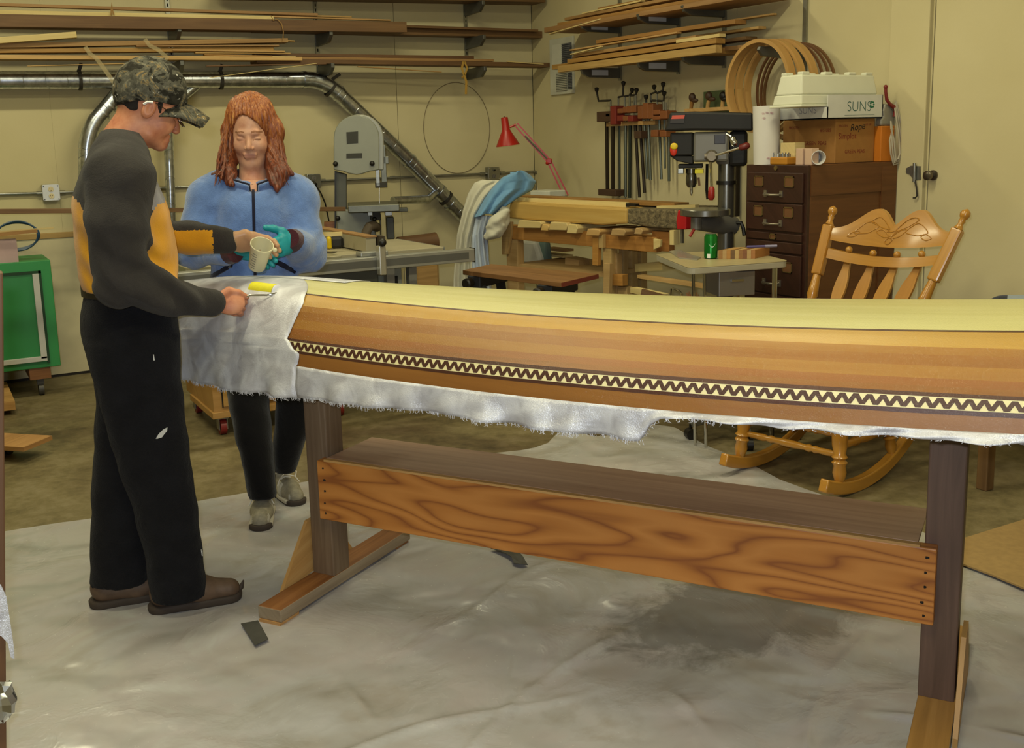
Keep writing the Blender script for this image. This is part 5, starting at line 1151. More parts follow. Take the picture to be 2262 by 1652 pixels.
for x0, x1, y0, y1, mt in ((831, 838, 374, 412, STEEL), (843, 851, 320, 402, CAST), (843, 858, 345, 362, CAST), (829, 855, 402, 415, IRON)):
    mb = LMB(BS); a, b = L(x0, y1, -.06), L(x1, y0, -.06); mb.box((a+b)/2, (b[0]-a[0], .03, b[2]-a[2])); mb.build('blade_guide', mt, bs, smooth=False, bevel=.003)
mb = LMB(BS); mb.ribbon([L(838, 410, -.06), L(838, 450, -.06)], .004, .001, (1, 0, 0)); mb.build('blade', CHROME, bs)
mb = LMB(BS); tz = L(842, 456, -.12)[2]; x0, x1 = L(768, 450, -.25)[0], L(916, 450, -.05)[0]
mb.box(((x0+x1-.12)/2, -.12, tz), (x1-x0-.12, .42, .05)); mb.build('saw_table', CAST, bs, smooth=False, bevel=.006)
for x0, x1, y0, y1, b, mt in ((802, 900, 458, 470, -.1, GREYD), (818, 840, 466, 486, -.14, IRON), (850, 866, 466, 476, -.14, STEEL), (812, 823, 465, 476, -.2, STEEL)):
    mb = LMB(BS); a, c_ = L(x0, y1, b), L(x1, y0, b); mb.box((a+c_)/2, (c_[0]-a[0], .09, c_[2]-a[2])); mb.build('trunnion', mt, bs, smooth=False, bevel=.004)
a, c_ = L(742, 462, -.05), L(836, 640, -.05); mb = LMB(BS); mb.box(((a[0]+c_[0])/2, 0, c_[2]/2+a[2]/2), (c_[0]-a[0], .2, a[2]-c_[2])); mb.build('lower_cover', GREY, bs, smooth=False, bevel=.01)
a, c_ = L(838, 470, 0), L(848, 640, 0); mb = LMB(BS); mb.box((a+c_)/2, (c_[0]-a[0], .22, a[2]-c_[2])); mb.build('lower_rim', mat('machine_rim', 'a3a397', .4, .2), bs, smooth=False, bevel=.006)
a, c_ = L(740, 640, 0), L(850, 640, 0); mb = LMB(BS); mb.box(((a[0]+c_[0])/2, .02, a[2]/2), (c_[0]-a[0]+.04, .36, a[2])); mb.build('stand', GREYD, bs, smooth=False, bevel=.006)
mb = LMB(BS); mb.ell(L(746, 482, -.12), .018); mb.build('knob', BLACK, bs)
mb = LMB(BS); mb.ell(L(827, 484, -.18), .018); mb.build('knob', BLACK, bs)
mb = LMB(BS); mb.tube([L(832, 502, -.1), L(826, 498, -.2), L(816, 500, -.24), L(809, 512, -.24), L(810, 535, -.22), L(812, 560, -.2)], .033, 14); mb.build('dust_hose', mat('hose_brown', '6a5d4c', .7), bs)
a, c_ = L(852, 478, .06), L(871, 526, .06); mb = LMB(BS); mb.box((a+c_)/2, (c_[0]-a[0], .16, a[2]-c_[2])); mb.build('switch_box', GREYD, bs, smooth=False, bevel=.006)
a, c_ = L(716, 490, -.02), L(742, 514, -.02); mb = LMB(BS); mb.box((a+c_)/2, (c_[0]-a[0], .1, a[2]-c_[2])); mb.build('wood_block', W_FOOT, bs, smooth=False)
one(MB().bar(aty(868, 556, 6.7), aty(962, 520, 6.7)+V(0, 0, -.02), .02, .13, h1=.13) if False else MB().lathe(aty(880, 542, 6.75), aty(962, 533, 6.75), [(0, .06), (.9, .062), (1, .066), (1, .05)], 18), 'cardboard_tube', W_BRN, 'brown cardboard tube lying behind the table saw', 'tube')
for k, (x0, x1, y0, y1) in enumerate(((905, 968, 548, 650), (940, 972, 560, 680))):
    a, c_ = aty(x0, y0, 6.5+.2*k), aty(x1, y1, 6.5+.2*k)
    one(MB().bx(a[0], c_[0], 6.5+.2*k, 6.52+.2*k, 0, a[2]), 'plywood_sheet', W_TAN, ['tan plywood panel standing behind the table saw end', 'second tan panel standing behind the first'][k], 'panel', smooth=False)
# ================================================================== table saw
TZ = .90
ts = thing('table_saw', 'grey cabinet table saw with long slotted fence rail', 'table saw', (1.9, 5.7, 0))
TT = mat('saw_table_metal', 'a39d84', .35, .45, .1, 8); LAMI = mat('beige_laminate', 'a49b80', .45); ALU = mat('rail_aluminium', 'a9aaa4', .35, .6, .05)
MB().bx(1.15, 1.98, 5.34, 6.02, TZ-.035, TZ).build('table_top', TT, ts, smooth=False, bevel=.003)
MB().bx(1.98, 2.61, 5.36, 6.02, TZ-.032, TZ).build('extension_table', LAMI, ts, smooth=False, bevel=.003)
MB().bx(2.605, 2.615, 5.36, 6.02, TZ-.04, TZ).build('extension_edge', ALU, ts, smooth=False)
rl1 = MB().bx(.75, 2.75, 5.25, 5.315, TZ-.085, TZ-.012).build('fence_rail', ALU, ts, smooth=False, bevel=.004)
MB().bx(.75, 2.71, 5.2485, 5.251, TZ-.068, TZ-.03).build('rail_slot', mat('slot_grey', '56554f', .6), rl1, smooth=False)
MB().bx(2.748, 2.752, 5.25, 5.315, TZ-.09, TZ-.008).build('end_cap', BLACK, rl1, smooth=False)
fx = aty(830, 560, 5.3)[0]
fe = MB().bx(fx-.03, fx+.03, 5.36, 6.3, TZ+.006, TZ+.085).build('rip_fence', LAMI, ts, smooth=False, bevel=.002)
MB().bx(fx-.032, fx+.032, 5.35, 6.32, TZ+.085, TZ+.093).build('fence_cap', W_TAN, fe, smooth=False)
MB().bx(fx-.09, fx+.07, 5.29, 5.37, TZ-.012, TZ+.012).build('fence_head', ALU, fe, smooth=False, bevel=.004)
MB().bx(fx-.02, fx+.02, 5.2, 5.25, TZ-.11, TZ+.05).build('lock_lever', mat('lever_alu', 'c0beb2', .3, .7), fe, smooth=False, bevel=.006)
MB().ell((fx+.0, 5.2, TZ+.068), .023).build('lever_knob', BLACK, fe)
MB().bx(fx+.035, fx+.07, 5.33, 5.42, TZ+.0, TZ+.09).build('fence_bracket', mat('dark_brown_bracket', '3c3226', .5), fe, smooth=False)
MB().bx(1.3, 1.85, 5.45, 5.95, .502, TZ-.035).build('saw_cabinet', GREY, ts, smooth=False, bevel=.01)
MB().bx(1.85, 2.25, 5.48, 5.95, .35, TZ-.035).build('motor_cover', GREYD, ts, smooth=False, bevel=.01)
MB().bx(2.25, 2.4, 5.5, 5.9, .5, TZ-.04).build('cover_frame', GREY, ts, smooth=False, bevel=.004)
MB().bx(2.30, 2.37, 5.49, 5.51, .62, .74).build('cover_slot', DARK, ts, smooth=False)
MB().bx(1.95, 2.1, 5.43, 5.48, .68, .72).build('cover_handle', CHROME, ts, bevel=.008, smooth=False)
hw = MB().tube([(1.72+.07*math.cos(a), 5.4, .68+.07*math.sin(a)) for a in np.linspace(0, 2*math.pi, 24, endpoint=False)], .012, 8, closed=True)
for a in (0, 2.1, 4.2): hw.bar((1.72, 5.4, .68), (1.72+.07*math.cos(a), 5.4, .68+.07*math.sin(a)), .018, .012, up=(0, 1, 0))
hw.cyl((1.72, 5.45, .68), (1.72, 5.39, .68), .02).build('hand_wheel', BLACK, ts)
for x, y in ((2.3, 5.45), (2.46, 5.5), (2.55, 5.95)):
    MB().bar((x, y, .03), (x+.0, y, TZ-.04), .035, .035, w1=.05, h1=.05).build('leg', mat('leg_grey', '8c8a80', .5, .3), ts, smooth=False); MB().cyl((x, y, 0), (x, y, .05), .022, n=10).build('foot', BLACK, ts)
one(MB().bx(.99, 1.0, 0, 0, 0, 0) if False else MB().bar((2.2, 5.62, .32), (2.66, 5.38, .2), .02, .28), 'plywood_sheet', W_BRN, 'brown board leaning under the table saw extension', 'panel', smooth=False)
# wooden rolling cart under/behind
kc = thing('rolling_cart', 'birch plywood drawer cart on red casters below the canoe at left', 'cart', (1.32, 5.75, 0))
W_BIR = wood('birch_ply', 'b58b4d', '9f763c', .55, .8, .03, c3='c09a5f')
kx0 = 1.27; kz = .1
ka = atz(478, 925, kz); kx0, ky0 = ka[0]-.01, ka[1]
MB().bx(kx0, kx0+.75, ky0, ky0+.62, kz+.03, .5).build('carcass', W_BIR, kc, smooth=False, bevel=.003)
MB().bx(kx0-.01, kx0+.76, ky0-.012, ky0+.5, kz, kz+.035).build('base_frame', W_BIR, kc, smooth=False, bevel=.003)
for k in range(3):
    dd = MB().bx(kx0+.05+.235*k, kx0+.255+.235*k, ky0-.014, ky0, kz+.06, .47).build('drawer_front', W_BIR, kc, smooth=False, bevel=.003)
    MB().bx(kx0+.045+.235*k, kx0+.05+.235*k, ky0-.006, ky0, kz+.055, .475).build('shadow_gap', DARK, dd, smooth=False)
CRED = mat('caster_red', '7c2420', .4)
for x, y in ((kx0+.05, ky0+.05), (kx0+.05, ky0+.58), (kx0+.7, ky0+.05), (kx0+.7, ky0+.58)):
    w0 = MB().cyl((x-.016, y, .042), (x+.016, y, .042), .042, n=20).build('caster_wheel', CRED, kc)
    MB().bx(x-.03, x+.03, y-.03, y+.03, .088, .1).bx(x-.024, x-.019, y-.025, y+.025, .03, .09).bx(x+.019, x+.024, y-.025, y+.025, .03, .09).build('caster_fork', STEEL, w0, smooth=False)
# tape measure on the saw table
tmv = atz(737, 549, TZ+.001); tm = thing('tape_measure', 'yellow and black tape measure lying on the saw table', 'tape measure', (tmv[0], tmv[1], TZ))
R_ = rotz(-.2)
MB().box(tmv+V(.02, 0, .035), (.075, .04, .068), R_).build('case', mat('black_rubber', '1d1b18', .6), tm, bevel=.016, smooth=False)
MB().box(tmv+V(-.024, .004, .035), (.026, .042, .07), R_).build('yellow_shell', mat('tape_yellow', 'e0c010', .4), tm, bevel=.01, smooth=False)
MB().box(tmv+V(-.062, .012, .01), (.07, .028, .002), R_).build('blade_lip', mat('tape_yellow', 'e0c010', .4), tm, smooth=False)
one(MB().box(atz(705, 557, TZ+.002)+V(0, 0, .002), (.2, .05, .004), rotz(-.9)), 'steel_square', mat('dark_steel', '6a6455', .4, .6), 'flat dark steel rule lying beside the tape measure', 'steel rule', smooth=False)
one(MB().box(atz(728, 517, TZ+.1)+V(0, 0, 0), (.14, .025, .02), rotz(-.3)), 'wood_scrap', W_PALE, 'pale wood offcut resting on the rip fence', 'offcut', smooth=False)
# boxy white cabinet seen left of the woman at hull height
tq = aty(420, 610, 5.6)
MB().bx(tq[0]-.04, tq[0]+.14, 5.6, 5.9, .56, tq[2]+.05).bx(tq[0]-.05, tq[0]+.15, 5.58, 5.92, tq[2]+.05, tq[2]+.065).build('outlet_cover', mat('stand_grey', 'aaa89a', .5), ts, smooth=False, bevel=.004)
# ================================================================== work bench with live-edge slab
BA, BB = V(3.456, 6.116, 0), V(3.75, 4.654, 0)
bu = nrm(BB-BA); bv = V(-bu[1], bu[0], 0); bv = bv if bv[0] > 0 else -bv
bq = lambda x, y, o=0.0: atp(x, y, BA+bv*o, bv)
W_BEN = wood('bench_fir', 'b07c3e', '95632c', .55, 1, .1, c3='c08e50'); W_BLT = wood('bench_pine', 'b99a66', 'a4834e', .6, 1, .1, c3='c9ae7e')
bench = thing('work_bench', 'rough timber work bench carrying the live-edge slab by the right wall', 'work bench', (BA+BB)/2+bv*.3)
def bpoly(pts, o0, dep, nm, mt, parent=bench, **k): return MB().prism([bq(x, y, o0) for x, y in pts][::-1], bv*dep).build(nm, mt, parent, smooth=False, bevel=k.get('bevel', .003))
bpoly([(1128, 500), (1310, 512), (1308, 545), (1128, 528)], 0, .045, 'apron', W_BEN)
bpoly([(1328, 517), (1450, 524), (1450, 558), (1328, 547)], 0, .045, 'apron', W_BEN)
bpoly([(1128, 496), (1450, 520), (1450, 530), (1128, 505)], .55, .045, 'apron', W_BEN)
def bleg(x0, x1, yt, o0, dep, mt, nm='leg'):
    a, b = bq(x0, yt, o0), bq(x1, yt, o0); return MB().prism([V(a[0], a[1], 0), V(b[0], b[1], 0), b, a], bv*dep).build(nm, mt, bench, smooth=False, bevel=.003)
bleg(1118, 1142, 528, .005, .06, W_BLT); bleg(1332, 1350, 546, .005, .06, W_BLT); bleg(1352, 1362, 560, .04, .05, W_BLT); bleg(1378, 1395, 548, .3, .06, W_BLT); bleg(1366, 1376, 548, .16, .05, W_BLT, 'brace'); bleg(1400, 1416, 545, .5, .06, W_BLT)
bpoly([(1108, 490), (1130, 490), (1128, 520), (1120, 562), (1108, 562)], -.02, .02, 'leg_plate', W_BLT); bpoly([(1308, 517), (1322, 518), (1320, 587), (1308, 586)], -.03, .03, 'leg_plate', W_BEN); bpoly([(1322, 517), (1331, 517), (1331, 548), (1322, 548)], -.03, .03, 'leg_plate', W_BLT)
bpoly([(1333, 582), (1347, 582), (1345, 650), (1332, 650)], -.05, .03, 'lower_plate', W_BLT); bpoly([(1350, 606), (1375, 607), (1375, 632), (1350, 631)], .0, .05, 'stretcher', W_BEN); bpoly([(1352, 632), (1385, 634), (1385, 660), (1352, 660)], .05, .05, 'stretcher', W_BLT)
bpoly([(1440, 510), (1478, 512), (1478, 556), (1441, 554)], .03, .05, 'end_block', W_BEN); bpoly([(1443, 527), (1459, 530), (1458, 545), (1443, 552)], -.02, .02, 'end_chip', W_PALE)
MB().prism([bq(1135, 590, .02), bq(1335, 612, .02), bq(1335, 612, .02)+bv*.5, bq(1135, 590, .02)+bv*.5], (0, 0, .025)).build('lower_shelf', W_BLT, bench, smooth=False)
# clutter on and under the lower shelf
for k, (x0, y0, x1, y1, o, h, mt, lb) in enumerate(((1205, 590, 1270, 597, .3, .05, W_PALE, 'pale offcut on the bench lower shelf'), (1150, 592, 1225, 599, .2, .02, W_TAN, 'thin tan offcut on the bench lower shelf'), (1210, 560, 1255, 566, .45, .015, W_PALE, 'small pale offcut in the pile under the slab'), (1212, 548, 1256, 553, .45, .015, W_TAN, 'small tan offcut in the pile under the slab'), (1260, 580, 1290, 586, .25, .08, W_BLT, 'square chunk of wood on the bench shelf'))):
    one(MB().bar(bq(x0, y0, o), bq(x1, y1, o), .1, h), 'wood_offcut', mt, lb, 'offcut', 'offcuts on the bench shelf', smooth=False)
def m_bark():
    m, nt, b = base('tree_bark', '6b5f48', .9); mp = coords(nt, 'Object', (1, 1, 1)); n = noise(nt, mp, 28, 6, .7, 1.0); r = ramp(nt, [(.32, '3b3426'), (.5, '75684c'), (.68, '9a8a66')]); nt.links.new(n.outputs['Fac'], r.inputs[0]); nt.links.new(r.outputs[0], b.inputs['Base Color']); bump(nt, b, n.outputs['Fac'], .9, .02); return m
slab = thing('wood_slab', 'thick live-edge wood slab with bark on its right end lying on the bench', 'slab', bq(1300, 500, .1))
W_SLAB = wood('slab_wood', 'c29f58', 'ad8843', .5, .6, 0, c3='d0b273')
tp = [(1127, 445), (1225, 452), (1323, 457), (1384, 461)]; bt_ = [(1384, 494), (1331, 497), (1280, 494), (1225, 490), (1170, 486), (1120, 482)]
MB().prism([bq(x, y, -.03) for x, y in tp+bt_][::-1], bv*.42).build('debarked_wood', W_SLAB, slab, smooth=False, bevel=.012)
MB().prism([bq(x, y, -.02) for x, y in [(1384, 461), (1440, 462), (1497, 463), (1500, 480), (1493, 506), (1440, 503), (1400, 496), (1384, 494)]][::-1], bv*.41).build('bark_end', m_bark(), slab, smooth=False, bevel=.012)
for k, (x0, y0, x1, y1) in enumerate(((1142, 487, 1196, 503), (1194, 495, 1213, 509), (1212, 490, 1254, 508), (1251, 495, 1276, 515), (1294, 505, 1326, 520), (1348, 505, 1382, 520), (1400, 503, 1420, 517))):
    a, b = bq(x0, y0, -.06), bq(x1, y1, -.06)
    one(MB().prism([bq(x0, y1, -.06), bq(x1-4, y1+1, -.06), bq(x1, (y0+y1)/2, -.06), bq(x1-3, y0+2, -.06), bq(x0+4, y0, -.06)][::-1], bv*.35), 'sticker', [W_PALE, W_PINE, W_PALE, W_PALE, W_PINE, W_BLT, W_BLT][k], ['pale split block under the left end of the slab', 'small square block second from the slab left end', 'pale split block third from the slab left end', 'notched pale block under the slab middle', 'thin block right of the notched one under the slab', 'block under the slab just left of the bark', 'small block under the bark covered end'][k], 'block', 'spacer blocks under the slab', smooth=False, bevel=.004)
one(MB().bar(bq(1152, 434, .3), bq(1506, 452, .15), .12, .022), 'board', W_ORG, 'orange board lying at the back of the live-edge slab', 'board', smooth=False, bevel=.002)
p = thing('pale_batten', 'pale square batten with a dark end lying on the slab', 'batten', bq(1270, 450, .06))
MB().bar(bq(1140, 441, .06), bq(1386, 452, .06), .03, .03).build('stick', W_PALE, p, smooth=False); MB().bar(bq(1386, 452, .06), bq(1408, 453, .06), .032, .018).build('dark_end', BLACK, p, smooth=False)
one(MB().bar(bq(1455, 458, .08), bq(1540, 456, .1), .04, .02), 'wood_strip', W_PALE, 'short pale stick lying across the bark end', 'wood strip', smooth=False)
rc_ = thing('bench_clamp', 'bar clamp with a bright red pad gripping the slab right end', 'clamp', bq(1503, 520, -.05))
MB().prism([bq(x, y, -.07) for x, y in ((1497, 464), (1513, 464), (1516, 480), (1515, 507), (1495, 507), (1493, 490))][::-1], bv*.05).build('red_pad', mat('clamp_red', 'b3151c', .45), rc_, smooth=False, bevel=.006)
MB().bar(bq(1507, 505, -.04), bq(1507, 537, -.04), .02, .01).build('bar', STEEL, rc_, smooth=False); MB().bar(bq(1490, 508, -.02), bq(1490, 540, -.02), .05, .03).build('wood_pad', W_PALE, rc_, smooth=False)
wx = bq(1210, 424, .5); one(MB().box(wx+V(0, 0, -.01), (.16, .2, .045), rotz(.2)), 'white_tray', mat('white_tray', 'cfd0c0', .5), 'shallow white tray behind the orange board', 'tray', smooth=False, bevel=.006)
# folding work stand in front
wm = thing('folding_work_stand', 'folding work stand with worn brown plank top in front of the bench', 'work stand', (3.0, 5.0, 0))
wc = [atz(x, y, .75) for x, y in ((1022, 597), (1240, 624), (1322, 605), (1085, 583))]
W_WM = wood('work_stand_top', '866036', '6b4a28', .6, 1, .05, c3='9a7443')
mid0, mid1 = wc[0]*.48+wc[3]*.52, wc[1]*.48+wc[2]*.52
wa_, wb_ = wc[0]*.5+wc[3]*.5, wc[1]*.5+wc[2]*.5
MB().prism([wc[0], wc[1], mid1, mid0], (0, 0, -.026)).build('plank', W_WM, wm, smooth=False, bevel=.002); MB().prism([wa_, wb_, wc[2], wc[3]], (0, 0, -.026)).build('plank', W_WM, wm, smooth=False, bevel=.002)
WMB = mat('work_stand_steel', '2b2c30', .5, .3)
uu = nrm(wc[1]-wc[0]); vv_ = nrm(wc[3]-wc[0])
for t in (.12, .84):
    c0 = wc[0]+(wc[1]-wc[0])*t-V(0, 0, .06); MB().bar(c0+vv_*.0, c0+vv_*.32, .09, .07).build('jaw_beam', WMB, wm, smooth=False, bevel=.006)
    for s_ in (.03, .3): MB().bar(c0+vv_*s_-V(0, 0, .03), V(*(c0+vv_*(s_+(.1 if s_ > .1 else -.1)))[:2], 0.0)+uu*.03, .03, .05).build('leg', WMB, wm, smooth=False)
    MB().lathe(c0-vv_*.02, c0-vv_*.09, [(0, .02), (.3, .03), (.9, .03), (1, .022)], 12).build('crank_knob', BLACK, wm)
    MB().bar(c0+uu*.08-V(0, 0, .02), c0+uu*.16-V(0, 0, .16)+vv_*.02, .02, .03).build('strut', WMB, wm, smooth=False)
MB().bar(wc[0]+uu*.1+V(0, 0, -.33), wc[1]-uu*.1+V(0, 0, -.33), .02, .1).build('front_panel', W_BEN, wm, smooth=False)
MB().prism([wc[1]+V(0, 0, -.002)-uu*.002, wc[2]+V(0, 0, -.002)-uu*.002, wc[2]-uu*.0+V(0, 0, -.025), wc[1]+V(0, 0, -.025)], uu*.003).build('red_end', mat('stained_end', '6e2f22', .6), wm, smooth=False)
# ---- draped clothes at the bench end
CF = Frame(bq(1110, 480, .0)*V(1, 1, 0), 1090); L = CF.l
def drape(name, rows, mt, label, folds=5, amp=.035, bulge=.07, b0=0., seed=0, cat='garment', lean=0.):
    """a hung cloth: rows of (pixel y, left x, right x), folds deepening downwards"""
    rs = random.Random(seed); ph = rs.random()*6; ys_ = np.array([r[0] for r in rows], float); G = []
    tt = np.linspace(0, 1, 46); t = thing(name, label, cat, CF.w(L((rows[-1][1]+rows[-1][2])/2, rows[-1][0], b0)))
    for v_ in tt:
        k = v_*(len(rows)-1); i = min(int(k), len(rows)-2); f_ = k-i; f_ = f_*f_*(3-2*f_)*.5+f_*.5
        y = rows[i][0]*(1-f_)+rows[i+1][0]*f_; xl = rows[i][1]*(1-f_)+rows[i+1][1]*f_; xr = rows[i][2]*(1-f_)+rows[i+1][2]*f_; row = []
        for u in np.linspace(0, 1, 44):
            fo = math.sin(u*folds*2*math.pi*(.8+.2*math.sin(v_*2+ph))+ph+1.2*math.sin(v_*3+ph)+.8*math.sin(u*5+ph))
            sag = .6*math.sin(v_*9+u*4+ph)*math.sin(u*math.pi)
            row.append(L(xl+(xr-xl)*u, y+4*math.sin(u*math.pi*1.5+ph)*(v_ > .02), b0-bulge*math.sin(math.pi*u)**.6*(1-.25*v_)+amp*(fo*(.25+.75*v_)+.35*sag)+lean*v_))
        G.append(row)
    mb = LMB(CF); mb.grid(G); mb.build('cloth', mt, t, angle=80, solid=.004); return t
WHT = cloth('white_cotton', 'c9c6b4', .06, 12, .9, .2, .2); BLU = cloth('light_blue_cotton', '6f9cc4', .08, 12, .9, .2, .2); PBL = cloth('pale_blue_cotton', 'b4bfd0', .06, 12, .9, .2, .2)
drape('white_coat', [(398, 1068, 1128), (406, 1048, 1120), (430, 1034, 1100), (470, 1022, 1072), (520, 1010, 1062), (560, 1006, 1060), (620, 1002, 1064), (720, 1000, 1066)], WHT, 'white coat draped over the left end of the bench', 4, .03, .1, -.02, 2)
drape('pale_blue_garment', [(478, 1050, 1092), (520, 1042, 1078), (570, 1040, 1080), (640, 1040, 1086), (720, 1042, 1088)], PBL, 'pale blue garment hanging beneath the white coat', 4, .025, .06, -.09, 7)
drape('blue_shirt', [(380, 1128, 1160), (388, 1110, 1172), (402, 1096, 1184), (420, 1080, 1176), (440, 1066, 1140), (460, 1055, 1112), (476, 1046, 1092)], BLU, 'light blue shirt thrown over the clothes on the bench end', 3, .022, .09, -.12, 3)
f0 = union(chain([L(1112, 468, -.16), L(1098, 492, -.2), L(1090, 512, -.2), L(1078, 520, -.18)], [.04, .052, .048, .03], .02)+chain([L(1118, 480, -.14), L(1102, 515, -.19)], [.03, .035], .02))
bt2 = thing('white_bundle', 'rolled white cloth bundle hanging below the blue shirt', 'garment', CF.w(L(1095, 525, -.2)))
CF.mesh('cloth', lambda P: f0(P)+wrinkle(P, .004, 60, 5)+.006*np.sin((P[:, 0]*.6-P[:, 2])*70), (-.2, -.34, .8), (.25, .1, 1.2), .007, WHT, bt2)
one(MB().prism([bq(1143, 530, .3), bq(1145, 583, .3), bq(1196, 585, .3), bq(1180, 533, .3)], bv*.06), 'white_bag', WHT, 'pale sack standing inside the bench frame', 'bag', smooth=False, bevel=.02)
one(MB().prism([bq(1180, 533, .34), bq(1194, 584, .34), bq(1208, 582, .34), bq(1203, 535, .34)], bv*.06), 'green_bag', mat('sage_cloth', '71867a', .9), 'grey green cloth next to the pale sack', 'bag', smooth=False, bevel=.015)
# ---- red desk lamp
LF = Frame(aty(1180, 350, 6.75)*V(1, 1, 0), 1180); L = LF.l
REDL = mat('lamp_red', 'b3281e', .35, 0, .05)
dl_ = thing('desk_lamp', 'red articulated desk lamp in the room corner above the bench', 'lamp', LF.w(L(1253, 425)))
ax0, ax1 = L(1114, 259), L(1122, 322)
mb = LMB(LF); mb.lathe(ax0, ax1, [(0, .022), (.02, .026), (.42, .03), (.5, .036), (.97, .088), (1, .088), (.98, .084), (.55, .034)], 28, caps=True); hd_ = mb.build('shade', REDL, dl_)
mb = LMB(LF); mb.lathe(L(1121, 315), L(1121.5, 320), [(0, .06), (1, .08)], 24); mb.build('reflector', mat('white_inner', 'b8c0d0', .5), hd_, )
mb = LMB(LF); mb.cyl(L(1113.5, 257), L(1114, 260), .004); mb.build('switch', BLACK, dl_)
elb_ = L(1213, 356); sh_ = L(1140, 275)
for d in (-3, 3):
    mb = LMB(LF); mb.bar(sh_+V(d*.003, 0, d*.003), elb_+V(d*.003, 0, d*.003), .011, .008, up=(0, 1, 0)); mb.build('arm', REDL, dl_, smooth=False)
    mb = LMB(LF); mb.bar(elb_+V(d*.005, 0, 0), L(1250, 432)+V(d*.006, 0, 0), .011, .008, up=(0, 1, 0)); mb.build('arm', REDL, dl_, smooth=False)
mb = LMB(LF); mb.tube([L(1126, 281), L(1133, 278), sh_], .008, 8); mb.build('neck', REDL, dl_)
for a, b in ((L(1160, 300), L(1190, 332)), (L(1180, 320), L(1208, 350))):
    mb = LMB(LF); mb.cyl(a+V(0, -.012, 0), b+V(0, -.012, 0), .006, n=8); mb.build('spring', STEEL, dl_)
mb = LMB(LF); mb.box(elb_, (.04, .022, .04)); mb.ell(elb_+V(-.014, 0, -.014), .014); mb.build('elbow_joint', REDL, dl_, bevel=.006)
mb = LMB(LF); mb.cyl(L(1250, 432), L(1250, 470), .012); mb.build('post', STEEL, dl_)
# ================================================================== right wall
# white wall vent
vt = thing('wall_vent', 'white framed wall vent with two louvred openings near the room corner', 'vent', atx(1244, 208, RX))
def wr_rect(x0, y0, x1, y1, X, dep, nm, mt, parent, bevel=0):
    a, b = atx(x0, y0, X), atx(x1, y1, X); return MB().bx(X-dep, X, a[1], b[1], a[2], b[2]).build(nm, mt, parent, smooth=False, bevel=bevel)
WVENT = mat('vent_white', 'c9c9b8', .5)
wr_rect(1218, 88, 1271, 206, RX, .02, 'frame', WVENT, vt, .004)
for x0, y0, x1, y1, mt in ((1242, 97, 1263, 140, mat('vent_dark', '5c5f62', .6)), (1220, 100, 1240, 142, mat('vent_panel', 'd6d6c6', .5)), (1229, 161, 1253, 200, mat('vent_grey', '8a8a80', .6)), (1255, 160, 1264, 196, mat('vent_dark', '5c5f62', .6))):
    o = wr_rect(x0, y0, x1, y1, RX-.021, .004, 'opening', mt, vt)
    if mt is MATS.get('vent_grey') or mt is MATS.get('vent_dark'):
        a, b = atx(x0, y0, RX-.024), atx(x1, y1, RX-.024); n_ = 11
        for k in range(n_):
            z = b[2]+(a[2]-b[2])*(k+.5)/n_; MB().bar((RX-.029, a[1], z), (RX-.029, b[1], z), .008, .004).build('louvre', WVENT if mt is MATS['vent_grey'] else mat('vent_louvre_dark', '77797a', .6), o, smooth=False)
# lumber rack brackets on the right wall
BRK = mat('bracket_steel', '6e6f6c', .4, .7, .1); STK = mat('white_sticker', 'c8ccd0', .6)
for i, xw in enumerate((1371, 1501, 1602)):
    yw = atx(xw, 60, RX)[1]; t = thing('shelf_upright', ['steel rack upright nearest the room corner on the right wall', 'middle steel rack upright on the right wall', 'steel rack upright above the drill press on the right wall'][i], 'shelf upright', (RX, yw, 1.9), 'wall shelf uprights')
    MB().bx(RX-.014, RX, yw-.014, yw+.014, atx(xw, 178-14*i, RX)[2], CZ-.02).build('rail', STEEL, t, smooth=False)
    for yb in ((74, 173), (56, 159), (39, 145))[i]:
        zb = atx(xw, yb, RX)[2]
        b_ = MB().prism([(RX-.014, yw-.012, zb), (RX-.014, yw-.012, zb+.07), (RX-.33, yw-.012, zb+.07), (RX-.345, yw-.012, zb+.055), (RX-.33, yw-.012, zb+.025), (RX-.28, yw-.012, zb+.004)], (0, .024, 0)).build('bracket', BRK, t, smooth=False, bevel=.002)
        if i < 2: MB().bx(RX-.26, RX-.12, yw-.0135, yw-.012, zb+.018, zb+.055).build('paper_label', STK, b_, smooth=False)
GW = 'lumber on the right wall rack'
def rwbar(x0, y0, x1, y1, h, wd, mt, label, X=.2, nm='board', cat='board'):
    p0, p1 = atx(x0, y0, RX-X), atx(x1, y1, RX-X); return one(MB().bar(p0, p1, wd, h), nm, mt, label, cat, GW, smooth=False, bevel=.002)
rwbar(1240, 68, 1700, -10, .035, .3, W_TAN, 'wide tan board along the bottom of the upper right rack', .19)
rwbar(1249, 55, 1660, -17, .022, .14, W_ORG, 'orange tan board on the upper right rack front', .27)
rwbar(1262, 43, 1620, -26, .02, .12, W_TAN, 'tan board second from the top of the upper right rack', .2)
rwbar(1216, 75, 1330, 42, .008, .03, W_PALE, 'thin pale strip poking towards the corner from the upper rack', .33, 'wood_strip', 'wood strip')
rwbar(1240, 57, 1420, 18, .008, .03, W_PINE, 'thin strip above the pale strip on the upper rack', .3, 'wood_strip', 'wood strip')
rwbar(1290, 30, 1420, 2, .01, .04, W_PALE, 'short pale strip at the top of the upper right rack', .24, 'wood_strip', 'wood strip')
rwbar(1330, 20, 1560, -25, .014, .08, W_ORG, 'orange strip cut by the top of the picture', .15, 'wood_strip', 'wood strip')
rwbar(1238, 153, 1588, 108, .045, .05, W_TAN, 'thick tan plank along the lower right rack front', .33)
rwbar(1250, 149, 1612, 112, .035, .25, W_ORG, 'wide orange plank lying flat on the lower right rack', .17)
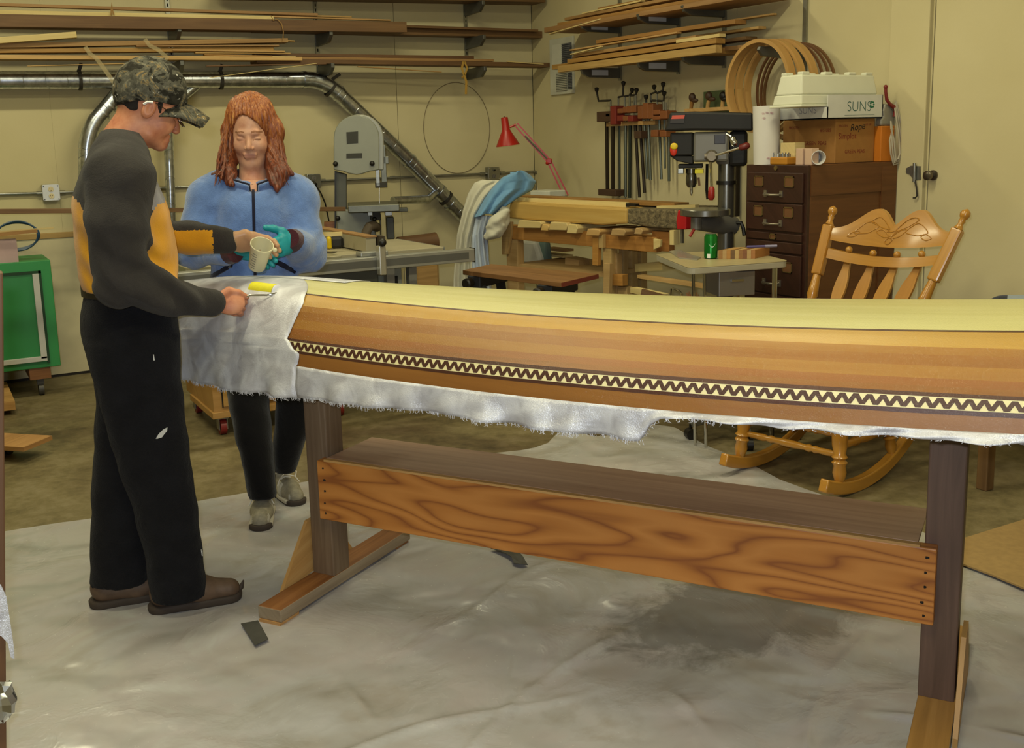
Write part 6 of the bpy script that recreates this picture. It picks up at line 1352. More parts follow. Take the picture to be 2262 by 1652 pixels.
rwbar(1262, 136, 1592, 90, .03, .07, W_ORG, 'orange board above the thick tan plank', .31)
rwbar(1270, 128, 1588, 97, .02, .05, W_BRN, 'narrow brown board between the orange boards', .26)
rwbar(1275, 123, 1545, 82, .022, .06, W_TAN, 'tan board in the middle of the lower right rack', .28)
rwbar(1263, 111, 1500, 72, .010, .04, W_PINE, 'thin stick high on the left of the lower rack', .3, 'wood_strip', 'wood strip')
rwbar(1262, 120, 1330, 103, .008, .02, W_PALE, 'short thin stick end by the wall vent', .33, 'wood_strip', 'wood strip')
rwbar(1328, 93, 1636, 48, .024, .09, W_ORG, 'long orange board on top of the lower right stack', .24)
rwbar(1450, 70, 1712, 31, .010, .03, W_TAN, 'thin stick sticking out farthest right from the lower rack', .2, 'wood_strip', 'wood strip')
rwbar(1480, 90, 1684, 61, .016, .06, W_TAN, 'tan board end sticking out under the thin stick', .17)
rwbar(1500, 92, 1596, 78, .02, .05, W_PALE, 'short pale block on the lower right stack', .29)
rwbar(1540, 100, 1660, 84, .02, .09, W_BRN, 'dark brown board end low on the right of the stack', .14)
rwbar(1560, 113, 1676, 103, .025, .12, W_TAN, 'broad tan board end at the right foot of the stack', .15)
# ---- bar clamps
CX = RX-.07; ck = lambda x, y, o=0.0: atx(x, y, CX-o)
rk = one(MB().bx(RX-.09, RX-.002, ck(1344, 275)[1], ck(1452, 270)[1], ck(1400, 277)[2], ck(1400, 268)[2]), 'clamp_rack', W_PINE, 'notched wooden rail the clamps hang from', 'rack', smooth=False)
DKB = mat('dark_steel_bar', '2e251d', .5, .4); PIPE = mat('pipe_grey', '6d736c', .4, .7, .1); PIPD = mat('pipe_dark', '33382f', .4, .5); OJ = mat('orange_jaw', '86502c', .5); RJ = mat('red_jaw', '7e2c22', .5); BRM = mat('brown_jaw', '4a3426', .5)
def clamp(xt, yt, xb, yb, r, bm, jm, label, jaws, screw=None, crank=None, flat=False):
    p0, p1 = ck(xt, yt), ck(xb, yb); t = thing('bar_clamp', label, 'clamp', p1, 'clamps on the wall rack')
    if flat: MB().bar(p0, p1, r*2, r*.8, up=(1, 0, 0)).build('bar', bm, t, smooth=False)
    else: MB().cyl(p0, p1, r, n=12).build('bar', bm, t)
    for (x0, y0, x1, y1, mt) in jaws:
        a, b = ck(x0, y0, .02), ck(x1, y1, .02); MB().bx(CX-.07, CX+.015, a[1], b[1], a[2], b[2]).build('jaw', mt, t, smooth=False, bevel=.005)
    if screw: MB().cyl(ck(*screw[0], .03), ck(*screw[1], .03), .007, n=8).build('screw', STEEL, t)
    if crank:
        MB().tube([ck(x, y, .03) for x, y in crank], .0075, 8).build('crank', IRON, t)
        MB().lathe(ck(crank[-1][0], crank[-1][1]+3, .03), ck(crank[-1][0], crank[-1][1]-9, .03), [(0, .006), (.4, .014), (.8, .017), (1, .008)], 12).build('handle', BLACK, t)
clamp(1340, 262, 1342, 425, .015, DKB, BRM, 'big dark I-beam clamp at the left end of the rack', [(1330, 247, 1362, 268, BRM), (1333, 417, 1372, 433, BRM)], ((1349, 250), (1349, 222)), [(1349, 222), (1322, 223), (1318, 202)], True)
clamp(1354, 262, 1354, 425, .015, DKB, BRM, 'dark flat bar beside the I-beam clamp', [(1350, 250, 1360, 258, BRM)], None, None, True)
clamp(1368, 265, 1369, 434, .008, PIPD, RJ, 'thin dark clamp with bright red jaw', [(1360, 234, 1372, 275, RJ)], ((1366, 238), (1366, 215)), [(1366, 215), (1376, 212), (1377, 188)])
clamp(1382, 255, 1382, 435, .011, PIPE, OJ, 'grey pipe clamp right of the red jaw', [(1376, 240, 1388, 250, OJ), (1375, 255, 1388, 267, RJ)], ((1380, 242), (1380, 213)), [(1380, 213), (1390, 211), (1396, 203)])
clamp(1392, 255, 1391, 437, .012, PIPD, OJ, 'dark pipe clamp, fourth from the drill press side', [(1388, 236, 1398, 249, OJ), (1388, 256, 1399, 267, OJ)], ((1391, 240), (1391, 211)), [(1391, 211), (1404, 210), (1406, 203)])
clamp(1402, 255, 1413, 436, .011, DKB, OJ, 'leaning dark pipe clamp with crossed bars', [(1397, 234, 1407, 249, OJ), (1399, 255, 1410, 268, RJ)], ((1400, 238), (1403, 212)), None)
clamp(1413, 262, 1424, 426, .011, DKB, OJ, 'leaning dark clamp ending shorter than its neighbour', [(1406, 233, 1417, 248, OJ), (1413, 289, 1428, 306, BRM)], ((1405, 236), (1404, 210)), None)
clamp(1423, 265, 1430, 395, .010, PIPE, OJ, 'short grey pipe clamp behind two orange jaws', [(1421, 235, 1432, 262, OJ)], ((1427, 240), (1427, 220)), [(1427, 226), (1427, 220), (1427, 218)])
clamp(1432, 262, 1437, 398, .011, PIPE, OJ, 'grey pipe clamp with a two-knobbed crank on top', [(1432, 228, 1444, 262, OJ)], ((1438, 232), (1438, 210)), [(1438, 226), (1438, 207), (1450, 203), (1445, 196)])
clamp(1456, 262, 1461, 396, .010, PIPE, OJ, 'grey pipe clamp left of the drill press belt cover', [(1444, 230, 1455, 262, OJ), (1450, 287, 1465, 302, OJ)], ((1451, 232), (1451, 206)), [(1451, 206), (1464, 200), (1465, 190)])
clamp(1467, 262, 1469, 372, .008, PIPE, OJ, 'shortest grey pipe clamp hanging near the drill press', [(1455, 243, 1470, 253, OJ), (1454, 256, 1470, 264, OJ)], ((1466, 244), (1466, 224)), [(1440, 222), (1466, 223), (1467, 210)])
clamp(1477, 262, 1478, 400, .010, PIPE, OJ, 'grey pipe clamp partly behind the drill press', [(1470, 245, 1486, 262, OJ), (1470, 289, 1484, 302, OJ)], ((1471, 246), (1471, 226)), None)
# ---- green board with four dark handled tools
gb2 = thing('tool_board', 'small dull green backing board on the wall above the drill press', 'board', atx(1595, 245, RX))
MB().prism([atx(x, y, RX-.02) for x, y in ((1554, 203), (1637, 195), (1637, 262), (1554, 262))], (.018, 0, 0)).build('panel', mat('dull_green', '5b6a45', .6), gb2, smooth=False)
for k, (x, y, lean) in enumerate(((1526, 217, 10), (1562, 214, 12), (1595, 214, 6), (1619, 215, -12))):
    p0 = atx(x, 244, RX-.07); t = thing('hand_tool', ['dark handled tool at the far left of the row over the drill press', 'dark handled tool before the left side of the green board', 'upright dark handled tool in front of the green board', 'dark handled tool leaning right at the green board edge'][k], 'hand tool', p0, 'tools above the drill press')
    MB().tube([p0, atx(x+lean*.2, 228, RX-.07), atx(x+lean*.5, y, RX-.08)], [.012, .013, .011], 10).build('grip', W_PINE if k else W_ORG, t)
    MB().ell(atx(x+lean*.3, y-2, RX-.08), (.02, .026, .028)).ell(atx(x+lean*.9, y+5, RX-.08), (.014, .03, .014)).build('head', BRM if k < 2 else BLACK, t)
one(MB().bx(RX-.12, RX-.01, atx(1525, 250, RX-.07)[1], atx(1625, 250, RX-.07)[1], atx(1570, 246, RX-.07)[2], atx(1570, 238, RX-.07)[2]), 'tool_rail', W_PINE, 'wooden rail holding the dark handled tools', 'rail', smooth=False)
# ================================================================== drill press
DF = Frame(V(3.9, 4.43, 0), 1605); L = DF.l
dp = thing('drill_press', 'black and grey floor drill press with red-knobbed feed handles', 'drill press', DF.O)
DBL = mat('drill_black', '110e0b', .6, 0, .1); DGR = mat('drill_grey', '75726a', .45, .2, .05); DCG = mat('drill_column', '7c7b74', .28, .8, .08)
def dbox(x0, y0, x1, y1, b0, b1, nm, mt, bev=.006, parent=None):
    a, c_ = L(x0, y1, b0), L(x1, y0, b0); mb = LMB(DF); mb.box(((a[0]+c_[0])/2, (b0+b1)/2, (a[2]+c_[2])/2), (c_[0]-a[0], abs(b1-b0), c_[2]-a[2])); return mb.build(nm, mt, parent or dp, smooth=False, bevel=bev)
mb = LMB(DF); z0 = L(1600, 520)[2]; mb.cyl((0, 0, 0), L(1605, 355)*V(0, 0, 1), .046, n=24); mb.build('column', DCG, dp)
mb = LMB(DF); mb.box((0, 0, .02), (.28, .42, .04)); mb.build('base', DGR, dp, bevel=.01, smooth=False)
mb = LMB(DF); mb.prism([L(x, y, -.13) for x, y in ((1468, 290), (1480, 248), (1534, 246), (1664, 249), (1664, 289), (1530, 288))][::-1], (0, .26, 0)); bc = mb.build('belt_cover', DBL, dp, smooth=False, bevel=.012)
mb = LMB(DF); mb.prism([L(x, y, -.135) for x, y in ((1484, 253), (1513, 252), (1511, 272), (1480, 272))][::-1], (0, .006, 0)); lb_ = mb.build('label_plate', mat('label_black', '2a2420', .5), bc, smooth=False)
mb = LMB(DF); mb.prism([L(x, y, -.137) for x, y in ((1485, 255), (1513, 254), (1511, 262), (1483, 263))][::-1], (0, .004, 0)); mb.build('red_label', mat('label_red', 'c8503a', .5), lb_, smooth=False)
dbox(1531, 290, 1610, 358, -.1, .1, 'head_casting', DGR, .012); dbox(1480, 292, 1531, 345, -.1, .06, 'switch_housing', DBL, .01); 
mb = LMB(DF); mb.prism([L(x, y, -.09) for x, y in ((1478, 343), (1531, 345), (1531, 363), (1496, 356))][::-1], (0, .14, 0)); mb.build('housing_lip', DBL, dp, smooth=False, bevel=.005)
dbox(1610, 288, 1652, 368, -.08, .2, 'motor', DBL, .02)
mb = LMB(DF); mb.ell(L(1488, 330, -.104), (.02, .008, .036)); sw = mb.build('switch_paddle', mat('switch_red', 'c8321e', .4), dp)
mb = LMB(DF); mb.ell(L(1489, 323, -.112), (.02, .006, .018)); mb.build('switch_key', mat('switch_yellow', 'e0c020', .4), sw)
dbox(1578, 297, 1602, 318, -.104, -.09, 'speed_plate', mat('plate_dark', '241e1a', .4), .002)
dbox(1498, 362, 1552, 372, -.07, .06, 'depth_collar', DBL, .004); dbox(1497, 372, 1510, 384, -.075, .05, 'collar_side', STEEL, .003); dbox(1535, 374, 1554, 383, -.078, .0, 'yellow_label', mat('warn_yellow', 'd8cc18', .5), .001)
mb = LMB(DF); q0, q1 = L(1527, 372, -.03), L(1527, 414, -.03); mb.lathe(q0, q1, [(0, .03), (.25, .03), (.26, .026), (.5, .03), (.8, .03), (1, .02)], 20); mb.build('chuck', mat('chuck_steel', '6b6860', .25, .9), dp)
mb = LMB(DF); mb.lathe(q1, L(1527, 432, -.03), [(0, .009), (.7, .009), (1, .002)], 10); mb.build('drill_bit', CHROME, dp)
hub = L(1572, 345, -.14); mb = LMB(DF); mb.lathe(L(1572, 345, -.09), hub, [(0, .035), (.6, .035), (1, .025)], 18); mb.lathe(L(1556, 345, -.12), L(1566, 345, -.12), [(0, .016), (1, .016)], 14); mb.build('feed_hub', mat('hub_brass', '8a8070', .5, .6), dp)
KNR = mat('knob_red', 'a02a22', .4)
for (x0, y0, x1, y1, x2, y2, km) in ((1570, 358, 1572, 412, 1571, 442, KNR), (1580, 343, 1632, 327, 1656, 320, mat('knob_dark_red', '6e2620', .4)), (1604, 296, 1616, 302, 1624, 322, CHROME)):
    mb = LMB(DF); mb.cyl(L(x0, y0, -.15), L(x1, y1, -.16), .007, n=8); a_ = mb.build('feed_handle', CHROME, dp)
    mb = LMB(DF); mb.lathe(L(x1, y1, -.16), L(x2, y2, -.16), [(0, .01), (.15, .017), (.8, .019), (1, .01)], 14); mb.build('grip', km, a_)
mb = LMB(DF); mb.lathe(L(1607, 340, 0), L(1607, 362, 0), [(0, .07), (.8, .062), (1, .055)], 22); mb.build('head_collar', DGR, dp)
mb = LMB(DF); mb.lathe(L(1605, 399, 0), L(1605, 407, 0), [(0, .056), (1, .056)], 22); mb.build('rack_collar', BLACK, dp)
tz0 = L(1580, 472, -.1); mb = LMB(DF); mb.lathe(L(1558, 462, -.22)*V(1, 1, 0)+V(0, 0, tz0[2]), L(1558, 462, -.22)*V(1, 1, 0)+V(0, 0, tz0[2]+.035), [(0, .125), (.1, .132), (.9, .132), (1, .128)], 36); mb.build('drill_table', DCG, dp)
mb = LMB(DF); mb.tube([L(1540, 492, -.2), L(1570, 495, -.12), L(1605, 495, 0), L(1622, 500, .03)], [.04, .045, .06, .05], 14); mb.build('table_arm', DGR, dp)
mb = LMB(DF); mb.lathe(L(1538, 480, -.22), L(1538, 506, -.22), [(0, .03), (1, .03)], 14); mb.build('table_boss', DGR, dp); mb = LMB(DF); mb.cyl(L(1534, 505, -.24), L(1524, 522, -.26), .008); mb.build('table_lock', KNR, dp)
mb = LMB(DF); mb.tube([L(1626, 492, -.02), L(1637, 492, -.03), L(1642, 505, -.03), L(1644, 520, -.04)], .011, 8); mb.build('table_crank', BLACK, dp)
mb = LMB(DF); mb.tube([L(1562, 362, .02), L(1561, 420, .02), L(1563, 440, .02)], .009, 6); mb.build('depth_rod', BLACK, dp)
a = L(1545, 390, .05); mb = LMB(DF); mb.bar(L(1543, 392, .02), L(1545, 410, .02), .02, .012); mb.build('wood_tag', W_ORG, dp, smooth=False)
# slim bars hanging right of the column
for k, x in enumerate((1619, 1630)):
    one(MB().bar(atx(x, 360, RX-.02), atx(x-1, 478, RX-.02), .012, .025, up=(1, 0, 0)), 'steel_bar', DKB, ['thin dark bar on the wall just right of the drill column', 'thin dark bar on the wall beside the filing cabinet'][k], 'bar', smooth=False)
# ================================================================== small folding table
SZ = .9
sa, sb, sc_ = atz(1446, 562, SZ), atz(1522, 593, SZ), atz(1744, 577, SZ); sd_ = sa+sc_-sb; sd_ = sd_+(sb-sd_)*.06
stb = thing('folding_table', 'small grey laminate table with rounded corners before the filing cabinet', 'table', (sa+sc_)*V(.5, .5, 0))
def rounded(poly, r):
    out = []; n = len(poly)
    for i in range(n):
        p, a, b = poly[i], nrm(poly[i-1]-poly[i]), nrm(poly[(i+1) % n]-poly[i]); out += arc3(p+a*r, p, p+b*r, 6)
    return out
MB().prism(rounded([sa, sb, sc_, sd_], .05), (0, 0, -.03)).build('table_top', mat('table_edge_grey', 'a19c88', .5), stb, smooth=False, bevel=.004)
MB().prism(rounded([sa, sb, sc_, sd_], .045), (0, 0, .0015)).build('laminate', mat('table_laminate', 'a89a74', .4, 0, .1, 10), stb, smooth=False)
for (x, y) in ((1531, 600), (1556, 602)):
    p = atz(x, y, SZ-.03)+V(.05, .06, 0); MB().cyl(V(p[0]+.02, p[1], 0), p, .008, n=8).build('leg', CHROME, stb)
for p in (sc_*.9+sa*.1, sd_*.9+sb*.1): MB().cyl(V(p[0], p[1], 0), p-V(0, 0, .03), .012, n=8).build('leg', CHROME, stb)
bxp = [atz(x, y, SZ-.04) for x, y in ((1592, 603), (1672, 599))]
MB().bx(bxp[0][0], bxp[0][0]+.01, 0, .01, 0, .01) if False else None
d_ = nrm((bxp[1]-bxp[0])*V(1, 1, 0)); e_ = V(-d_[1], d_[0], 0)
drw = MB().prism([bxp[0]+e_*.02, bxp[1]+e_*.02, bxp[1]+e_*.2, bxp[0]+e_*.2], (0, 0, -.115)).build('metal_drawer', mat('brushed_metal', '8d8a84', .35, .6), stb, smooth=False, bevel=.003)
MB().bar(bxp[0]+d_*.06+e_*.014-V(0, 0, .04), bxp[0]+d_*.12+e_*.014-V(0, 0, .04), .012, .01).build('drawer_pull', CHROME, drw, smooth=False)
# soda can
cp0 = atz(1570, 571, SZ+.0015); can = thing('soda_can', 'green soda can on the small grey table', 'can', cp0)
GCAN = mat('can_green', '1c7a2c', .25, .6, .05); MB().lathe(cp0, cp0+V(0, 0, .122), [(0, .024), (.05, .0325), (.88, .0325), (.97, .026), (1, .0265)], 28).build('body', GCAN, can)
MB().lathe(cp0+V(0, 0, .119), cp0+V(0, 0, .1225), [(0, .0255), (1, .0262), (1, .024)], 24).build('lid', mat('can_alu', 'c8c8c4', .25, .9), can)
vw = nrm((CP-cp0)*V(1, 1, 0)); sx_ = V(-vw[1], vw[0], 0)
def onc(u, z, r=.0331): return cp0+(vw*math.cos(u/.0325)+sx_*math.sin(u/.0325))*r+V(0, 0, z)
MB().add([onc(-.0, .06), onc(.014, .062), onc(.026, .078), onc(.008, .058), onc(-.012, .076)], [(4, 3, 0), (3, 1, 2), (0, 3, 1)]).build('white_mark', mat('can_white', 'e6ece6', .4), can, smooth=False, solid=.0006)
MB().prism([onc(-.018, .006), onc(-.002, .006), onc(-.002, .026), onc(-.018, .026)], vw*.0006).build('code_panel', mat('can_white', 'e6ece6', .4), can, smooth=False)
# end-grain board with a pen on it
bl = [atz(x, y, SZ+.002) for x, y in ((1587, 572), (1668, 571), (1716, 560))]
ed = thing('butcher_block', 'small laminated wood board with dark knot on the grey table', 'wood board', (bl[0]+bl[2])*.5)
vd = nrm(bl[1]-bl[0]); n_ = 9; wd_ = nrm((bl[2]-bl[1]))*.16
for k in range(n_):
    a0 = bl[0]+(bl[1]-bl[0])*(k/n_); a1 = bl[0]+(bl[1]-bl[0])*((k+1)/n_)
    MB().prism([a0, a1-vd*.0006, a1-vd*.0006+wd_, a0+wd_], (0, 0, .042)).build('wood_block', [W_ORG, W_BLT, W_BEN, W_BRN, W_BLT, W_ORG, W_FOOT, W_BLT, W_BEN][k], ed, smooth=False)
pn0 = atz(1650, 545, SZ+.052); pn1 = atz(1716, 543, SZ+.052)
pen = thing('marker_pen', 'purple marker pen lying on the laminated board', 'pen', pn0); MB().cyl(pn0, pn0*.4+pn1*.6, .006, n=10).build('barrel', mat('pen_purple', '5a5488', .4), pen); MB().cyl(pn0*.4+pn1*.6, pn1, .0068, n=10).build('cap', mat('pen_cap', '8c88a4', .4), pen)
one(MB().prism([atz(x, y, SZ+.002) for x, y in ((1478, 557), (1500, 553), (1530, 566), (1548, 570), (1540, 575), (1500, 571))], (0, 0, .006)), 'clear_bag', base('clear_bag_film', 'a8a294', .15, alpha=.7)[0], 'clear plastic wrapper beside the soda can', 'wrapper', smooth=False)
# ================================================================== filing cabinet
FX, FY0, FY1, FZ = 3.824, 3.752, 4.188, 1.337
W_CAB = wood('cabinet_dark', '3a2016', '2a150d', .45, 1, 0, c3='47291b'); W_CSD = wood('cabinet_side', '67401f', '4f2d15', .5, .8, 0, c3='764c28')
fc = thing('filing_cabinet', 'tall dark wooden filing cabinet with metal pulls against the right wall', 'filing cabinet', (4.15, 3.97, 0))
MB().bx(FX+.02, RX-.035, FY0, FY1, .0, FZ).build('carcass', W_CSD, fc, smooth=False, bevel=.004)
MB().bx(FX, FX+.02, FY0, FY1, .02, FZ-.0).build('face_frame', W_CAB, fc, smooth=False, bevel=.003)
MB().bx(FX+.52, RX-.036, FY0-.008, FY0, .0, FZ-.02).build('rear_stile', W_CSD, fc, smooth=False); MB().bx(FX+.02, RX-.036, FY0-.006, FY0, FZ-.15, FZ-.005).build('side_rail', W_CSD, fc, smooth=False)
BRASS = mat('aged_brass', '8f7a4e', .4, .8, .1); CARDI = mat('index_card', '6a4522', .8)
zf = lambda y: atx(1715, y, FX)[2]
for (yt, yb, kind) in ((381, 446, 2), (449, 509, 2), (514, 530, 1), (533, 556, 0), (560, 648, 2), (651, 760, 2)):
    zt, zb = zf(yt), zf(yb); d = MB().bx(FX-.014, FX, FY0+.02, FY1-.02, zb, zt).build('drawer', W_CAB, fc, smooth=False, bevel=.003)
    ym = (FY0+FY1)/2; fr_ = zt-zb
    holders = ((FY1-.11, zt-.3*fr_), (FY0+.11, zt-.3*fr_)) if kind == 2 else ((ym, (zt+zb)/2),) if kind == 1 else ()
    for y, z in holders:
        w_, h_ = (.033, .027) if kind == 2 else (.022, .014)
        h = MB().bx(FX-.018, FX-.014, y-w_, y+w_, z-h_, z-h_+.005).bx(FX-.018, FX-.014, y-w_, y+w_, z+h_-.005, z+h_).bx(FX-.018, FX-.014, y-w_, y-w_+.005, z-h_, z+h_).bx(FX-.018, FX-.014, y+w_-.005, y+w_, z-h_, z+h_).build('card_holder', BRASS, d, smooth=False)
        MB().bx(FX-.0155, FX-.0135, y-w_+.004, y+w_-.004, z-h_+.004, z+h_-.004).build('card', CARDI, d, smooth=False)
    if kind == 2:
        z = zb+.26*fr_; MB().tube([(FX-.012, ym-.055, z+.008), (FX-.03, ym-.055, z), (FX-.034, ym, z-.002), (FX-.03, ym+.055, z), (FX-.012, ym+.055, z+.008)], .006, 8).bx(FX-.02, FX-.013, ym-.066, ym-.046, z-.012, z+.02).bx(FX-.02, FX-.013, ym+.046, ym+.066, z-.012, z+.02).build('pull', mat('pull_metal', '9c9484', .35, .8), d)
MB().cyl((FX-.006, (FY0+FY1)/2, zf(371)), (FX, (FY0+FY1)/2, zf(371)), .012, n=14).build('lock', BRASS, fc)
# ---- text helper
def text(s_, org, xdir, ydir, h, mt, name, parent, th=.0008, bold=0):
    cu = bpy.data.curves.new(name, 'FONT'); cu.body = s_; cu.size = 1; cu.extrude = 0; cu.offset = bold
    ob = bpy.data.objects.new(name, cu); C.objects.link(ob); dg_ = bpy.context.evaluated_depsgraph_get(); me = bpy.data.meshes.new_from_object(ob.evaluated_get(dg_)); bpy.data.objects.remove(ob)
    v = np.array([p.co[:] for p in me.vertices]); f = [tuple(p.vertices) for p in me.polygons]
    bpy.data.meshes.remove(me)
    if not len(v): return
    P = np.asarray(org)+np.outer(v[:, 0]*h, nrm(xdir))+np.outer(v[:, 1]*h, nrm(ydir)); mb = MB(); mb.add(list(P), f); return mb.build(name, mt, parent, smooth=False)
Zu = V(0, 0, 1)
# ---- cardboard box (pea carton)
c0 = aty(1844, 356, 3.80); BX0 = c0[0]; BZ = FZ+.001; BX1 = aty(1930, 350, 3.8)[0]; BY1 = min(atx(1728, 356, BX0)[1], 4.17); BZ1 = aty(1844, 263, 3.8)[2]
cb = thing('cardboard_box', 'brown cardboard carton printed with red lettering on the filing cabinet', 'box', (BX0+.1, 3.95, BZ))
CBM = mat('carton_brown', '9a6c34', .85, 0, .06, 30); RINK = mat('red_ink', '7c2a1c', .9); BINK = mat('black_marker', '1e1a16', .9)
MB().bx(BX0, BX1, 3.8, BY1, BZ, BZ1).build('carton', CBM, cb, smooth=False, bevel=.004)
MB().bx(BX0-.001, BX1, 3.7988, 3.8, BZ, BZ+.001).build('flap_seam', DARK, cb, smooth=False)
bw_ = BX1-BX0; bh_ = BZ1-BZ
text('GREEN PEAS', V(BX0+bw_*.24, 3.799, BZ+bh_*.22), (1, 0, 0), Zu, .026, RINK, 'printed_text', cb); text('Simplot', V(BX0+bw_*.07, 3.799, BZ+bh_*.55), (1, 0, 0), Zu, .042, RINK, 'printed_text', cb)
text('Rope', V(BX0+bw_*.36, 3.7985, BZ+bh_*.72), (1, .0, .1), V(.15, 0, 1), .05, BINK, 'marker_text', cb); text('FROZEN', V(BX0+bw_*.08, 3.799, BZ+bh_*.82), (1, 0, 0), Zu, .016, RINK, 'printed_text', cb); text('6/5 LBS', V(BX0+bw_*.75, 3.799, BZ+bh_*.84), (1, 0, 0), Zu, .014, RINK, 'printed_text', cb)
text('GREEN PEAS', V(BX0-.001, BY1-(BY1-3.8)*.42, BZ+bh_*.42), (0, -1, 0), Zu, .028, RINK, 'printed_text', cb); text('6/5 LBS', V(BX0-.001, BY1-(BY1-3.8)*.72, BZ+bh_*.72), (0, -1, 0), Zu, .024, RINK, 'printed_text', cb); text('FROZEN', V(BX0-.001, BY1-(BY1-3.8)*.12, BZ+bh_*.8), (0, -1, 0), Zu, .02, RINK, 'printed_text', cb)
# orange box behind/right
ox0, ox1 = BX1, RX-.045
one(MB().bx(ox0+.006, ox1, 3.762, 4.1, BZ, aty(1960, 278, 3.762)[2]), 'orange_box', mat('orange_card', 'c8751c', .6), 'plain orange box beside the carton under the hanging cord', 'box', smooth=False, bevel=.004)
oz = aty(1960, 278, 3.762)[2]+.001
KZ0 = aty(1770, 236, 3.80)[2]
# ---- white printed tray carton on top
t0 = aty(1828, 262, 3.77); TX0, TZ0 = t0[0]-.0, BZ1+.001; TX1 = aty(1949, 255, 3.77)[0]; TY1 = atx(1722, 262, TX0)[1]; TZ1 = aty(1828, 209, 3.77)[2]
wtray = thing('white_carton', 'white printed carton tray stacked on the brown carton', 'box', ((TX0+TX1)/2, 3.95, TZ0))
WCA = mat('white_card', 'cfcfc8', .6); MB().bx(TX0, TX1, 3.77, TY1, TZ0, TZ0+.006).bx(TX0, TX1, 3.77, 3.774, TZ0, TZ1).bx(TX0, TX1, TY1-.004, TY1, TZ0, TZ1).bx(TX0, TX0+.004, 3.77, TY1, TZ0, min(TZ1-.02, KZ0-.002)).bx(TX1-.004, TX1, 3.77, TY1, TZ0, TZ1).build('tray', WCA, wtray, smooth=False)
TINK = mat('teal_ink', '2c5a54', .8); tw_ = TX1-TX0; th_ = TZ1-TZ0
text('SUNS', V(TX0+tw_*.34, 3.7695, TZ0+th_*.3), (1, 0, 0), Zu, th_*.62, TINK, 'printed_text', wtray, bold=-.018); text('SUNS', V(TX0-.0005, TY1-(TY1-3.77)*.42, TZ0+th_*.25), (0, -1, 0), Zu, th_*.42, mat('grey_ink', '8c8c94', .8), 'printed_text', wtray, bold=-.01)
lf = MB()
for k in range(7):
    a = k*.9; lf.ell(V(TX0+tw_*.80+.012*math.cos(a), 3.7695, TZ0+th_*.58+.014*math.sin(a)), (.007, .0006, .005), None, 8, 4)
lf.build('leaf_emblem', mat('leaf_green', '1f6a4a', .8), wtray)
MB().bx(TX0+tw_*.30, TX0+tw_*.85, 3.7692, 3.77, TZ0+th_*.14, TZ0+th_*.15).build('printed_line', TINK, wtray, smooth=False)
# ---- foam cooler, upside down
k0 = aty(1770, 232, 3.80); KX0 = k0[0]; KX1 = aty(1945, 228, 3.80)[0]; KY1 = atx(1706, 235, KX0)[1]; KZ1 = aty(1770, 163, 3.80)[2]
fcool = thing('foam_cooler', 'upturned white foam tub with lugs on the top of the stack', 'foam tub', ((KX0+KX1)/2, 3.95, KZ0)); FOAM = mat('foam_white', 'd6d6c0', .8, 0, .03)
def taper(x0, x1, y0, y1, z0, z1, t): return [(x0, y0, z0), (x1, y0, z0), (x1, y1, z0), (x0, y1, z0), (x0+t, y0+t, z1), (x1-t, y0+t, z1), (x1-t, y1-t, z1), (x0+t, y1-t, z1)]
kh = KZ1-KZ0
MB().hexa(taper(KX0-.012, KX1+.012, 3.788, KY1+.012, KZ0, KZ0+.012, .002)).build('rim', FOAM, fcool, smooth=False, bevel=.004)
MB().hexa(taper(KX0, KX1, 3.80, KY1, KZ0+.012, KZ0+kh*.38, .006)).build('lower_band', FOAM, fcool, smooth=False, bevel=.006)
MB().hexa(taper(KX0+.01, KX1-.01, 3.81, KY1-.01, KZ0+kh*.38, KZ1, .016)).build('upper_body', FOAM, fcool, smooth=False, bevel=.008)
for x in (.1, .38, .68, .9):
    for y in (3.828, KY1-.06): MB().bx(KX0+(KX1-KX0)*x-.025, KX0+(KX1-KX0)*x+.025, y, y+.035, KZ1-.002, KZ1+.014).build('lug', FOAM, fcool, smooth=False, bevel=.004)
# ---- paper roll, bit box, small boxes, cup
pr = atx(1693, 357, 3.885); PRM = mat('roll_paper', 'd6d2cc', .7, 0, .03); rollh = aty(1693, 234, pr[1])[2]-FZ
rlp = thing('paper_roll', 'tall white paper roll with pink scribbles standing on the cabinet', 'paper roll', (pr[0], pr[1], FZ))
MB().lathe((pr[0], pr[1], FZ+.001), (pr[0]-.005, pr[1]+.002, FZ+rollh), [(0, .066), (1, .070), (1, .02)], 32).build('roll', PRM, rlp)
PINK = mat('pink_marker', 'c08a94', .8); mbs = MB(); vw = nrm((CP-pr)*V(1, 1, 0)); sx_ = V(-vw[1], vw[0], 0)
for k, (u0, z0) in enumerate(((-.03, .86), (-.01, .87), (.012, .865), (-.025, .78), (.0, .1), (.02, .09))):
    for j in range(3): mbs.tube([pr*V(1, 1, 0)+(vw*math.cos((u0+.004*j+du_)/.07)+sx_*math.sin((u0+.004*j+du_)/.07))*(.0695+.003*z0)+V(0, 0, FZ+rollh*z0+dz_) for du_, dz_ in ((0, 0), (.003, .008), (.007, -.003), (.01, .006))], .0008, 4)
mbs.build('scribble', PINK, rlp)
bi = atx(1730, 357, 3.86); bb_ = thing('bit_box', 'small orange wooden tray of shiny bits at the cabinet edge', 'bit box', (bi[0], bi[1], FZ))
MB().box((bi[0], bi[1], FZ+.02), (.07, .12, .038)).build('tray', mat('bit_tray_orange', 'b47a24', .5), bb_, smooth=False, bevel=.006)
for k in range(10): MB().cyl((bi[0]-.02+.02*(k % 3), bi[1]-.048+.0105*k, FZ+.03), (bi[0]-.02+.02*(k % 3), bi[1]-.048+.0105*k, FZ+.055+.006*(k % 2)), .004, n=8).build('bit', CHROME, bb_)
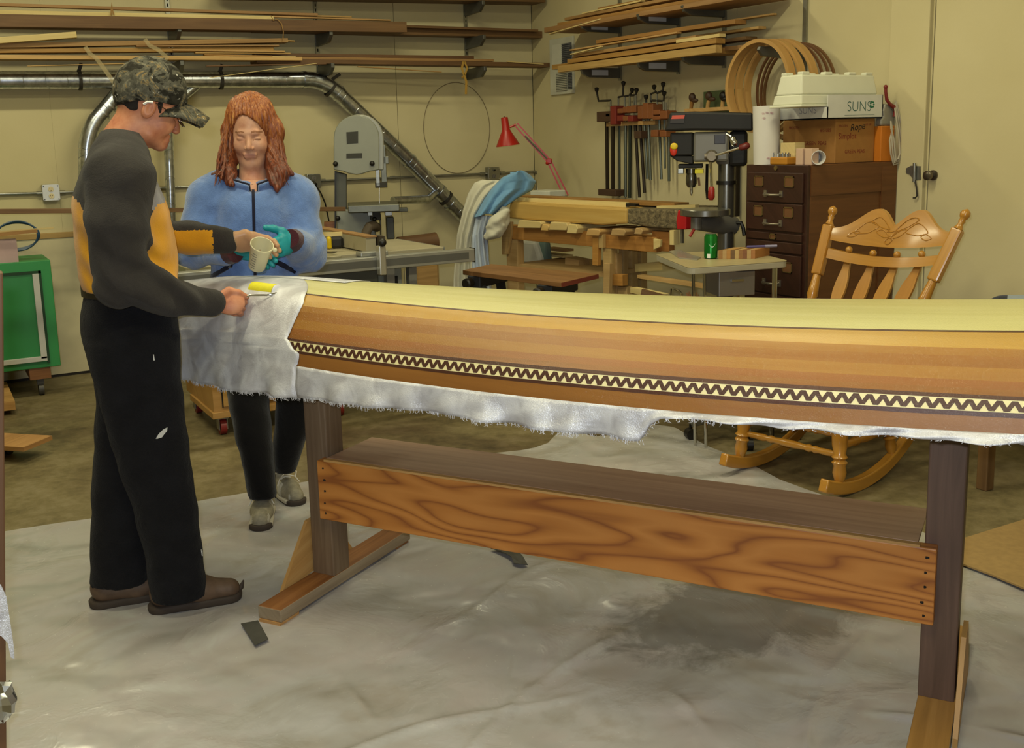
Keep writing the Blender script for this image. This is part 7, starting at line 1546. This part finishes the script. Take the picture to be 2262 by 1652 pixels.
b2 = atx(1750, 356, 3.93); one(MB().box((b2[0], b2[1], FZ+.055), (.07, .10, .11)), 'small_wood_box', W_PALE, 'small pale wooden box behind the bit tray', 'box', smooth=False, bevel=.003)
for k, x in enumerate((1773, 1793)):
    b3 = atx(x, 357, 3.875); one(MB().box((b3[0], b3[1], FZ+.041), (.05, .045, .08)), 'wood_cube', mat('pinkish_wood', 'c8a890', .7, 0, .05), ['pinkish wood block right of the bit tray', 'pinkish wood block next to the white cup'][k], 'block', smooth=False, bevel=.002)
cu0 = atx(1803, 339, 3.9); cu0[2] = FZ+.036; cd_ = nrm(V(-.5, -.8, 0))
one(MB().lathe(cu0-cd_*.03, cu0+cd_*.05, [(0, .026), (1, .035), (1, .032), (.1, .024)], 24, caps=False).lathe(cu0-cd_*.03, cu0-cd_*.028, [(0, .026), (1, .026)], 20), 'paper_cup', mat('cup_white', 'd4d4d2', .5), 'white cup lying on its side before the carton', 'cup')
# ---- grey tool with red crank and the white cord
tl = thing('hand_grinder', 'grey hand tool with a curved red crank standing on the orange box', 'hand tool', (aty(1960, 278, 3.762)[0], 3.78, oz))
tq_ = lambda x, y, Y=3.768: aty(1935+(x-1935)*.8, y, Y)
MB().prism([tq_(x, y) for x, y in ((1950, 277), (1986, 277), (1985, 245), (1976, 232), (1962, 228), (1955, 245), (1957, 258), (1950, 262))], (0, .04, 0)).build('body', mat('tool_grey', '97948a', .5, .3), tl, smooth=False, bevel=.008)
MB().tube([tq_(1962, 193, 3.76), tq_(1962, 203, 3.76), tq_(1965, 220, 3.76), tq_(1973, 230, 3.757), tq_(1984, 236, 3.757), tq_(1989, 244, 3.757), tq_(1987, 258, 3.757)], [.008, .008, .009, .009, .011, .01, .012], 10).ell(tq_(1962, 192, 3.76), .011).build('crank', mat('crank_red', '7a2420', .4), tl)
CORD = mat('white_cord', 'b4ac98', .7)
cbn = thing('rope_coil', 'off white rope hanging in long loops beside the filing cabinet', 'rope', tq_(1985, 365, 3.735))
for k in range(3):
    Yk = 3.742-.006*k; mb = MB(); mb.tube([tq_(1976, 268, 3.76), tq_(1981-2*k, 285, Yk), tq_(1973+6*k, 310, Yk), tq_(1976+6*k, 340, Yk), tq_(1984+3*k, 364-5*k, Yk), tq_(1998-k, 360-5*k, Yk), tq_(2009-4*k, 338, Yk), tq_(2008-5*k, 300, Yk), tq_(2001-5*k, 260, Yk), tq_(1990-2*k, 224+4*k, 3.755)], .0045, 8); mb.build('loop', CORD, cbn)
# ---- bent wood hoops on a bracket
hxw = atx(1781, 40, RX)
hu = thing('shelf_upright', 'steel rack upright above the bent wood hoops', 'shelf upright', (RX, hxw[1], 1.9), 'wall shelf uprights')
hz_ = atx(1781, 92, RX-.2)[2]
MB().bx(RX-.014, RX, hxw[1]-.014, hxw[1]+.014, hz_-.25, CZ-.02).build('rail', STEEL, hu, smooth=False)
hbz = atx(1700, 100, RX-.34)[2]
MB().prism([(RX-.014, hxw[1]-.012, hbz-.075), (RX-.014, hxw[1]-.012, hbz), (RX-.35, hxw[1]-.012, hbz), (RX-.36, hxw[1]-.012, hbz-.02), (RX-.33, hxw[1]-.012, hbz-.05)], (0, .024, 0)).build('bracket', BRK, hu, smooth=False, bevel=.003)
W_HOOP = wood('bent_ash', 'c49a5c', 'ac8248', .5, .5, .06, c3='d0ab72'); W_HOOPD = wood('bent_walnut', '7a5434', '5e3d24', .5, .5, .08, c3='8a6442')
for k, (xo, R_, dY, wd, mt, lb) in enumerate(((.325, .235, .02, .05, W_HOOP, 'nearest thick bent wood hoop hanging on the wall bracket'), (.27, .24, .0, .042, W_HOOP, 'second bent wood hoop behind the nearest one'), (.21, .255, -.02, .042, W_HOOP, 'third bent wood hoop, reaching highest on the bracket'), (.15, .25, -.03, .012, W_HOOPD, 'thin brown hoop hanging behind the thick hoops'), (.11, .26, -.03, .012, W_HOOPD, 'thin brown hoop second nearest the wall'), (.07, .27, -.025, .014, W_HOOPD, 'thin brown hoop nearest the wall'))):
    top = V(RX-xo, hxw[1], hbz+.014); th = .012 if k > 2 else .021
    cc = top+V(0, dY, -R_+th)
    cc = V(RX-xo, hxw[1]+dY, hbz+th-math.sqrt(max(R_**2-dY**2, .01))) ; mb = MB(); rings = []
    for a in np.linspace(0, 2*math.pi, 56, endpoint=False):
        d = V(.0, math.cos(a), math.sin(a)); rings.append([cc+d*(R_+th)+V(-wd, 0, 0)*.5, cc+d*(R_+th)+V(wd, 0, 0)*.5, cc+d*R_+V(wd, 0, 0)*.5, cc+d*R_-V(wd, 0, 0)*.5][::-1])
    rings.append(rings[0]); mb.loft(rings, True, False); one(mb, 'wood_hoop', mt, lb, 'hoop', 'bent wood hoops', angle=50)
# ---- door hardware
dhp = thing('door_latch', 'grey steel latch with hanging rod on the door frame', 'latch', atx(2020, 440, RX-.035)); dq = lambda x, y, o=.035: atx(x, y, RX-o)
MB().prism([dq(x, y) for x, y in ((2001, 372), (2012, 366), (2033, 367), (2034, 396), (2018, 398), (2010, 386), (2001, 382))], (.006, 0, 0)).build('plate', STEEL, dhp, smooth=False); MB().cyl(dq(2020, 360, .045), dq(2019, 402, .045), .008, n=10).build('bolt', STEEL, dhp)
MB().tube([dq(2021, 398, .045), dq(2024, 412, .045), dq(2026, 432, .045), dq(2022, 437, .045), dq(2017, 437, .045)], .004, 8).build('rod', IRON, dhp)
kn = dq(2060, 387, .02); kno = (MB().lathe(kn+V(.01, 0, 0), kn+V(-.05, 0, 0), [(0, .026), (.15, .026), (.2, .01), (.5, .012), (.62, .024), (.9, .024), (1, .012)], 20)).build('door_knob', mat('knob_brass_dark', '6a6256', .3, .8), d0)
# ================================================================== rocking chair
OAK = wood('golden_oak', 'b5802f', '9e6c24', .3, .8, .03, coat=.5, c3='c29044')
RO = V(3.30, 3.19, 0); RF = nrm(V(-.98, -.2, 0)); RS = V(.2, -.98, 0); RS = -nrm(RS)   # RF front, RS to the far side
def rp(f, s_, z): return RO+RF*f+RS*s_+V(0, 0, z)
rk_ = thing('rocking_chair', 'golden oak rocking chair with carved crest rail behind the canoe', 'rocking chair', rp(-.15, 0, 0))
TURN = [(0, .55), (.05, .8), (.12, 1), (.2, .85), (.24, 1.15), (.27, .8), (.3, 1.15), (.34, .85), (.45, 1.1), (.55, 1.15), (.66, .85), (.7, 1.15), (.74, .8), (.78, 1.1), (.85, .95), (1, .75)]
def turned(p0, p1, r, nm, parent=rk_, prof=TURN): return MB().lathe(p0, p1, [(t, r*k) for t, k in prof], 16).build(nm, OAK, parent, angle=60)
RR = .72
for sd in (-.25, .25):
    pts = []; 
    for a in np.linspace(-.40, .78, 30): pts.append(rp(-RR*math.sin(a), sd, RR*(1-math.cos(a))+.028))
    ro = MB().ribbon(pts, .04, .055, RS).build('rocker', OAK, rk_, bevel=.006)
    fz = lambda f: RR-math.sqrt(RR*RR-f*f)+.05
    turned(rp(.16, sd, fz(.16)), rp(.13, sd*.9, .42), .029, 'front_leg'); turned(rp(-.26, sd, fz(.26)), rp(-.24, sd*.85, .40), .026, 'back_leg')
    turned(rp(.14, sd*.97, .22), rp(-.25, sd*.95, .21), .017, 'side_stretcher')
    turned(rp(.1, sd*1.08, .43), rp(.09, sd*1.15, .66), .02, 'arm_post')
turned(rp(.145, -.24, .27), rp(.145, .24, .27), .018, 'front_stretcher'); turned(rp(-.25, -.22, .24), rp(-.25, .22, .24), .016, 'back_stretcher'); turned(rp(.145, -.24, .18), rp(.145, .24, .18), .015, 'front_stretcher')
mb = MB(); mb.prism(rounded([rp(.2, -.27, .42), rp(.2, .27, .42), rp(-.28, .23, .40), rp(-.28, -.23, .40)], .06), (0, 0, .04)); mb.build('seat', OAK, rk_, bevel=.012, smooth=False)
BK = {1: (1842, 455), -1: (2138, 462)}
pb = {}; pt = {}
for sg in (1, -1):
    pb[sg] = rp(-.22, .225*sg, .43)
    pt[sg] = atp(BK[sg][0], BK[sg][1], rp(-.46, 0, 0), RF)
    a, b = pb[sg], pt[sg]; ln = np.linalg.norm(b-a)
    fr_lo, fr_hi = 1-.33/ln, 1-.09/ln
    turned(a, a+(b-a)*fr_lo, .024, 'back_post')
    MB().bar(a+(b-a)*fr_lo, a+(b-a)*fr_hi, .05, .042, up=RF).build('post_block', OAK, rk_, smooth=False, bevel=.008)
    MB().lathe(a+(b-a)*fr_hi, b, [(0, .022), (.12, .016), (.25, .011), (.4, .015), (.5, .012), (.58, .018), (.72, .022), (.88, .018), (1, .004)], 18).build('finial', OAK, rk_, angle=60)
    MB().ribbon([a+(b-a)*.28, rp(-.1, .28*sg, .665), rp(.06, .3*sg, .68), rp(.16, .3*sg, .675), rp(.19, .29*sg, .66)], [.035, .05, .055, .065, .05], .022, RS).build('armrest', OAK, rk_, bevel=.006)
def backpt(t, u, bow=.04):
    """t height fraction along posts from base to tip, u -1 near .. 1 far, bowed backwards"""
    lo = pb[-1]+(pt[-1]-pb[-1])*t; hi = pb[1]+(pt[1]-pb[1])*t; return lo*(1-u)/2+hi*(1+u)/2-RF*bow*(1-u*u)
lnp = np.linalg.norm(pt[1]-pb[1])
def th(h): return 1-h/lnp       # distance h below the post tip
# crest rail: carved wavy top
G = []; us = np.linspace(-.93, .93, 41)
topc = [.105-.095*math.exp(-((abs(u)-.32)/.30)**2)+.012*math.exp(-(u/.12)**2) for u in us]; botc = [.155+.03*(1-u*u) for u in us]
rings = []
for u, a, b in zip(us, topc, botc):
    ring = []
    for f_, o in ((0, .012), (.5, .014), (1, .012), (1, -.012), (0, -.012)): ring.append(backpt(th(a+(b-a)*f_), u)+RF*o)
    rings.append(ring)
cst = MB().loft(rings).build('crest_rail', OAK, rk_, angle=50)
cv_ = MB()
def crp(u, f_): i = np.interp(u, us, topc); j = np.interp(u, us, botc); return backpt(th(i+(j-i)*f_), u)+RF*.014
for u0, f0, ru, rf_ in ((0, .72, .05, .14), (-.12, .55, .1, .1), (.12, .55, .1, .1), (0, .4, .07, .1), (-.2, .3, .14, .12), (.2, .3, .14, .12), (-.4, .5, .16, .16), (.4, .5, .16, .16), (-.58, .62, .08, .1), (.58, .62, .08, .1)):
    cv_.tube([crp(u0+ru*math.cos(a)*(1+.3*math.sin(2*a)), f0+rf_*math.sin(a)) for a in np.linspace(0, 2*math.pi, 18, endpoint=False)], .0022, 5, closed=True)
cv_.build('carving', OAK, cst)
lw = MB(); rings = []
for u in np.linspace(-.95, .95, 25):
    a = .195+.035*(1-u*u); rings.append([backpt(th(a), u)+RF*.01, backpt(th(a+.045), u)+RF*.01, backpt(th(a+.045), u)-RF*.01, backpt(th(a), u)-RF*.01])
lw.loft(rings).build('lower_rail', OAK, rk_, angle=50)
for u in (-.6, -.2, .2, .6):
    a = .195+.035*(1-u*u); MB().ell(backpt(th(a-.012), u), .016).build('spacer_ball', OAK, rk_)
    p1, p0 = backpt(th(a+.04), u), rp(-.24, .19*u*1.0, .43); W_ = [(0, .028), (.2, .03), (.45, .032), (.6, .046), (.72, .062), (.82, .055), (.92, .034), (1, .028)]
    tt = np.linspace(0, 1, 22); pts = [p0+(p1-p0)*t+RF*.02*math.sin(t*math.pi*1.6) for t in tt]; ws = [float(np.interp(t, [w_[0] for w_ in W_], [w_[1] for w_ in W_])) for t in tt]
    MB().ribbon(pts, ws, .013, RS).build('back_slat', OAK, rk_, angle=60)
# ================================================================== things right of the chair
tbl = thing('side_table', 'wooden side table with square legs at the right edge behind the canoe', 'table', (4.05, 2.35, 0)); tl_ = atz(2175, 1080, 0); TBZ = .64
MB().bx(tl_[0]-.06, RX-.06, 1.6, tl_[1]+.06, TBZ-.03, TBZ).build('table_top', W_TAN, tbl, smooth=False, bevel=.004)
for x, y in ((tl_[0], tl_[1]), (RX-.12, tl_[1]), (tl_[0], 1.68), (RX-.12, 1.68)): MB().bar((x, y, 0), (x, y, TBZ-.03), .05, .05).build('leg', W_BRN, tbl, smooth=False, bevel=.004)
MB().bx(tl_[0]-.01, tl_[0]+.01, 1.68, tl_[1], TBZ-.11, TBZ-.03).bx(tl_[0], RX-.12, tl_[1]-.01, tl_[1]+.01, TBZ-.11, TBZ-.03).build('apron', W_FOOT, tbl, smooth=False)
xb = atx(2140, 683, 3.95); one(MB().box((xb[0]+.02, xb[1], (TBZ+xb[2])/2), (.16, .16, xb[2]-TBZ)), 'brown_box', mat('drab_box', '7a6c48', .8), 'low drab brown box on the side table behind the chair', 'box', smooth=False, bevel=.004)
BGF = Frame(atx(2235, 690, 4.0)*V(1, 1, 0), 2235); L = BGF.l
bag = thing('duffel_bag', 'grey and navy padded bag lying at the right edge of the picture', 'bag', BGF.O+V(0, 0, TBZ)); fbag = union([(f_el(L(2245, 695), (.13, .12, .085)), 0), (f_rc(L(2195, 700), L(2215, 680), .03, .05), .03)])
BGF.mesh('padding', lambda P: np.maximum(fbag(P)+wrinkle(P, .004, 30, 1), TBZ-P[:, 2]), (-.2, -.2, TBZ-.05), (.25, .2, TBZ+.25), .008, [cloth('bag_grey', '94a0ac', .08), cloth('bag_navy', '1c2434', .1)], bag, lambda P: (P[:, 0] < L(2222, 690)[0]).astype(int))
# office chair base behind the rocker
oc = thing('office_chair', 'black swivel chair base on casters behind the rocking chair', 'chair', (3.75, 3.62, 0)); oo = V(3.62, 3.78, 0); oo = V(3.5, 3.85, 0)
ORG[oc] = oo; oc.location = tuple(oo)
MB().cyl(oo+V(0, 0, .07), oo+V(0, 0, .42), .028, n=16).build('gas_lift', STEEL, oc)
for k in range(5):
    a = math.radians(20+72*k); d = V(math.cos(a), math.sin(a), 0); MB().bar(oo+V(0, 0, .13), oo+d*.27+V(0, 0, .075), .05, .035, w1=.03, h1=.025).build('spoke', mat('chair_grey', '6b6a64', .4, .4), oc, smooth=False, bevel=.004)
    c_ = oo+d*.27+V(0, 0, .028); s_ = V(-d[1], d[0], 0); MB().cyl(c_-s_*.022, c_+s_*.022, .028, n=16).bar(c_+V(0, 0, .0), c_+V(0, 0, .05), .012, .012).build('caster', BLACK, oc)
MB().prism(rounded([oo+V(-.2, -.2, .42), oo+V(.2, -.2, .42), oo+V(.2, .2, .42), oo+V(-.2, .2, .42)], .06), (0, 0, .06)).build('seat', cloth('chair_black', '1a1a1c', .1), oc, smooth=False, bevel=.015)
# ================================================================== clutter between bench and cabinet
one(MB().bar(V(3.42, 4.62, .5), V(3.72, 4.2, .38), .03, .34), 'leaning_board', W_BRN, 'wide dark brown board leaning under the small table', 'board', smooth=False)
one(MB().bar(atx(1415, 610, 3.75), atx(1560, 632, 3.75), .05, .02), 'wood_strip', W_PINE, 'light stick lying under the small table', 'wood strip', smooth=False)
one(MB().bar(atx(1420, 590, 3.9), atx(1480, 586, 3.9), .12, .05), 'wood_offcut', W_PALE, 'pale offcut pile piece right of the bench legs', 'offcut', smooth=False)
one(MB().bar(atx(1400, 640, 3.6), atx(1470, 655, 3.6), .05, .03), 'wood_offcut', W_PALE, 'pale offcut low beside the bench leg', 'offcut', smooth=False)
bp = lambda x, y: atx(x, y, 3.45)
one(MB().tube([bp(1480, 668), bp(1482, 640), bp(1484, 636), bp(1502, 643), bp(1505, 648), bp(1505, 670)], .005, 8), 'bent_wire', CHROME, 'bent wire poking up just above the canoe', 'wire')
br = thing('broom_head', 'orange bristle brush standing behind the canoe edge', 'brush', bp(1532, 700)); mb = MB()
for k in range(40): mb.tube([bp(1520+random.uniform(0, 26), 690), bp(1512+random.uniform(0, 34), 643+random.uniform(0, 12))], [.002, .001], 4)
s_ = mb.build('bristles', mat('bristle_orange', 'a8581c', .7), br); s_['kind'] = 'stuff'; MB().bar(bp(1518, 692), bp(1548, 694), .04, .03).build('stock', W_ORG, br, smooth=False)
